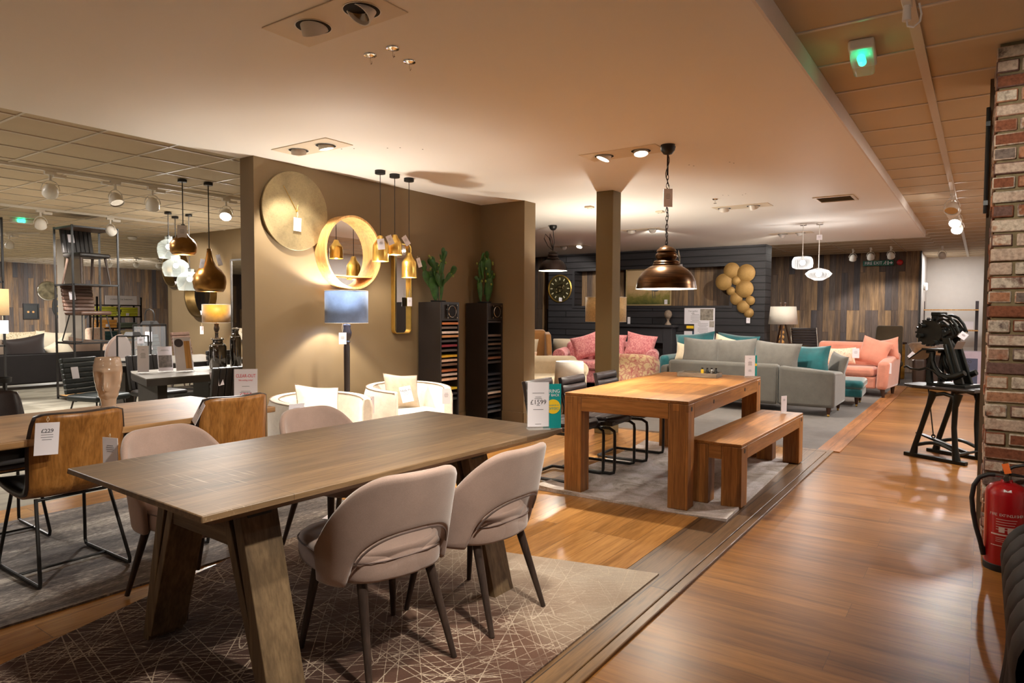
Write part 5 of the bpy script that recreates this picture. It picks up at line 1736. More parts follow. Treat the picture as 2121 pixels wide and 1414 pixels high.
m_pinkf = floral('pink_damask', C(212, 146, 142), C(190, 108, 112), C(176, 96, 104), 15)
m_flor = floral('floral_linen', C(196, 168, 130), C(176, 126, 106), C(160, 84, 84), 7)
pk = thing('sofa', 'pink damask rolled-arm sofa behind the taupe column', 'sofa', (-5.75, 11.35, 0), rad(22))
obj('base', MB().span((-0.75, -0.42, 0.12), (0.75, 0.40, 0.36)), m_pinkf, pk, bevel=0.03)
obj('seat_cushion', MB().span((-0.72, -0.46, 0.36), (0.0, 0.28, 0.52)).span((0.003, -0.46, 0.36), (0.72, 0.28, 0.52)), m_pinkf, pk, bevel=0.05, seg=3)
obj('back', MB().span((-0.80, 0.24, 0.12), (0.80, 0.46, 0.86)), m_pinkf, pk, bevel=0.09, seg=4)
for sg in (-1, 1):
    a_ = MB().span((sg * 0.74, -0.42, 0.12), (sg * 0.88, 0.36, 0.62)).cyl((sg * 0.84, -0.44, 0.62), (sg * 0.84, 0.36, 0.62), 0.12, None, 24)
    obj('arm', a_, m_pinkf, pk, bevel=0.012)
    leg(pk, sg * 0.78, -0.36, 0.13, castor=False)
    leg(pk, sg * 0.78, 0.40, 0.13, castor=False)
cushion('cushion', 'pink damask cushion on the pink sofa, left of column', (-6.07, 11.12, 0.78), (rad(-18), rad(-16), rad(26)), (0.52, 0.2, 0.46), m_pinkf, 'pink damask cushions')
cushion('cushion', 'pink damask cushion on the pink sofa back, partly behind column', (-5.70, 11.42, 0.80), (rad(-14), rad(6), rad(20)), (0.56, 0.2, 0.46), m_pinkf, 'pink damask cushions')
cushion('cushion', 'pink damask cushion right of the taupe column', (-5.18, 11.60, 0.80), (rad(-14), rad(10), rad(24)), (0.56, 0.2, 0.46), m_pinkf, 'pink damask cushions')
fl = thing('armchair', 'cream floral tub armchair seen from behind beside the column', 'armchair', (-4.62, 9.95, 0), rad(20))
obj('tub_back', MB().grid(lambda u, v: Vector((0.42 * math.sin((2 * u - 1) * rad(115)), -0.40 * math.cos((2 * u - 1) * rad(115)), 0.12 + v * (0.66 - 0.16 * abs(2 * u - 1) ** 2)) ), 37, 6), m_flor, fl, solid=0.10, sub=1)
obj('seat', MB().lathe([(0, 0.14), (0.33, 0.14), (0.34, 0.40), (0.28, 0.45), (0, 0.46)], 32), m_flor, fl)
for sx_ in (-0.26, 0.26):
    for sy_ in (-0.24, 0.24):
        leg(fl, sx_, sy_, 0.15, castor=False)
m_tan = fabric('tan_velvet', C(172, 120, 66), 0.7, 0.15, 260, 0.15, 0.5)
wg = thing('wing_chair', 'tan winged armchair with pale cushions beside the pier', 'armchair', (-6.62, 9.95, 0), rad(40))
obj('seat', MB().span((-0.34, -0.36, 0.14), (0.34, 0.30, 0.44)), m_cream2, wg, bevel=0.04, seg=3)
obj('back', MB().span((-0.38, 0.22, 0.14), (0.38, 0.38, 1.10)), m_tan, wg, bevel=0.07, seg=4)
for sg in (-1, 1):
    obj('wing', MB().prism([(0.30, 0.45), (0.30, 1.06), (0.10, 1.02), (-0.02, 0.80), (-0.05, 0.66), (-0.36, 0.62), (-0.36, 0.14), (0.30, 0.14)], 'x', sg * 0.35, sg * 0.45), m_tan, wg, bevel=0.025, seg=3)
    leg(wg, sg * 0.34, -0.30, 0.15, castor=False)
    leg(wg, sg * 0.34, 0.30, 0.15, castor=False)
cushion('cushion', 'cream cushion propped in the tan wing chair', (-6.60, 9.86, 0.72), (rad(-14), rad(6), rad(40)), (0.46, 0.18, 0.50), m_cream2)
cushion('cushion', 'small rose-print cushion lying in tan wing chair', (-6.42, 9.66, 0.60), (rad(-22), 0, rad(40)), (0.36, 0.14, 0.28), m_blush)
bs = thing('chaise', 'cream linen rounded chaise between pier and white lamp shade', 'sofa', (-5.75, 8.95, 0), rad(40))
obj('seat', MB().span((-0.62, -0.40, 0.12), (0.62, 0.40, 0.42)), m_cream2, bs, bevel=0.08, seg=4)
obj('back', MB().span((-0.70, 0.26, 0.12), (0.70, 0.46, 0.70)), m_cream2, bs, bevel=0.09, seg=4)
obj('arm', MB().cyl((0.62, -0.38, 0.52), (0.62, 0.36, 0.52), 0.13, None, 24).span((0.52, -0.38, 0.12), (0.72, 0.36, 0.52)), m_cream2, bs, bevel=0.02)
for sx_ in (-0.5, 0.5):
    leg(bs, sx_, -0.3, 0.13, castor=False)
    leg(bs, sx_, 0.36, 0.13, castor=False)

# ---------------------------------------------------------------- lamps among the sofas
m_shadew = fabric('white_shade', C(224, 216, 204), 0.8, 0.03, 300, 0.1, 0.1)
m_shadeg = fabric('stone_shade', C(176, 160, 138), 0.8, 0.05, 300, 0.1, 0.1)
m_shadegold = fabric('gold_silk_shade', C(206, 172, 118), 0.6, 0.12, 60, 0.1, 0.4, 30)
def table_lamp(label, loc, z0, z1, r0, r1, sm, base_m, table=True):
    t = thing('table_lamp', label, 'lamp', loc)
    obj('lamp_shade', MB().lathe([(r0, z0), (r1, z1)], 48), sm, t, solid=0.004)
    obj('stem', MB().lathe([(0, 0), (0.09, 0), (0.09, 0.015), (0.03, 0.04), (0.05, 0.10), (0.03, z0 - 0.06), (0.012, z0), (0.012, z1 - 0.05), (0, z1 - 0.05)], 24), base_m, t)
    obj('spider', MB().cyl((-r1 * 0.95, 0, z1 - 0.06), (r1 * 0.95, 0, z1 - 0.06), 0.004, None, 6).cyl((0, -r1 * 0.95, z1 - 0.06), (0, r1 * 0.95, z1 - 0.06), 0.004, None, 6), base_m, t)
    return t
m_side = wood('side_table_oak', C(110, 72, 40), C(150, 104, 62), 'x', 1.2, 0.45)
def side_table(label, loc, r, h):
    t = thing('side_table', label, 'table', loc)
    obj('tabletop', MB().lathe([(0, h - 0.03), (r, h - 0.03), (r, h), (0, h)], 36), m_side, t, bevel=0.003)
    for k in range(3):
        a = 2 * PI * k / 3 + 0.4
        obj('leg', MB().cyl((r * 0.85 * math.cos(a), r * 0.85 * math.sin(a), 0), (r * 0.5 * math.cos(a), r * 0.5 * math.sin(a), h - 0.03), 0.014, 0.022, 12), m_side, t)
    return t
side_table('round wooden side table under the white lamp, behind cantilever chairs', (-4.56, 7.90, 0), 0.24, 0.0 + 0.30)
table_lamp('white tapered lamp with wide shade standing just behind the cantilever chairs', (-4.56, 7.90, 0.302), 0.13, 0.445, 0.205, 0.185, m_shadew, m_white)
side_table('low round table under stone-coloured lamp by the pink sofa', (-6.85, 11.6, 0), 0.22, 0.36)
table_lamp('stone-coloured shade lamp left of the pink damask sofa', (-6.85, 11.6, 0.362), 0.22, 0.52, 0.20, 0.19, m_shadeg, m_steel)
floor_lamp('floor_lamp', 'floor lamp with gold silk drum shade, half hidden by the column', (-4.20, 8.25, 0), 1.285, 1.615, 0.275, m_shadegold, 60)
tl = thing('tripod_lamp', 'tripod floor lamp with white drum shade by the plank wall', 'lamp', (-3.20, 13.9, 0))
obj('lamp_shade', MB().lathe([(0.27, 1.20), (0.235, 1.545)], 48), m_shadew, tl, solid=0.005)
for k in range(3):
    a = 2 * PI * k / 3 + 0.5
    obj('leg', MB().cyl((0.34 * math.cos(a), 0.34 * math.sin(a), 0), (-0.05 * math.cos(a), -0.05 * math.sin(a), 1.62), 0.022, 0.016, 12), m_turned, tl)
obj('hub', MB().cyl((0, 0, 1.33), (0, 0, 1.40), 0.03, None, 14), m_brass, tl)
obj('spider', MB().cyl((-0.25, 0, 1.45), (0.25, 0, 1.45), 0.004, None, 6), m_brass, tl)
bulb((-3.20, 13.9, 1.42), 25, WARM, 0.03)
sp = thing('spindle_stand', 'pale turned spindle lamp base between tripod legs', 'lamp', (-3.33, 14.35, 0))
pr = [(0, 0), (0.15, 0), (0.15, 0.03), (0.05, 0.06)]
for k in range(11):
    z = 0.08 + k * 0.10
    pr += [(0.022, z), (0.055, z + 0.03), (0.058, z + 0.05), (0.05, z + 0.075), (0.022, z + 0.098)]
obj('spindle', MB().lathe(pr + [(0, 1.19)], 24), m_birch, sp)
yb = thing('low_cabinet', 'low mustard yellow cabinet behind the spindle lamp', 'cabinet', (-3.35, 15.3, 0))
obj('carcass', MB().span((-0.45, -0.2, 0.08), (0.45, 0.2, 0.72)), plain('mustard_paint', C(196, 146, 24), 0.5), yb, bevel=0.01)
obj('plinth', MB().span((-0.42, -0.17, 0), (0.42, 0.17, 0.08)), m_turned, yb)
oc = thing('office_chair', 'black slung leather chair standing before the plank wall', 'chair', (-2.85, 14.55, 0), rad(30))
obj('seat', MB().span((-0.24, -0.26, 0.64), (0.24, 0.22, 0.70)), m_bleather, oc, bevel=0.02)
bk = MB()
for k in range(8):
    bk.span((-0.24, 0.20 + k * 0.012, 0.70 + k * 0.052), (0.24, 0.235 + k * 0.012, 0.75 + k * 0.052))
obj('backrest', bk, m_bleather, oc, bevel=0.01)
obj('frame', MB().tube([(-0.26, -0.26, 0.68), (-0.26, 0.2, 0.68), (-0.26, 0.32, 1.12)], 0.012, 8).tube([(0.26, -0.26, 0.68), (0.26, 0.2, 0.68), (0.26, 0.32, 1.12)], 0.012, 8).cyl((0, 0, 0.08), (0, 0, 0.64), 0.03, None, 14), m_chrome, oc)
for k in range(4):
    a = PI / 2 * k + 0.4
    obj('foot', MB().cyl((0, 0, 0.10), (0.30 * math.cos(a), 0.30 * math.sin(a), 0.02), 0.022, 0.016, 10), m_chrome, oc)
m_olive = fabric('olive_brown_wool', C(92, 80, 62), 0.9, 0.1, 200, 0.4)
hb_ = thing('high_back_chair', 'olive brown high-backed chair turned away, behind coral loveseat', 'armchair', (-1.62, 15.75, 0), rad(24))
obj('back', MB().grid(lambda u, v: Vector(((2 * u - 1) * (0.27 - 0.03 * v), -0.22 - 0.12 * v + 0.10 * (2 * u - 1) ** 2, 0.36 + 0.82 * v)), 13, 9), m_olive, hb_, solid=0.07, sub=1)
obj('seat', MB().span((-0.28, -0.24, 0.34), (0.28, 0.28, 0.46)), m_olive, hb_, bevel=0.04)
for sx_ in (-0.22, 0.22):
    leg(hb_, sx_, -0.2, 0.36, 0.028, False)
    leg(hb_, sx_, 0.22, 0.36, 0.028, False)
m_ydesk = wood('yellow_pine', C(150, 104, 26), C(190, 140, 44), 'x', 1.0, 0.5)
dk = thing('desk', 'mustard yellow wooden desk against the plank wall', 'desk', (-1.95, 17.1, 0), rad(4))
obj('desktop', MB().span((-0.62, -0.30, 0.76), (0.62, 0.30, 0.80)), m_turned, dk, bevel=0.004)
obj('drawer', MB().span((-0.58, -0.28, 0.62), (0.58, 0.28, 0.76)), m_ydesk, dk, bevel=0.003)
for sx_ in (-0.55, 0.55):
    for sy_ in (-0.25, 0.25):
        obj('leg', MB().span((sx_ - 0.035, sy_ - 0.035, 0), (sx_ + 0.035, sy_ + 0.035, 0.62)), m_ydesk, dk, bevel=0.003)
stand_card('white and green card standing on the yellow desk', (-1.47, 16.98, 0.801), rad(30), 0.13, 0.17, lean=0, body=[(0.8, 3, 0.4)])

# ---------------------------------------------------------------- corridor end: brown sofa, box, shelving rail
m_bsofa = plain('brown_sofa_leather', C(58, 40, 30), 0.45, var=0.2, nscale=8)
bw = thing('sofa', 'dark brown leather sofa end beyond the cast iron press', 'sofa', (-0.78, 15.5, W), rad(5))
obj('arm', MB().span((-0.32, -0.45, 0.05), (-0.10, 0.45, 0.58)), m_bsofa, bw, bevel=0.06, seg=4)
obj('seat', MB().span((-0.10, -0.43, 0.05), (0.28, 0.45, 0.42)), m_bsofa, bw, bevel=0.05, seg=3)
obj('back', MB().span((-0.32, 0.30, 0.05), (0.30, 0.50, 0.70)), m_bsofa, bw, bevel=0.07, seg=4)
for sx_ in (-0.24, 0.22):
    for sy_ in (-0.36, 0.36):
        obj('leg', MB().cyl((sx_, sy_, 0), (sx_, sy_, 0.06), 0.025, 0.03, 10), m_turned, bw)
cushion('cushion', 'furry tan cushion lying on the dark brown sofa', (-0.90, 15.36, 0.72), (rad(-60), 0, rad(20)), (0.5, 0.22, 0.4), fabric('tan_fur', C(128, 90, 56), 0.95, 0.4, 120, 0.8, 0.6, 10))
price_tag('white diamond-turned tag on the brown sofa', (-1.02, 15.03, 0.66), rad(8), 0.13, 0.13, 0.01, rad(40))
bx = thing('cardboard_box', 'tall lilac-grey printed carton beside the brown sofa', 'box', (-0.17, 15.0, W), rad(4))
obj('carton', MB().span((-0.26, -0.22, 0), (0.26, 0.22, 0.74)), plain('carton_lilac', C(176, 160, 174), 0.7), bx, bevel=0.004)
obj('printed_panel', MB().span((-0.16, -0.223, 0.06), (0.12, -0.2205, 0.62)), plain('carton_blue', C(72, 76, 100), 0.6), bx)
text('lettering', 'eco\n60', 0.11, m_ink, bx, (-0.05, -0.225, 0.52))
rl = thing('rail_unit', 'grey upright steel shelving frame at the corridor end', 'shelving', (-0.68, 20.6, W))
for x in (-0.58, 0.58):
    obj('post', MB().span((x - 0.035, -0.035, 0), (x + 0.035, 0.035, 1.76)), plain('rail_grey', C(66, 58, 62), 0.5), rl)
obj('shelf_board', MB().span((-0.62, -0.15, 1.52), (0.62, 0.2, 1.55)).span((-0.62, -0.15, 1.0), (0.62, 0.2, 1.03)), m_birch, rl)
stand_card('white and green leaflet card on the corridor shelf', (-0.26, 20.52, 1.021), 0, 0.20, 0.20, lean=0, foot=False)
cs = thing('control_panel', 'small white keypad panel on the corridor shelving post', 'panel', (-1.13, 20.53, 1.27))
obj('case', MB().box((0, 0, 0), (0.13, 0.05, 0.20)), m_white, cs, bevel=0.01)
obj('screen', MB().box((0, -0.027, -0.01), (0.07, 0.004, 0.13)), m_print, cs)
wl = thing('wall_light', 'small round glowing light on the corridor side wall', 'light', (-1.235, 20.2, 2.12))
obj('bezel', MB().cyl((0, 0, 0), (0.05, 0, 0), 0.10, None, 28), m_white, wl)
obj('lens', MB().cyl((0.05, 0, 0), (0.075, 0, 0), 0.085, None, 28), m_lampc, wl)
# ---------------------------------------------------------------- recessed twin spot panels in the plaster ceiling
m_hole = plain('dark_recess', C(34, 28, 22), 0.9)
m_panel = plain('panel_paint', C(228, 212, 188), 0.55, var=0.02)


def twin(label, x0, x1, y0, y1, lamps, z=2.8):
    """lamps: (x, y, aim point, watts, lit)"""
    cx, cy = (x0 + x1) / 2, (y0 + y1) / 2
    t = thing('recessed_light', label, 'ceiling light', (cx, cy, z))
    obj('plate', MB().span((x0 - cx, y0 - cy, -0.006), (x1 - cx, y1 - cy, 0.0)), m_panel, t, bevel=0.002)
    for (x, y, aim, watts, lit, *cone) in lamps:
        lx, ly = x - cx, y - cy
        d = (Vector(aim) - Vector((x, y, z))).normalized()
        q = d.to_track_quat('Z', 'Y').to_matrix().to_4x4()
        g_ = obj('gimbal', MB().lathe([(0, -0.0075), (0.086, -0.0075), (0.086, -0.0065), (0, -0.0065)], 32, (lx, ly, 0)), m_hole, t)
        obj('trim_ring', MB().lathe([(0.084, -0.0080), (0.087, -0.0090), (0.090, -0.0080), (0.087, -0.0070), (0.084, -0.0080)], 32, (lx, ly, 0)), m_white, g_)
        hd = MB().lathe([(0, -0.04), (0.06, -0.04), (0.064, 0.034), (0.058, 0.034), (0.05, 0.01), (0.03, -0.01), (0, -0.015)], 28, mtx=Matrix.Translation((lx, ly, -0.002)) @ q)
        obj('lamp_head', hd, m_white, t)
        obj('lens', MB().lathe(([(0, 0.022), (0.057, 0.022), (0.057, 0.026), (0, 0.026)] if lit else [(0, -0.012), (0.03, -0.008), (0.055, 0.02)]), 28, mtx=Matrix.Translation((lx, ly, -0.002)) @ q), (m_lamp if lit else m_dim), t)
        if watts:
            p = Vector((x, y, z - 0.006)) + d * 0.055
            spot(p, aim, watts, WARM, cone[0] if cone else 78, 0.35, 0.05)
    return t


twin('cream twin spotlight panel nearest the camera, lamps turned away', -2.95, -2.235, 2.06, 2.345, [(-2.72, 2.19, (-3.3, 3.6, 0.7), KA1, False), (-2.39, 2.20, (-2.9, 0.6, 0.2), KA2, False)])
twin('cream twin spotlight panel above brass clock and cream armchairs', -5.07, -4.36, 3.62, 3.91, [(-4.88, 3.76, (-5.4, 4.3, 1.2), KB1, True), (-4.55, 3.78, (-4.35, 4.3, 0.4), KB2, True, 52)])
twin('cream twin spotlight panel beside the copper pendant canopy', -2.97, -2.25, 5.28, 5.57, [(-2.79, 5.42, (-3.6, 4.9, 0.4), KC1, True), (-2.44, 5.42, (-2.1, 5.0, 0.4), KC2, True)])
twin('cream twin spotlight panel beyond the oak table, above grey sofa front', -2.96, -2.25, 8.83, 9.12, [(-2.84, 8.98, (-3.3, 10.2, 0.6), KD, False), (-2.46, 8.97, (-2.2, 10.5, 0.5), KD, False)])
twin('cream twin spotlight panel right of column, over the pink sofa', -5.05, -4.35, 10.4, 10.68, [(-4.90, 10.54, (-5.4, 11.6, 0.6), KD, False), (-4.52, 10.54, (-5.6, 14.0, 1.6), KD, False)])
twin('far twin spotlight panel behind dark bronze pendant', -7.45, -6.70, 12.15, 12.45, [(-7.26, 12.30, (-8.2, 14.0, 1.4), KD, False), (-6.88, 12.30, (-6.9, 11.0, 0.4), KD, True)])
twin('far twin spotlight panel near the glass pendants', -3.10, -2.40, 12.25, 12.53, [(-2.89, 12.39, (-4.1, 14.0, 1.6), KD, False), (-2.6, 12.39, (-1.7, 13.3, 0.5), KD, False)])

# hooks left in the ceiling, detectors, vent
for x, y, lab in ((-2.77, 2.61, 'chromed hook plate screwed to the ceiling, left of three'), (-2.60, 2.61, 'chromed hook plate screwed to the ceiling, furthest up of three'), (-2.66, 2.80, 'chromed hook plate screwed to the ceiling, right of three')):
    t_ = thing('ceiling_hook', lab, 'hook', (x, y, 2.8), 0, 'hook plates in the ceiling')
    obj('rose', MB().lathe([(0, -0.014), (0.012, -0.013), (0.02, -0.008), (0.034, -0.006), (0.036, 0), (0, 0)], 28), m_chrome, t_)
    obj('hook', MB().tube([(0, 0, -0.01), (0, 0, -0.04), (0.006, 0, -0.052), (0.012, 0, -0.046), (0.012, 0, -0.036)], 0.0022, 6), m_chrome, t_)
for x, y, lab in ((-4.26, 7.87, 'small square ceiling box left of the taupe column'), (-3.65, 8.76, 'small square ceiling box right of the taupe column')):
    t_ = thing('ceiling_box', lab, 'detector', (x, y, 2.8))
    obj('cover', MB().span((-0.05, -0.05, -0.025), (0.05, 0.05, 0)), m_panel, t_, bevel=0.006)
    obj('screw', MB().cyl((-0.025, 0, -0.028), (-0.025, 0, -0.02), 0.006, None, 8).cyl((0.025, 0, -0.028), (0.025, 0, -0.02), 0.006, None, 8), m_hole, t_)
for x, y, lab in ((-2.71, 8.21, 'tiny glass sprinkler on ceiling near the far twin panel'),):
    t_ = thing('sprinkler', lab, 'sprinkler', (x, y, 2.8))
    obj('rose', MB().lathe([(0, -0.01), (0.03, -0.01), (0.035, 0), (0, 0)], 20), m_chrome, t_)
    obj('head', MB().cyl((0, 0, -0.05), (0, 0, -0.01), 0.008, None, 10).lathe([(0, -0.054), (0.02, -0.054), (0.02, -0.05), (0, -0.05)], 16), m_chrome, t_)
sd = thing('smoke_detector', 'small round white smoke detector on left tile ceiling', 'detector', (-14.28, 6.89, 2.91))
obj('body', MB().lathe([(0, -0.05), (0.06, -0.05), (0.08, -0.03), (0.09, 0), (0, 0)], 24), m_white, sd)
vt = thing('ceiling_vent', 'square louvred air vent in the plaster ceiling', 'vent', (-1.49, 8.97, 2.8))
vf = MB()
vf.span((-0.22, -0.22, -0.012), (0.22, -0.185, 0)).span((-0.22, 0.185, -0.012), (0.22, 0.22, 0)).span((-0.22, -0.185, -0.012), (-0.185, 0.185, 0)).span((0.185, -0.185, -0.012), (0.22, 0.185, 0))
obj('frame', vf, m_panel, vt, bevel=0.003)
vl = MB()
for k in range(6):
    vl.box((0, -0.15 + k * 0.06, -0.004), (0.37, 0.05, 0.003), (rad(18), 0, 0))
obj('louvre', vl, plain('vent_louvre', C(150, 132, 106), 0.5), vt)
obj('duct', MB().span((-0.185, -0.185, -0.001), (0.185, 0.185, -0.0003)), m_hole, vt)
# pin holes left by old fixings
ph = MB()
for x, y in ((-4.55, 3.95), (-4.45, 4.0), (-4.2, 4.15), (-4.1, 4.2), (-3.98, 4.35), (-2.3, 6.2), (-2.28, 6.27), (-1.95, 6.3), (-1.93, 6.36), (-2.55, 8.0), (-2.5, 8.05), (-2.35, 8.1), (-2.3, 8.05), (-2.68, 2.7)):
    ph.lathe([(0, -0.0012), (0.006, -0.0012), (0.006, 0.0002), (0, 0.0002)], 8, (x, y, 2.8))
o = obj('ceiling_pinholes', ph, m_hole)
o['kind'] = 'structure'

# ---------------------------------------------------------------- track spotlights
def track(name, label, a, b, z=2.905, zc_=2.92):
    d = Vector(b) - Vector(a)
    t = thing(name, label, 'track', (a[0], a[1], z))
    L = d.length
    ang = math.atan2(d.y, d.x)
    o = obj('rail', MB().span((0, -0.017, -0.02), (L, 0.017, 0.014)), m_white, t, rot=(0, 0, ang), bevel=0.002)
    return t


def track_spot(label, loc, aim, lit=True, watts=0, color=NEUT, side=1, proto=[None], r=0.075, group='track spotlights', ang=62):
    x, y, z = loc
    t = thing('track_spotlight', label, 'spotlight', loc, group=group)
    obj('adaptor', MB().span((-0.02, -0.055, -0.035), (0.02, 0.055, 0)).span((-0.022, 0.03 * side, -0.055), (0.022, 0.15 * side, -0.02)).cyl((0, 0, -0.10), (0, 0, -0.03), 0.014, None, 10), m_white, t, bevel=0.003)
    d = (Vector(aim) - Vector((x, y, z - 0.19))).normalized()
    h = Vector((d.x, d.y, 0))
    h = h.normalized() if h.length > 0.01 else Vector((1, 0, 0))
    s = Vector((-h.y, h.x, 0))
    c = Vector((0, 0, -0.20))
    pts = [c + s * (r * 1.12) * math.cos(PI * k / 12) + Vector((0, 0, 0.105)) * math.sin(PI * k / 12) for k in range(13)]
    obj('yoke', MB().tube(pts, 0.005, 6), m_white, t)
    q = d.to_track_quat('Z', 'Y').to_matrix().to_4x4()
    M_ = Matrix.Translation(c) @ q
    obj('lamp_head', MB().lathe([(0, -0.085), (0.02, -0.082), (r * 0.62, -0.06), (r * 0.9, -0.02), (r, 0.015), (r, 0.06), (r * 0.93, 0.06), (r * 0.9, 0.04), (r * 0.5, 0.0), (0, -0.01)], 28, mtx=M_), m_white, t)
    obj('lens', MB().lathe([(0, 0.044), (r * 0.90, 0.044), (r * 0.90, 0.050), (0, 0.050)], 24, mtx=M_), m_lampc if lit else m_dim, t)
    if watts:
        spot(Vector(loc) + c + d * 0.075, aim, watts, color, ang, 0.5, 0.05)
    return t


track('light_track', 'white ceiling light track along the walkway, far half', (-0.33, 9.05), (-0.33, 13.4))
track('light_track', 'white ceiling light track stub right above the camera side', (-0.33, 0.6), (-0.33, 3.75))
track_spot('white track spotlight by the fascia, nearest on far track, unlit side', (-0.33, 9.7, 2.885), (-0.6, 8.2, 0.6), False, KT, COOL)
track_spot('white track spotlight turned to the fascia, second on far track', (-0.33, 10.1, 2.885), (-1.1, 10.3, 2.45), True, 22, COOL)
track_spot('lit track spotlight facing camera, third on far walkway track', (-0.33, 11.1, 2.885), (-0.8, 8.4, 0.2), True, KT, COOL)
track_spot('lit track spotlight facing camera, furthest on walkway track', (-0.33, 12.0, 2.885), (-0.9, 9.4, 0.0), True, KT, COOL)
track_spot('white track spotlight over the walkway behind the camera, aimed at table', (-0.33, 1.6, 2.885), (-2.1, 2.0, 0.7), True, KN, WARM, ang=52)
track_spot('added unseen white track spotlight over the walkway, aimed at the brick pier', (-0.33, 2.55, 2.885), (0.45, 4.65, 1.7), True, KN2, WARM, ang=64)  # spotlight added out of view to brighten the bricks
ad = thing('track_adaptor', 'white empty track adaptor with a curled lead at photo top', 'adaptor', (-0.33, 3.70, 2.885))
obj('body', MB().span((-0.02, -0.06, -0.03), (0.02, 0.06, 0)).cyl((0, 0.02, -0.10), (0, 0.02, -0.02), 0.02, 0.016, 14), m_white, ad, bevel=0.003)
obj('lead', MB().tube([(0, 0.02, -0.10), (0.005, 0.02, -0.125), (0.03, 0.02, -0.135), (0.055, 0.02, -0.115), (0.06, 0.02, -0.08), (0.05, 0.02, -0.03)], 0.005, 6), m_white, ad)
track_spot('white track spotlight above fire exit sign, left of three', (-2.49, 17.4, 2.912), (-2.9, 18.7, 0.6), False, KW, NEUT)
track_spot('white track spotlight above fire exit sign, middle of three', (-2.10, 17.2, 2.912), (-2.2, 18.7, 1.2), False, KW, NEUT)
track_spot('white track spotlight above the fire alarm, right of three', (-1.69, 17.1, 2.912), (-1.6, 18.7, 1.2), False, KW, NEUT)
track_spot('white spotlight alone on the corridor ceiling', (-0.75, 17.6, 2.912), (-0.6, 20.5, 0.6), False, 15, COOL)

track('light_track', 'white ceiling light track nearest in left showroom', (-8.2, -3.0), (-8.2, 7.2))
track('light_track', 'white ceiling light track second row in left showroom', (-11.43, -3.0), (-11.43, 6.2))
track('light_track', 'short white light track far left by the shelving tower', (-15.6, 5.1), (-15.0, 5.5))
track_spot('unlit white track spotlight, leftmost on nearest left track', (-8.2, 3.12, 2.885), (-11.5, 4.0, 0.6), False, KL, NEUT)
track_spot('unlit white track spotlight with twisted yoke, second on nearest left track', (-8.2, 3.78, 2.885), (-7.0, 3.9, 0.7), False, KL, NEUT, -1)
track_spot('bright-rimmed white track spotlight, third on nearest left track', (-8.2, 4.20, 2.885), (-9.6, 4.9, 0.6), True, KL, COOL)
track_spot('lit white track spotlight at right end of nearest left track', (-8.2, 5.16, 2.885), (-6.9, 3.9, 0.7), True, KL, COOL)
track_spot('white track spotlight left on second left track', (-11.43, 4.21, 2.885), (-13.6, 5.2, 0.6), False, KL, NEUT)
track_spot('white track spotlight right on second left track, before shelf tower', (-11.43, 5.18, 2.885), (-12.6, 7.2, 1.6), False, KL, NEUT)
track_spot('lit track spotlight on short track at far left', (-15.5, 5.17, 2.885), (-18.0, 6.0, 0.2), True, KL, COOL)
track_spot('brightest lit spotlight at far left photo edge', (-13.0, 3.18, 2.905), (-12.2, 3.0, 0.9), True, KL, COOL)
track_spot('lit bulb-like spotlight hanging far back, behind shelving tower', (-20.19, 9.1, 2.905), (-24.6, 10.0, 1.2), True, KL2, COOL)
track_spot('lit bulb-like spotlight far back, right of the shelving tower', (-19.5, 9.5, 2.905), (-24.6, 12.2, 1.2), True, KL2, COOL)
track_spot('hazy spotlight far back beside another lit one', (-19.4, 10.1, 2.905), (-24.6, 8.6, 1.4), True, KL2, COOL)

# ---------------------------------------------------------------- emergency light, exit sign, alarm
el = thing('emergency_light', 'white emergency bulkhead lamp with a green glowing lens', 'emergency light', (-0.60, 4.36, 2.92), rad(4))
obj('housing', MB().span((-0.065, -0.17, -0.055), (0.065, 0.17, 0)), m_white, el, bevel=0.012)
obj('lens', MB().span((-0.056, -0.155, -0.115), (0.056, 0.155, -0.056)), thin_glass('green_tinted_lens', (0.62, 0.80, 0.70, 1), 0.25, 0.25), el, bevel=0.02, seg=3)
obj('tube', MB().cyl((0.0, -0.13, -0.095), (0.0, -0.02, -0.085), 0.022, None, 12), glow('green_tube', (0.0, 1.0, 0.45, 1), 2.2), el)
fe = thing('exit_sign', 'green FIRE EXIT sign with white lettering on plank wall', 'sign', (-2.12, 18.72, 2.60))
obj('board', MB().box((0, 0, 0.055), (0.66, 0.02, 0.125)), plain('exit_green', C(0, 96, 74), 0.45), fe)
obj('bracket', MB().cyl((-0.2, 0, 0.12), (-0.2, 0.02, 0.30), 0.006, None, 6).cyl((0.2, 0, 0.12), (0.2, 0.02, 0.30), 0.006, None, 6), m_steel, fe)
text('lettering', 'FIRE EXIT', 0.105, m_paper, fe, (-0.10, -0.012, 0.055), squeeze=0.88)
pm = MB()
pm.ball((0.165, -0.0125, 0.092), (0.012, 0.002, 0.012), 10, 6)
for a, b in (((0.16, 0.078), (0.15, 0.05)), ((0.15, 0.05), (0.17, 0.03)), ((0.17, 0.03), (0.165, 0.01)), ((0.15, 0.05), (0.128, 0.03)), ((0.128, 0.03), (0.112, 0.03)), ((0.16, 0.075), (0.185, 0.06)), ((0.157, 0.075), (0.135, 0.065))):
    pm.cyl((a[0], -0.0125, a[1]), (b[0], -0.0125, b[1]), 0.006, None, 6)
pm.span((0.205, -0.013, 0.01), (0.225, -0.0115, 0.10))
pm.span((0.24, -0.013, 0.045), (0.30, -0.0115, 0.065)).cyl((0.275, -0.0125, 0.085), (0.31, -0.0125, 0.055), 0.008, None, 6).cyl((0.275, -0.0125, 0.025), (0.31, -0.0125, 0.055), 0.008, None, 6)
obj('pictogram', pm, m_paper, fe)
fa = thing('fire_alarm', 'round red fire alarm sounder beside exit sign', 'alarm', (-1.66, 18.795, 2.66))
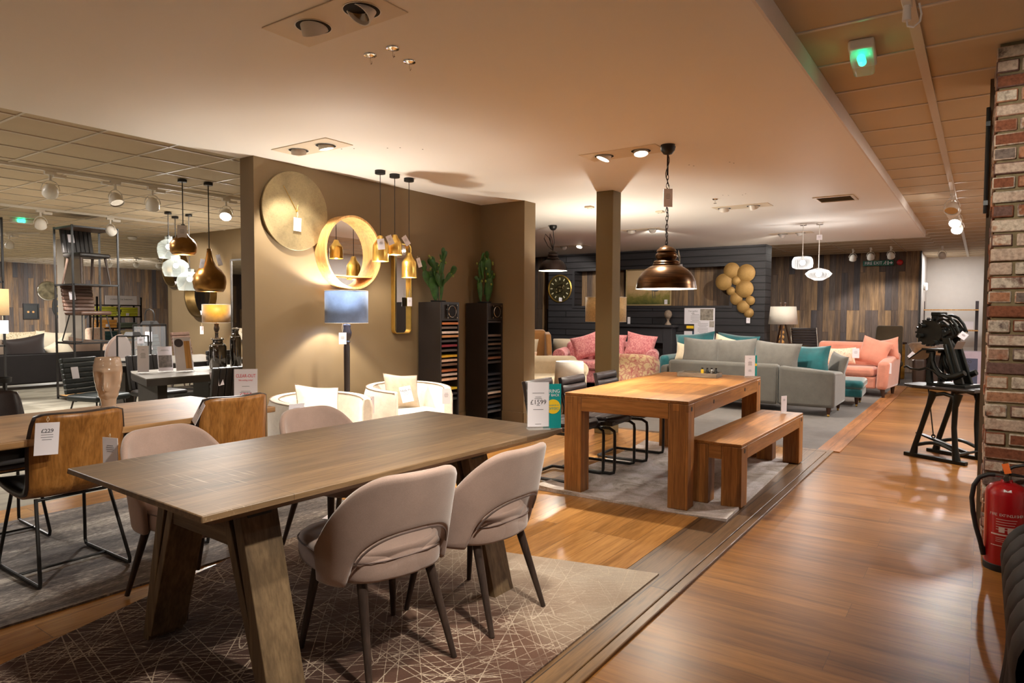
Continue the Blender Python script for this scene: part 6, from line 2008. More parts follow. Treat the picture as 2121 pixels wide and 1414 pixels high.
obj('body', MB().lathe([(0, 0), (0.07, 0), (0.065, 0.05), (0.04, 0.065), (0, 0.068)], 28, mtx=RX), plain('alarm_red', C(190, 30, 34), 0.4), fa)
xl = thing('exit_light', 'small green glowing exit light on left tile ceiling', 'emergency light', (-13.08, 4.55, 2.915))
obj('housing', MB().span((-0.05, -0.16, -0.07), (0.05, 0.16, 0)), m_white, xl, bevel=0.01)
obj('lens', MB().span((0.05, -0.08, -0.06), (0.058, 0.02, -0.01)), glow('green_exit', (0.0, 1.0, 0.5, 1), 7.0), xl)
# ---------------------------------------------------------------- treadle platen press
m_iron = plain('black_cast_iron', C(24, 26, 24), 0.38, 0.5, var=0.3, nscale=12, bump=0.1)
pr_ = thing('printing_press', 'black cast iron treadle press on an open iron stand by brick pier', 'press', (-0.25, 7.85, W), math.atan2(-0.447, 0.894))
for v in (-0.195, 0.195):
    obj('skid', MB().span((-0.29, v - 0.03, 0), (0.29, v + 0.03, 0.035)), m_iron, pr_, bevel=0.006)
    L = [(-0.205, 0.03), (-0.19, 0.12), (-0.13, 0.32), (-0.065, 0.54), (-0.03, 0.66)]
    R_ = [(0.20, 0.03), (0.185, 0.15), (0.17, 0.34), (0.175, 0.54), (0.20, 0.66)]
    rr = [0.036, 0.026, 0.024, 0.026, 0.038]
    obj('leg', MB().tube([(a, v, b) for a, b in L], rr, 10), m_iron, pr_)
    obj('leg', MB().tube([(a, v, b) for a, b in R_], rr, 10), m_iron, pr_)
    obj('arch', MB().tube([(-0.18, v, 0.14)] + [(-0.18 + 0.365 * k / 8, v, 0.115 + 0.05 * math.sin(PI * k / 8)) for k in range(9)] + [(0.185, v, 0.14)], 0.018, 8), m_iron, pr_)
    obj('top_arch', MB().tube([(-0.07, v, 0.56), (-0.02, v, 0.635), (0.07, v, 0.655), (0.15, v, 0.635), (0.18, v, 0.55)], 0.02, 8), m_iron, pr_)
m_dtable = plain('dark_table_board', C(36, 30, 28), 0.3, var=0.2)
obj('table_board', MB().prism([(-0.36, -0.13), (-0.22, -0.23), (0.30, -0.23), (0.34, -0.2), (0.34, 0.23), (-0.22, 0.23), (-0.36, 0.12)], 'z', 0.685, 0.715), m_dtable, pr_, bevel=0.006)
obj('bed_plate', MB().prism([(-0.14, -0.13), (0.22, -0.13), (0.24, 0.13), (-0.14, 0.13)], 'z', 0.715, 0.745), m_iron, pr_, bevel=0.005)
cf = MB()
for v in (-0.10, 0.10):
    cf.tube([(-0.155, v, 1.045), (-0.10, v, 1.04), (-0.105, v, 0.96), (-0.08, v, 0.89), (-0.03, v, 0.83), (0.04, v, 0.80), (0.12, v, 0.82), (0.20, v, 0.86)], [0.022, 0.03, 0.026, 0.026, 0.03, 0.038, 0.034, 0.028], 10)
    cf.tube([(-0.10, v, 1.04), (-0.13, v, 0.90), (-0.12, v, 0.74)], [0.028, 0.026, 0.035], 8)
obj('side_frame', cf, m_iron, pr_)
bm_ = MB()
for v in (-0.075, 0.075):
    bm_.hexa([(0.10, v - 0.02, 0.745), (0.185, v - 0.02, 0.745), (0.185, v + 0.02, 0.745), (0.10, v + 0.02, 0.745)], [(-0.03, v - 0.018, 1.19), (0.045, v - 0.018, 1.19), (0.045, v + 0.018, 1.19), (-0.03, v + 0.018, 1.19)])
obj('main_beam', bm_, m_iron, pr_, bevel=0.008)
obj('platen', MB().box((0.0, 0, 0.0), (0.03, 0.24, 0.30)), m_iron, pr_, (0.055, 0, 0.98), (0, rad(-16), 0), bevel=0.006)
obj('feed_board', MB().hexa([(-0.31, -0.15, 0.955), (-0.175, -0.15, 1.06), (-0.175, 0.15, 1.06), (-0.31, 0.15, 0.955)], [(-0.315, -0.15, 0.965), (-0.18, -0.15, 1.075), (-0.18, 0.15, 1.075), (-0.315, 0.15, 0.965)]).span((-0.18, -0.15, 1.06), (-0.01, 0.15, 1.075)), m_iron, pr_, bevel=0.003)
obj('ink_disc', MB().lathe([(0, -0.02), (0.10, -0.02), (0.135, -0.005), (0.135, 0.012), (0, 0.012)], 40, mtx=Matrix.Translation((-0.15, 0, 1.235)) @ Matrix.Rotation(rad(72), 4, 'X') @ Matrix.Rotation(rad(12), 4, 'Y')), m_iron, pr_, bevel=0.003)
gr_ = MB()
for k in range(18):
    a = 2 * PI * k / 18
    gr_.box((-0.15 + 0.128 * math.cos(a), -0.06, 1.235 + 0.128 * math.sin(a)), (0.022, 0.05, 0.016), (0, -a, 0))
gr_.cyl((-0.15, -0.085, 1.235), (-0.15, -0.035, 1.235), 0.122, None, 32)
gr_.cyl((-0.15, 0.03, 1.215), (-0.15, 0.11, 1.215), 0.095, None, 28)
gr_.cyl((-0.22, -0.15, 1.20), (-0.22, 0.15, 1.20), 0.022, None, 14).cyl((-0.08, -0.15, 1.14), (-0.08, 0.15, 1.14), 0.022, None, 14).cyl((-0.20, -0.15, 1.30), (-0.20, 0.15, 1.30), 0.018, None, 14)
obj('gear_rollers', gr_, m_iron, pr_)
obj('clamp_block', MB().span((-0.155, -0.05, 1.22), (-0.095, 0.05, 1.435)).span((-0.155, -0.06, 1.40), (-0.06, 0.06, 1.437)), m_iron, pr_, bevel=0.006)
am = MB()
for v, s in ((-0.07, 1.0), (0.07, 1.0)):
    am.tube([(-0.07, v, 1.40), (-0.02, v, 1.405), (0.035, v, 1.38), (0.085, v, 1.32), (0.115, v, 1.25), (0.085, v, 1.205), (0.02, v, 1.19)], 0.014, 8)
    am.tube([(-0.07, v, 1.36), (-0.02, v, 1.37), (0.03, v, 1.34), (0.075, v, 1.275), (0.10, v, 1.22)], 0.012, 8)
    am.tube([(-0.05, v, 1.30), (0.0, v, 1.31), (0.05, v, 1.28), (0.08, v, 1.21), (0.03, v, 1.16)], 0.016, 8)
am.tube([(-0.09, -0.02, 1.30), (0.0, -0.02, 1.18), (0.05, 0, 1.10)], 0.018, 8)
am.box((0.02, 0, 1.24), (0.12, 0.16, 0.03), (0, rad(-32), 0))
obj('roller_arm', am, m_iron, pr_)
obj('throw_lever', MB().tube([(-0.37, -0.12, 0.875), (-0.345, -0.12, 0.888), (-0.30, -0.12, 0.865), (-0.215, -0.12, 0.862), (-0.14, -0.12, 0.885), (-0.08, -0.12, 0.862), (-0.02, -0.12, 0.82), (0.06, -0.12, 0.79)], [0.010, 0.014, 0.011, 0.012, 0.013, 0.014, 0.016, 0.02], 8), m_iron, pr_)
obj('pull_rod', MB().cyl((-0.205, -0.02, 0.86), (-0.115, -0.02, 0.20), 0.006, None, 8).tube([(-0.115 + 0.016 * math.cos(a), -0.02, 0.20 + 0.016 * math.sin(a)) for a in [2 * PI * k / 12 for k in range(12)]], 0.006, 6, True), m_iron, pr_)
obj('treadle', MB().hexa([(-0.275, -0.05, 0.205), (0.20, -0.02, 0.065), (0.20, 0.02, 0.065), (-0.275, 0.01, 0.205)], [(-0.275, -0.05, 0.218), (0.20, -0.02, 0.10), (0.20, 0.02, 0.10), (-0.275, 0.01, 0.218)]).cyl((0.195, -0.19, 0.085), (0.195, 0.19, 0.085), 0.012, None, 10), m_iron, pr_)
obj('sheet_guide', MB().box((0.125, -0.06, 1.12), (0.003, 0.09, 0.085), (0, rad(28), rad(-20))), plain('dull_card', C(140, 128, 122), 0.7), pr_)
price_tag('brown cardboard tag tied to the iron press arm', (-0.115, 7.74, 1.235), rad(10), 0.065, 0.065, 0.01, rad(36))

# ---------------------------------------------------------------- fire extinguisher
m_ext = plain('extinguisher_red', C(168, 18, 26), 0.28, var=0.05, coat=0.4)
m_rub = plain('black_rubber', C(24, 22, 22), 0.55)
ex = thing('fire_extinguisher', 'red fire extinguisher with black hose standing against brick pier', 'fire extinguisher', (0.140, 4.61, W), rad(2))
obj('cylinder', MB().lathe([(0.02, 0.035), (0.094, 0.035), (0.097, 0.05), (0.097, 0.42), (0.092, 0.445), (0.075, 0.468), (0.045, 0.482), (0.03, 0.486), (0.026, 0.50), (0, 0.50)], 48), m_ext, ex)
obj('foot_ring', MB().lathe([(0, 0), (0.097, 0), (0.0985, 0.006), (0.0985, 0.036), (0.09, 0.04), (0, 0.04)], 48), m_rub, ex)
obj('valve', MB().lathe([(0, 0.498), (0.02, 0.498), (0.02, 0.525), (0.014, 0.53), (0.014, 0.55), (0, 0.55)], 18).cyl((0, 0, 0.517), (-0.06, -0.012, 0.522), 0.011, None, 12).cyl((-0.005, -0.02, 0.51), (-0.005, -0.045, 0.51), 0.014, None, 14), m_steel, ex)
obj('handle', MB().hexa([(-0.03, -0.012, 0.535), (0.13, -0.010, 0.515), (0.13, 0.010, 0.515), (-0.03, 0.012, 0.535)], [(-0.03, -0.012, 0.543), (0.12, -0.010, 0.525), (0.12, 0.010, 0.525), (-0.03, 0.012, 0.543)]).tube([(-0.01, 0, 0.545), (0.03, 0, 0.575), (0.08, 0, 0.59), (0.115, 0, 0.594)], [0.010, 0.009, 0.008, 0.006], 8), m_rub, ex)
obj('hose', MB().tube([(-0.055, -0.012, 0.522), (-0.085, -0.015, 0.52), (-0.125, -0.02, 0.50), (-0.150, -0.02, 0.45), (-0.158, -0.02, 0.38), (-0.150, -0.02, 0.30), (-0.135, -0.03, 0.22), (-0.115, -0.04, 0.15), (-0.105, -0.04, 0.11)], 0.0125, 12), m_rub, ex)
obj('nozzle', MB().cyl((-0.105, -0.04, 0.115), (-0.097, -0.04, 0.07), 0.015, 0.012, 12), m_rub, ex)
obj('safety_tag', MB().box((-0.005, -0.03, 0.565), (0.032, 0.002, 0.055), (rad(-10), rad(-16), 0)), plain('orange_tag', C(236, 110, 30), 0.6), ex)
def ext_print():
    b = MB()
    def patch(a0, a1, z0, z1):
        b.grid(lambda u, v: Vector((0.0975 * math.sin(a0 + (a1 - a0) * u), -0.0975 * math.cos(a0 + (a1 - a0) * u), z0 + (z1 - z0) * v)), 8, 2)
    patch(-0.75, 0.75, 0.145, 0.149)
    patch(-0.75, 0.75, 0.205, 0.213)
    for k in range(5):
        patch(-0.5, 0.5 - 0.05 * (k % 3), 0.292 - k * 0.014, 0.295 - k * 0.014)
    for a in (-0.36, 0.05):
        patch(a, a + 0.28, 0.222, 0.25)
    for k in range(3):
        patch(-0.5, 0.0, 0.19 - k * 0.010, 0.1925 - k * 0.010)
    patch(-0.15, 0.2, 0.447, 0.450)
    return b
obj('label_print', ext_print(), plain('pale_print', C(214, 190, 184), 0.6), ex)
for i, chh in enumerate('FIRE EXTINGUISHER'):
    a = -0.80 + i * 0.1
    text('lettering', chh, 0.021, MATS['pale_print'], ex, (0.0985 * math.sin(a), -0.0985 * math.cos(a), 0.318), (PI / 2, 0, a))
obj('diamond_label', MB().box((0.0, -0.086, 0.452), (0.035, 0.001, 0.016), (rad(-40), 0, 0)), m_paper, ex)

# ---------------------------------------------------------------- brown leather sofa corner at the photo edge
t = NT('oxblood_brown_leather')
n1 = t.noise(5, t.coords(), 4, 0.6)
r = t.ramp(n1, 0, [(0.3, C(24, 15, 11)), (0.7, C(40, 26, 20))])
t.color(r)
t.set(0.6, 0, 0.15)
n2 = t.noise(60, t.coords(), 3)
t.bump(n2, 0, 0.15, 0.002)
m_ches = t.m
cb_ = thing('leather_sofa', 'dark brown pleated leather sofa back at the lower right edge', 'sofa', (0.36, 2.66, W))
def pleat(u, v):
    # v: from the floor up over the roll; u along the back, with soft pleats
    y = -0.62 + 1.06 * u
    q = v
    fold = 0.012 * (abs(math.sin(u * PI * 7)) ** 0.5 - 0.6)
    if q < 0.42:
        k = q / 0.42
        x, z = -0.265 + 0.015 * math.sin(k * PI) , 0.06 + k * 0.34
        nx, nz = -1, 0
    else:
        k = (q - 0.42) / 0.58
        a = PI + 0.15 - k * (PI * 1.25)
        x, z = -0.13 + 0.145 * math.cos(a), 0.535 + 0.145 * math.sin(a)
        nx, nz = math.cos(a), math.sin(a)
    if u > 0.93:
        e = (u - 0.93) / 0.07
        x += 0.05 * e * e
        z -= 0.03 * e * e * max(0, nz)
    return Vector((x + nx * fold, y, z + nz * fold))
g1 = MB().grid(pleat, 85, 26)
obj('pleated_back', g1, m_ches, cb_)
obj('back_core', MB().span((-0.25, -0.62, 0.06), (0.0, 0.42, 0.52)), m_ches, cb_, bevel=0.02)
obj('seat', MB().span((0.0, -0.55, 0.10), (0.60, 0.40, 0.44)), m_ches, cb_, bevel=0.06, seg=3)
obj('arm', MB().span((0.0, 0.30, 0.06), (0.62, 0.43, 0.50)).cyl((-0.02, 0.36, 0.52), (0.64, 0.36, 0.52), 0.09, None, 20), m_ches, cb_)
for x_, y_ in ((-0.2, -0.5), (-0.2, 0.34), (0.55, -0.5), (0.55, 0.34)):
    obj('foot', MB().lathe([(0, 0), (0.02, 0), (0.032, 0.03), (0.026, 0.062), (0, 0.062)], 16, (x_, y_, 0)), m_turned, cb_)
# ---------------------------------------------------------------- left showroom: metal shelving towers with chairs
m_shelfw = wood('dark_shelf_wood', C(58, 40, 28), C(88, 62, 44), 'x', 1.0, 0.5)
def shelf_tower(label, x0, x1, y0, y1):
    t = thing('shelving_tower', label, 'shelving', ((x0 + x1) / 2, (y0 + y1) / 2, 0))
    hx, hy, s = (x1 - x0) / 2, (y1 - y0) / 2, 0.0125
    for sx_ in (-1, 1):
        for sy_ in (-1, 1):
            obj('post', MB().span((sx_ * hx - s, sy_ * hy - s, 0), (sx_ * hx + s, sy_ * hy + s, 2.72)), m_black, t)
    for z in (0.06, 0.91, 1.82, 2.71):
        f = MB()
        f.span((-hx, -hy - s, z - 0.025), (hx, -hy + s, z)).span((-hx, hy - s, z - 0.025), (hx, hy + s, z)).span((-hx - s, -hy, z - 0.025), (-hx + s, hy, z)).span((hx - s, -hy, z - 0.025), (hx + s, hy, z))
        sh = obj('shelf', MB().span((-hx + s, -hy + s, z - 0.022), (hx - s, hy - s, z)), m_shelfw if z > 0.1 else m_birch, t)
        obj('shelf_edge', f, m_black, sh)
    return t
shelf_tower('tall black metal shelving tower displaying two chairs', -12.05, -11.42, 4.62, 5.28)
shelf_tower('second black metal shelving tower cut off by left photo edge', -12.05, -11.42, 3.06, 3.72)

m_brownl = plain('ribbed_brown_leather', C(84, 60, 48), 0.45, var=0.2, nscale=14)
m_blackl = plain('ribbed_black_leather', C(36, 32, 30), 0.45, var=0.2, nscale=14)
m_greybl = plain('slate_leather', C(72, 80, 84), 0.45, var=0.15)
m_dleg = wood('espresso_leg', C(46, 34, 28), C(72, 56, 46), 'z', 1.5, 0.5)


def show_chair(label, loc, rz, mat, legs='wood', ribs='h', group=None, hback=0.42, tagged=True):
    t = thing('side_chair', label, 'chair', loc, rz, group)
    obj('seat', MB().pillow((0, 0.02, 0.47), (0.46, 0.46, 0.10), None, 10, 1.0, 0.0) if False else MB().span((-0.22, -0.21, 0.42), (0.22, 0.24, 0.49)), mat, t, bevel=0.03, seg=3)
    L = Matrix.Rotation(rad(11), 4, 'X')
    b = MB()
    n = 7
    for k in range(n):
        if ribs == 'h':
            p = L @ Vector((0, 0, 0.02 + (k + 0.5) * hback / n))
            b.box((0, -0.20 + p.y, 0.47 + p.z), (0.43, 0.05, hback / n - 0.004), (rad(11), 0, 0))
        else:
            p = L @ Vector((0, 0, hback / 2 + 0.02))
            b.box((-0.215 + (k + 0.5) * 0.43 / n, -0.20 + p.y, 0.47 + p.z), (0.43 / n - 0.004, 0.05, hback), (rad(11), 0, 0))
    obj('backrest', b, mat, t, bevel=0.01)
    if legs == 'wood':
        for sx_ in (-1, 1):
            obj('leg', MB().cyl((sx_ * 0.20, 0.24, 0), (sx_ * 0.17, 0.17, 0.43), 0.012, 0.02, 10), m_dleg, t)
            obj('leg', MB().cyl((sx_ * 0.20, -0.26, 0), (sx_ * 0.17, -0.15, 0.43), 0.012, 0.02, 10), m_dleg, t)
    else:
        for sx_ in (-1, 1):
            obj('sled_leg', MB().tube([(sx_ * 0.17, 0.17, 0.43), (sx_ * 0.215, 0.25, 0.012), (sx_ * 0.215, 0.22, 0.009), (sx_ * 0.215, -0.24, 0.009), (sx_ * 0.215, -0.27, 0.012), (sx_ * 0.17, -0.15, 0.43)], 0.009, 8), m_black, t)
    if tagged:
        p = L @ Vector((0, 0.032, hback * 0.62))
        obj('price_label', MB().box((0.09, -0.20 + p.y, 0.47 + p.z), (0.085, 0.004, 0.13), (rad(11), 0, rad(0))), m_paper, t)
    return t
sc1 = show_chair('black ribbed chair with wooden legs on the upper tower shelf', (-11.74, 4.95, 1.821), rad(-84), m_blackl, 'wood', 'v')
sc2 = show_chair('brown ribbed leather chair with black sled legs on middle tower shelf', (-11.74, 4.95, 0.911), rad(-84), m_brownl, 'sled', 'h')
for o_ in (sc1, sc2):
    o_.scale = (1.1, 1.1, 1.0)
GL = 'dark dining chairs in the left showroom'
show_chair('dark green-black chair with white label standing below the tower', (-8.0, 3.46, 0), rad(-72), plain('bottle_black', C(28, 34, 32), 0.45), 'sled', 'h', GL, 0.40)
show_chair('brown ribbed chair with white label by the taupe mirror wall', (-10.45, 6.0, 0.16), rad(-65), m_brownl, 'sled', 'h', GL, 0.42)
o = thing('plinth', 'low dark display plinth under the brown ribbed chair', 'plinth', (-10.45, 6.0, 0))
obj('block', MB().span((-0.45, -0.6, 0), (0.45, 0.6, 0.158)), m_black, o, bevel=0.004)
show_chair('slate leather chair with white label behind tall lantern', (-12.0, 6.33, 0.0), rad(-60), m_greybl, 'wood', 'h', GL, 0.50)
show_chair('black ribbed leather chair with white label at dark table corner', (-7.75, 4.95, 0), rad(-95), m_blackl, 'sled', 'h', GL, 0.42)
c5 = show_chair('black chair with its back turned, tucked at grey table far end', (-6.10, 4.62, 0), rad(88), m_blackl, 'sled', 'v', GL, 0.40, False)
copy_tree(c5, (-6.02, 3.70, 0), rad(86), 'black chair with back turned, nearest to grey table front edge')
copy_tree(c5, (-7.85, 4.05, 0), rad(-85), 'black chair facing across grey table, seen between sign stands')
price_tag('slanted white card on back of the turned black chair', (-5.78, 3.50, 0.86), rad(60), 0.10, 0.14, 0.01, rad(-12), 0)

rc = thing('round_back_chair', 'beige chair with an oval upholstered back beyond the lanterns', 'chair', (-9.98, 4.79, 0), rad(-66))
m_beige = fabric('beige_linen', C(88, 70, 60), 0.85, 0.06, 240, 0.2)
obj('seat', MB().lathe([(0, 0.40), (0.23, 0.40), (0.24, 0.46), (0.20, 0.49), (0, 0.50)], 28), m_beige, rc)
obj('backrest', MB().lathe([(0, -0.03), (0.22, -0.028), (0.24, 0), (0.22, 0.028), (0, 0.035)], 36, mtx=Matrix.Translation((0, -0.24, 0.80)) @ Matrix.Rotation(PI / 2 + rad(-8), 4, 'X') @ Matrix.Diagonal((1, 1.12, 1, 1))), m_beige, rc)
for sx_ in (-1, 1):
    obj('leg', MB().cyl((sx_ * 0.18, 0.18, 0), (sx_ * 0.16, 0.15, 0.40), 0.014, 0.022, 10), m_dleg, rc)
    obj('leg', MB().cyl((sx_ * 0.18, -0.22, 0), (sx_ * 0.15, -0.16, 0.40), 0.014, 0.022, 10), m_dleg, rc)
    obj('back_post', MB().cyl((sx_ * 0.15, -0.18, 0.42), (sx_ * 0.17, -0.235, 0.62), 0.016, None, 10), m_dleg, rc)

# ---------------------------------------------------------------- dark grey tables
m_slate = wood('slate_table', C(88, 84, 78), C(122, 116, 106), 'y', 0.8, 0.32, bump=0.05)
m_slated = plain('dark_table_edge', C(56, 50, 46), 0.5)
def slab_table(label, poly, z=0.76, th=0.075):
    cx = sum(p[0] for p in poly) / len(poly)
    cy = sum(p[1] for p in poly) / len(poly)
    t = thing('dining_table', label, 'table', (cx, cy, 0))
    q = [(x - cx, y - cy) for x, y in poly]
    obj('tabletop', MB().prism(q, 'z', z - 0.012, z), m_slate, t)
    obj('edge_band', MB().prism([(x * 0.995, y * 0.995) for x, y in q], 'z', z - th, z - 0.0121), m_slated, t)
    for sg in (-1, 1):
        obj('pedestal', MB().span((-0.2, sg * 0.55 - 0.05, 0), (0.2, sg * 0.55 + 0.05, z - th)), m_slated, t, bevel=0.004)
    return t
slab_table('dark grey clipped-corner table holding brochures and glass vases', [(-6.46, 3.22), (-6.46, 5.15), (-7.45, 5.15), (-7.45, 3.55), (-7.2, 3.44)])
slab_table('dark grey table further back carrying the two lanterns', [(-8.18, 3.75), (-8.18, 5.6), (-9.6, 5.6), (-9.6, 3.75)])
stand_card('tall white card in stand, leftmost on the grey table', (-7.08, 3.50, 0.761), rad(55), 0.105, 0.27, lean=-0.03, body=[(0.85, 1, 0.3), (0.72, 6, 0.45)])
s5, k5 = stand_card('brochure holder with photo leaflet in the middle of grey table', (-7.05, 3.72, 0.761), rad(75), 0.14, 0.26, lean=-0.22, body=[(0.86, 2, 0.6)])
obj('photo', MB().box((0, -0.003, 0.10), (0.13, 0.001, 0.13)), plain('brochure_photo', C(120, 112, 106), 0.5, var=0.5, nscale=30), k5)
s6, k6 = stand_card('taller brochure with wood-grain strip and dark oval badge', (-6.93, 3.86, 0.761), rad(80), 0.17, 0.36, lean=-0.26)
obj('grain_strip', MB().box((0.045, -0.003, 0.17), (0.06, 0.001, 0.30)), m_birch, k6)
obj('oval_badge', MB().cyl((-0.035, -0.001, 0.30), (-0.035, -0.0035, 0.30), 0.045, None, 28), plain('badge_plum', C(74, 64, 72), 0.5), k6)
stand_card('tall white card in stand on the further grey table', (-8.30, 4.56, 0.761), rad(55), 0.11, 0.27, lean=-0.03, body=[(0.85, 1, 0.3), (0.7, 5, 0.4)])
stand_card('small white label plate at the near grey table, behind black chair back', (-7.35, 4.12, 0.761), rad(65), 0.13, 0.07, lean=-0.2, body=[(0.6, 2, 0.5)])
m_merc = plain('mirrored_smoke_glass', C(120, 116, 112), 0.07, 1.0, var=0.25, nscale=18)
def glass_vase(label, x, y, r, h, neck):
    t = thing('glass_vase', label, 'vase', (x, y, 0.761))
    obj('body', MB().lathe([(0, 0), (r * 0.9, 0), (r, 0.015), (r, h * 0.72), (r * 0.85, h * 0.80), (neck, h * 0.86), (neck, h * 0.93), (neck * 1.25, h * 0.95), (neck * 1.25, h)], 36), m_merc, t, solid=0.006)
    obj('neck_rings', MB().tube([(neck * 1.3 * math.cos(2 * PI * k / 24), neck * 1.3 * math.sin(2 * PI * k / 24), h * 0.985) for k in range(24)], 0.006, 6, True).tube([(r * 0.9 * math.cos(2 * PI * k / 24), r * 0.9 * math.sin(2 * PI * k / 24), h * 0.795) for k in range(24)], 0.005, 6, True), m_chrome, t)
glass_vase('squat smoked glass bottle vase on the grey table', -7.03, 4.30, 0.088, 0.34, 0.05)
glass_vase('tall slim smoked glass bottle vase beside the partition edge', -7.00, 4.50, 0.058, 0.45, 0.03)
def lantern(label, x, y, w, h, loop):
    t = thing('lantern', label, 'lantern', (x, y, 0.761), rad(20))
    b = MB()
    for sx_ in (-1, 1):
        for sy_ in (-1, 1):
            b.span((sx_ * w - 0.008, sy_ * w - 0.008, 0), (sx_ * w + 0.008, sy_ * w + 0.008, h))
    for z in (0.008, h):
        for sg in (-1, 1):
            b.span((-w, sg * w - 0.008, z - 0.008), (w, sg * w + 0.008, z + 0.008)).span((sg * w - 0.008, -w, z - 0.008), (sg * w + 0.008, w, z + 0.008))
    obj('frame', b, m_black, t)
    obj('roof', MB().hexa([(-w * 0.62, -w * 0.62, h), (w * 0.62, -w * 0.62, h), (w * 0.62, w * 0.62, h), (-w * 0.62, w * 0.62, h)], [(-w * 0.45, -w * 0.45, h + 0.05), (w * 0.45, -w * 0.45, h + 0.05), (w * 0.45, w * 0.45, h + 0.05), (-w * 0.45, w * 0.45, h + 0.05)]), m_black, t)
    obj('glass_panes', MB().span((-w + 0.002, -w - 0.002, 0.02), (w - 0.002, -w, h - 0.02)).span((w, -w + 0.002, 0.02), (w + 0.002, w - 0.002, h - 0.02)), m_film, t)
    if loop:
        obj('handle', MB().tube([(-0.075, 0, h + 0.05), (-0.075, 0, h + 0.14), (-0.05, 0, h + 0.19), (0, 0, h + 0.21), (0.05, 0, h + 0.19), (0.075, 0, h + 0.14), (0.075, 0, h + 0.05)], 0.008, 8), m_black, t)
lantern('tall black metal lantern with loop handle on further table', -9.15, 4.62, 0.135, 0.46, True)
lantern('smaller black metal lantern with flat lid beside the tall one', -8.70, 4.18, 0.12, 0.33, False)
price_tag('white tag hanging from smaller lantern lid', (-8.55, 4.20, 1.09), rad(60), 0.07, 0.08, 0.01, 0, 0)
price_tag('white tag hanging from taller lantern frame', (-8.99, 4.52, 1.14), rad(60), 0.08, 0.13, 0.01, 0, 0)

# ---------------------------------------------------------------- yellow lamp, oval mirrors, pendants
m_mustv = fabric('mustard_velvet', C(190, 132, 30), 0.5, 0.25, 300, 0.1, 0.8, 8)
floor_lamp('floor_lamp', 'floor lamp with mustard velvet drum shade by the taupe wall', (-11.15, 6.80, 0), 1.205, 1.525, 0.235, m_mustv, 16)
price_tag('slim white tag hanging below the mustard lamp shade', (-11.28, 6.60, 1.20), rad(40), 0.06, 0.14, 0.06, 0, 0)
m_hoop = plain('bronze_hoop', C(104, 82, 46), 0.3, 0.9, var=0.2)
def hoop_mirror(label, x, z, r):
    t = thing('hoop_mirror', label, 'mirror', (x, 7.27, z))
    obj('hoop', MB().lathe([(r * 0.93, 0), (r * 0.93, 0.13), (r, 0.13), (r, 0.0), (r * 0.93, 0)], 56, mtx=RX), m_hoop, t, bevel=0.002)
    obj('mirror_glass', MB().cyl((0, -0.02, 0), (0, -0.03, 0), r * 0.935, None, 56), m_mirror, t)
    obj('label_card', MB().box((0.02, -0.05, -r * 0.8), (0.09, 0.004, 0.09), (rad(14), 0, 0)), m_paper, t)
hoop_mirror('deep bronze hoop mirror hanging higher on the taupe wall', -13.25, 2.26, 0.38)
hoop_mirror('deep bronze hoop mirror hanging lower, behind large copper pendant', -12.35, 1.74, 0.46)
tm = thing('tall_mirror', 'tall rectangular mirror against taupe wall, mostly behind the partition', 'mirror', (-10.75, 7.24, 0.86))
obj('frame', MB().span((-0.62, -0.02, 0), (0.62, 0.028, 0.03)).span((-0.62, -0.02, 1.47), (0.62, 0.028, 1.50)).span((-0.62, -0.02, 0.03), (-0.59, 0.028, 1.47)).span((0.59, -0.02, 0.03), (0.62, 0.028, 1.47)), m_steel, tm)
obj('mirror_glass', MB().span((-0.59, -0.008, 0.03), (0.59, 0.0, 1.47)), m_mirror, tm)

m_agedb = plain('aged_brass', C(150, 108, 56), 0.28, 0.95, var=0.2, nscale=5)
def drop_pendant(label, x, y, zb, zt_, r, mat, cglass=False, card=True):
    t = thing('drop_pendant', label, 'pendant light', (x, y, 2.91))
    h = zt_ - zb
    o_ = zb - 2.91
    obj('cord', MB().cyl((0, 0, o_ + h), (0, 0, -0.02), 0.006, None, 8), m_blackp, t)
    obj('canopy', MB().lathe([(0, -0.03), (0.05, -0.03), (0.05, 0), (0, 0)], 20), m_blackp, t)
    pr = [(r * 0.80, 0), (r * 0.93, h * 0.08), (r, h * 0.22), (r * 0.96, h * 0.36), (r * 0.72, h * 0.50), (r * 0.42, h * 0.60), (r * 0.24, h * 0.72), (r * 0.15, h * 0.88), (r * 0.12, h)]
    if cglass:
        pr = [(r * 0.82, 0), (r * 0.95, h * 0.2), (r, h * 0.4), (r * 0.9, h * 0.62), (r * 0.6, h * 0.76), (r * 0.34, h * 0.82), (r * 0.34, h * 0.95)]
    obj('shade', MB().lathe([(a, b + o_) for a, b in pr], 44), mat, t, solid=0.0 if cglass else 0.004)
    obj('socket', MB().cyl((0, 0, o_ + h * 1.0), (0, 0, o_ + h * 0.62), 0.022, None, 12), m_blackp, t)
    obj('bulb', MB().ball((0, 0, o_ + h * (0.5 if cglass else 0.3)), 0.04 if cglass else 0.03), m_bulbc if cglass else m_lamp, t)
    bulb((x, y, zb - 0.03), 2.5 if cglass else 6, NEUT, 0.04)
drop_pendant('smaller aged brass teardrop pendant hanging higher in left showroom', -7.57, 4.22, 2.055, 2.40, 0.145, m_agedb)
drop_pendant('larger aged brass teardrop pendant nearest the partition wall', -7.51, 4.50, 1.635, 2.14, 0.185, m_agedb)
price_tag('lilac price tag hanging over the smaller teardrop pendant', (-7.50, 4.17, 2.40), rad(60), 0.10, 0.17, 0.02, 0, 0)
price_tag('white tag on left shoulder of larger teardrop pendant', (-7.47, 4.40, 2.02), rad(60), 0.05, 0.11, 0.01, rad(10), 0)
price_tag('white tag on right shoulder of larger teardrop pendant', (-7.42, 4.55, 2.08), rad(60), 0.05, 0.13, 0.01, rad(-14), 0)
m_pglass = thin_glass('grey_green_glass', (0.62, 0.68, 0.64, 1), 0.10, 0.4)
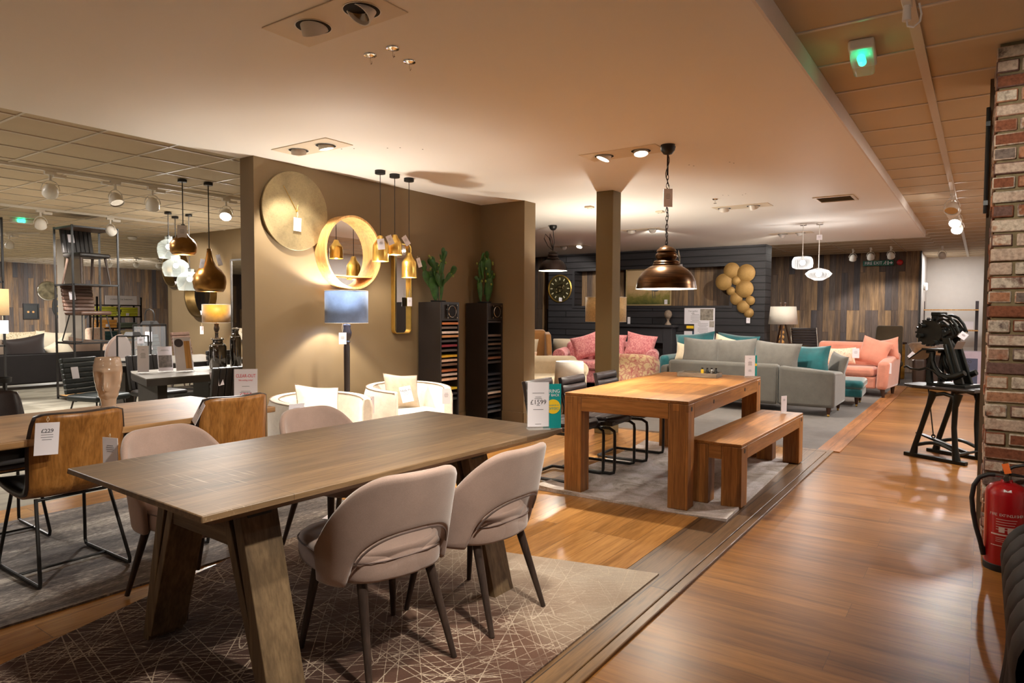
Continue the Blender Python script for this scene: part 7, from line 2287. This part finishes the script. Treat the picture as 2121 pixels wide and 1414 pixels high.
drop_pendant('clear glass globe pendant, leftmost behind the brass teardrops', -10.23, 5.47, 2.21, 2.56, 0.16, m_pglass, True)
drop_pendant('clear glass globe pendant, middle one before hoop mirror', -10.60, 5.78, 1.96, 2.30, 0.20, m_pglass, True)
drop_pendant('clear glass globe pendant hanging lowest, beside larger teardrop', -10.20, 5.78, 1.73, 2.08, 0.19, m_pglass, True)

# ---------------------------------------------------------------- dark sofa, cushions, far-left lamp and side table
m_dsofa = plain('espresso_leather', C(20, 16, 15), 0.55, var=0.15, spec=0.2)
bs2 = thing('sofa', 'long espresso leather sofa with its back turned, left showroom', 'sofa', (-13.9, 5.15, 0), rad(90))
obj('back', MB().span((-1.15, -0.1, 0.10), (1.15, 0.05, 0.64)), m_dsofa, bs2, bevel=0.03, seg=3)
obj('seat', MB().span((-1.0, 0.05, 0.10), (1.0, 0.85, 0.44)), m_dsofa, bs2, bevel=0.04, seg=3)
obj('arm', MB().span((-1.18, -0.08, 0.10), (-1.0, 0.88, 0.60)), m_dsofa, bs2, bevel=0.04, seg=3)
obj('arm', MB().span((1.0, -0.08, 0.10), (1.18, 0.88, 0.60)), m_dsofa, bs2, bevel=0.04, seg=3)
for sx_ in (-1.05, 1.05):
    for sy_ in (0.0, 0.78):
        obj('foot', MB().cyl((sx_, sy_, 0), (sx_, sy_, 0.11), 0.02, 0.03, 10), m_turned, bs2)
t = NT('dotted_cushion')
v = t.n('ShaderNodeTexVoronoi')
v.inputs['Scale'].default_value = 34
t.l(t.coords(), 0, v, 'Vector')
r = t.ramp(v, 0, [(0.25, C(150, 132, 100)), (0.4, C(206, 190, 160))])
t.color(r)
t.set(0.85)
m_dot = t.m
m_dbrown = fabric('dark_brown_velvet', C(34, 24, 22), 0.6, 0.15, 240, 0.1, 0.5)
m_ivory = fabric('ivory_cotton', C(216, 204, 180), 0.85, 0.06, 240, 0.2)
cl = 'cushions on the espresso sofa'
cushion('cushion', 'large taupe cushion at the left end of espresso sofa', (-14.05, 4.30, 0.70), (rad(10), rad(6), rad(90)), (0.70, 0.2, 0.46), fabric('taupe_cotton', C(120, 104, 90), 0.85, 0.08), cl)
cushion('cushion', 'cream cushion behind taupe one on espresso sofa', (-14.35, 4.40, 0.80), (rad(10), rad(-8), rad(95)), (0.60, 0.2, 0.46), m_ivory, cl)
cushion('cushion', 'dotted beige cushion standing highest on the espresso sofa', (-14.45, 4.95, 0.80), (rad(8), 0, rad(92)), (0.78, 0.2, 0.46), m_dot, cl)
cushion('cushion', 'white cotton cushion next to the dotted one', (-14.40, 5.45, 0.80), (rad(10), rad(5), rad(88)), (0.60, 0.2, 0.42), m_ivory, cl)
cushion('cushion', 'dark brown velvet cushion centred on the espresso sofa back', (-13.95, 4.85, 0.72), (rad(12), rad(-10), rad(90)), (0.66, 0.2, 0.46), m_dbrown, cl)
cushion('cushion', 'small tilted white cushion beside dark brown velvet one', (-13.92, 5.38, 0.68), (rad(14), rad(-34), rad(90)), (0.40, 0.16, 0.40), m_ivory, cl)
cushion('cushion', 'brown-grey cushion at the right of espresso sofa, behind tower', (-14.0, 5.85, 0.68), (rad(10), rad(8), rad(90)), (0.66, 0.2, 0.40), fabric('mink_cotton', C(112, 92, 78), 0.85, 0.08), cl)
ll = thing('floor_lamp', 'floor lamp with square buff shade cut by left photo edge', 'lamp', (-10.52, 3.20, 0), rad(10))
obj('lamp_shade', MB().add([(x, y, z) for z in (1.34, 1.68) for x, y in ((-0.2, -0.2), (0.2, -0.2), (0.2, 0.2), (-0.2, 0.2))], [(0, 1, 5, 4), (1, 2, 6, 5), (2, 3, 7, 6), (3, 0, 4, 7)]), fabric('buff_shade', C(214, 176, 122), 0.8, 0.04, 240, 0.1, 0.1), ll, solid=0.005)
obj('pole', MB().cyl((0, 0, 0.02), (0, 0, 1.62), 0.014, None, 12), m_brass, ll)
obj('base', MB().lathe([(0, 0), (0.16, 0), (0.16, 0.02), (0, 0.03)], 28), m_black, ll)
obj('spider', MB().cyl((-0.2, 0, 1.6), (0.2, 0, 1.6), 0.004, None, 6).cyl((0, -0.2, 1.6), (0, 0.2, 1.6), 0.004, None, 6), m_brass, ll)
obj('bulb', MB().ball((0, 0, 1.52), 0.03), m_lamp, ll)
bulb((-10.52, 3.20, 1.45), 12, WARM, 0.03)
price_tag('white price tag hanging below the buff lamp shade', (-10.30, 3.34, 1.335), rad(60), 0.12, 0.17, 0.06, 0, 0)
sdt = thing('side_table', 'round black side table at far left behind oak table', 'table', (-7.2, 2.22, 0))
obj('tray_top', MB().lathe([(0, 0.76), (0.16, 0.76), (0.165, 0.80), (0.16, 0.80), (0.155, 0.77), (0, 0.77)], 36), m_black, sdt)
obj('leg', MB().cyl((-0.1, -0.1, 0), (-0.08, -0.08, 0.76), 0.012, None, 8).cyl((0.1, -0.1, 0), (0.08, -0.08, 0.76), 0.012, None, 8).cyl((0, 0.14, 0), (0, 0.11, 0.76), 0.012, None, 8), m_black, sdt)

# ---------------------------------------------------------------- back wall of the left showroom
RY = Matrix.Rotation(PI / 2, 4, 'Y')
w1 = thing('wall_clock', 'round glass-faced clock with silver rim on far left plank wall', 'clock', (-25.0, 9.36, 2.05))
obj('rim', MB().lathe([(0.28, 0), (0.31, 0), (0.315, 0.03), (0.29, 0.04), (0.28, 0)], 48, mtx=RY), m_chrome, w1)
obj('dial', MB().cyl((0.002, 0, 0), (0.01, 0, 0), 0.285, None, 48), plain('mirror_dial', C(190, 176, 140), 0.15, 0.8, var=0.5, nscale=7), w1)
w2 = thing('wall_clock', 'large black clock with gilt Roman numerals, half behind grey column', 'clock', (-25.0, 10.05, 1.55))
obj('face', MB().cyl((0.002, 0, 0), (0.03, 0, 0), 0.58, None, 56), plain('slate_dial', C(40, 42, 42), 0.6), w2)
nb = MB()
for k in range(12):
    a = 2 * PI * k / 12
    for dd in ((-0.03, 0, 0.03) if k % 3 else (-0.015, 0.015)):
        nb.box((0.034, 0.44 * math.sin(a) + dd * math.cos(a), 0.44 * math.cos(a) - dd * math.sin(a)), (0.006, 0.014, 0.15), (-a, 0, 0))
obj('numeral', nb, m_brass, w2)
obj('hand', MB().cyl((0.04, 0, 0), (0.04, -0.05, 0.34), 0.012, 0.006, 6).cyl((0.04, 0, 0), (0.04, 0.16, 0.16), 0.014, 0.006, 6), m_brass, w2)
fr = thing('framed_picture', 'small dark framed picture with coloured dots on plank wall', 'picture', (-25.0, 8.87, 1.38))
obj('frame', MB().span((0, -0.22, -0.25), (0.05, 0.22, -0.21)).span((0, -0.22, 0.21), (0.05, 0.22, 0.25)).span((0, -0.22, -0.21), (0.05, -0.18, 0.21)).span((0, 0.18, -0.21), (0.05, 0.22, 0.21)), m_black, fr)
obj('print', MB().span((0.01, -0.18, -0.21), (0.02, 0.18, 0.21)), plain('dark_print_ground', C(36, 38, 36), 0.4), fr)
obj('motif', MB().ball((0.022, -0.08, -0.02), (0.004, 0.035, 0.035), 12, 8).ball((0.022, 0.06, -0.02), (0.004, 0.035, 0.035), 12, 8), m_birch, fr)
sh = thing('shelving_unit', 'black textile shelving full of folded throws, left showroom', 'shelving', (-19.2, 8.80, 0))
for sx_ in (-0.2, 0.2):
    for sy_ in (-0.56, 0.0, 0.56):
        obj('post', MB().span((sx_ - 0.02, sy_ - 0.02, 0), (sx_ + 0.02, sy_ + 0.02, 1.78)), m_black, sh)
for z in (0.36, 0.64, 0.95, 1.26, 1.57):
    obj('shelf', MB().span((-0.22, -0.58, z - 0.03), (0.22, 0.58, z)), m_black, sh)
ss = thing('sign_board', 'white shop sign standing on top textile shelf', 'sign', (-18.98, 8.84, 1.571), rad(90))
obj('board', MB().box((0, 0, 0.12), (0.80, 0.02, 0.24)), m_paper, ss)
text('lettering', 'CUSHIONS & THROWS', 0.055, m_print, ss, (0, -0.012, 0.14), squeeze=1.0)
throws = [(1.26, 8.50, 'lime', (206, 208, 66), 0.26, 'lime cushion on top textile shelf, left'), (1.26, 9.05, 'lime_fold', (196, 196, 40), 0.24, 'lime folded throw stack on top textile shelf, right'),
          (0.95, 8.50, 'amber', (216, 152, 66), 0.22, 'amber folded throw on second textile shelf, left'), (0.95, 9.02, 'sage', (92, 102, 84), 0.14, 'sage grey throw on second textile shelf, right'),
          (0.64, 8.50, 'pine', (24, 56, 54), 0.22, 'pine green cushion on third textile shelf, left'), (0.64, 9.02, 'oatmeal', (206, 186, 146), 0.24, 'oatmeal folded throws on third textile shelf, right'),
          (0.36, 8.50, 'charcoal_fold', (52, 50, 50), 0.18, 'charcoal throw on lowest textile shelf, left'), (0.36, 9.02, 'peach', (216, 162, 124), 0.22, 'peach folded throws on lowest textile shelf, right')]
for z, y, nm, c, h, lab in throws:
    t_ = thing('folded_throw', lab, 'textile', (-19.15, y, z + 0.001), 0, 'folded textiles on the shelving')
    m_ = fabric('throw_' + nm, C(*c), 0.9, 0.1, 160, 0.4)
    n = max(2, int(h / 0.06))
    b = MB()
    for k in range(n):
        b.pillow((0.02 * (k % 2), 0.0, h / n * (k + 0.5)), (0.38, 0.46, h / n * 1.05), None, 10, 1.0, 0.0) if False else b.box((0.01 * (k % 2), 0.012 * ((k * 7) % 3 - 1), h / n * (k + 0.5)), (0.36, 0.46 - 0.02 * (k % 3), h / n * 0.98))
    obj('folds', b, m_, t_, bevel=0.02, seg=3)
price_tag('white ticket on lime throw stack', (-18.95, 8.98, 1.35), rad(90), 0.08, 0.07, 0.005, 0, 0)
price_tag('white ticket on amber throw', (-18.95, 8.46, 1.06), rad(90), 0.08, 0.07, 0.005, 0, 0)
wch = thing('armchair', 'pink-beige winged chair behind the shelving tower', 'armchair', (-17.3, 7.75, 0), rad(-50))
obj('seat', MB().span((-0.32, -0.3, 0.14), (0.32, 0.34, 0.44)), m_blush, wch, bevel=0.04, seg=3)
obj('back', MB().span((-0.36, -0.38, 0.14), (0.36, -0.24, 1.0)), m_blush, wch, bevel=0.06, seg=4)
for sg in (-1, 1):
    obj('arm', MB().span((sg * 0.33, -0.3, 0.14), (sg * 0.43, 0.34, 0.62)), m_blush, wch, bevel=0.04, seg=3)
    for sy_ in (-0.26, 0.28):
        obj('leg', MB().cyl((sg * 0.34, sy_, 0), (sg * 0.34, sy_, 0.15), 0.018, 0.026, 10), m_turned, wch)
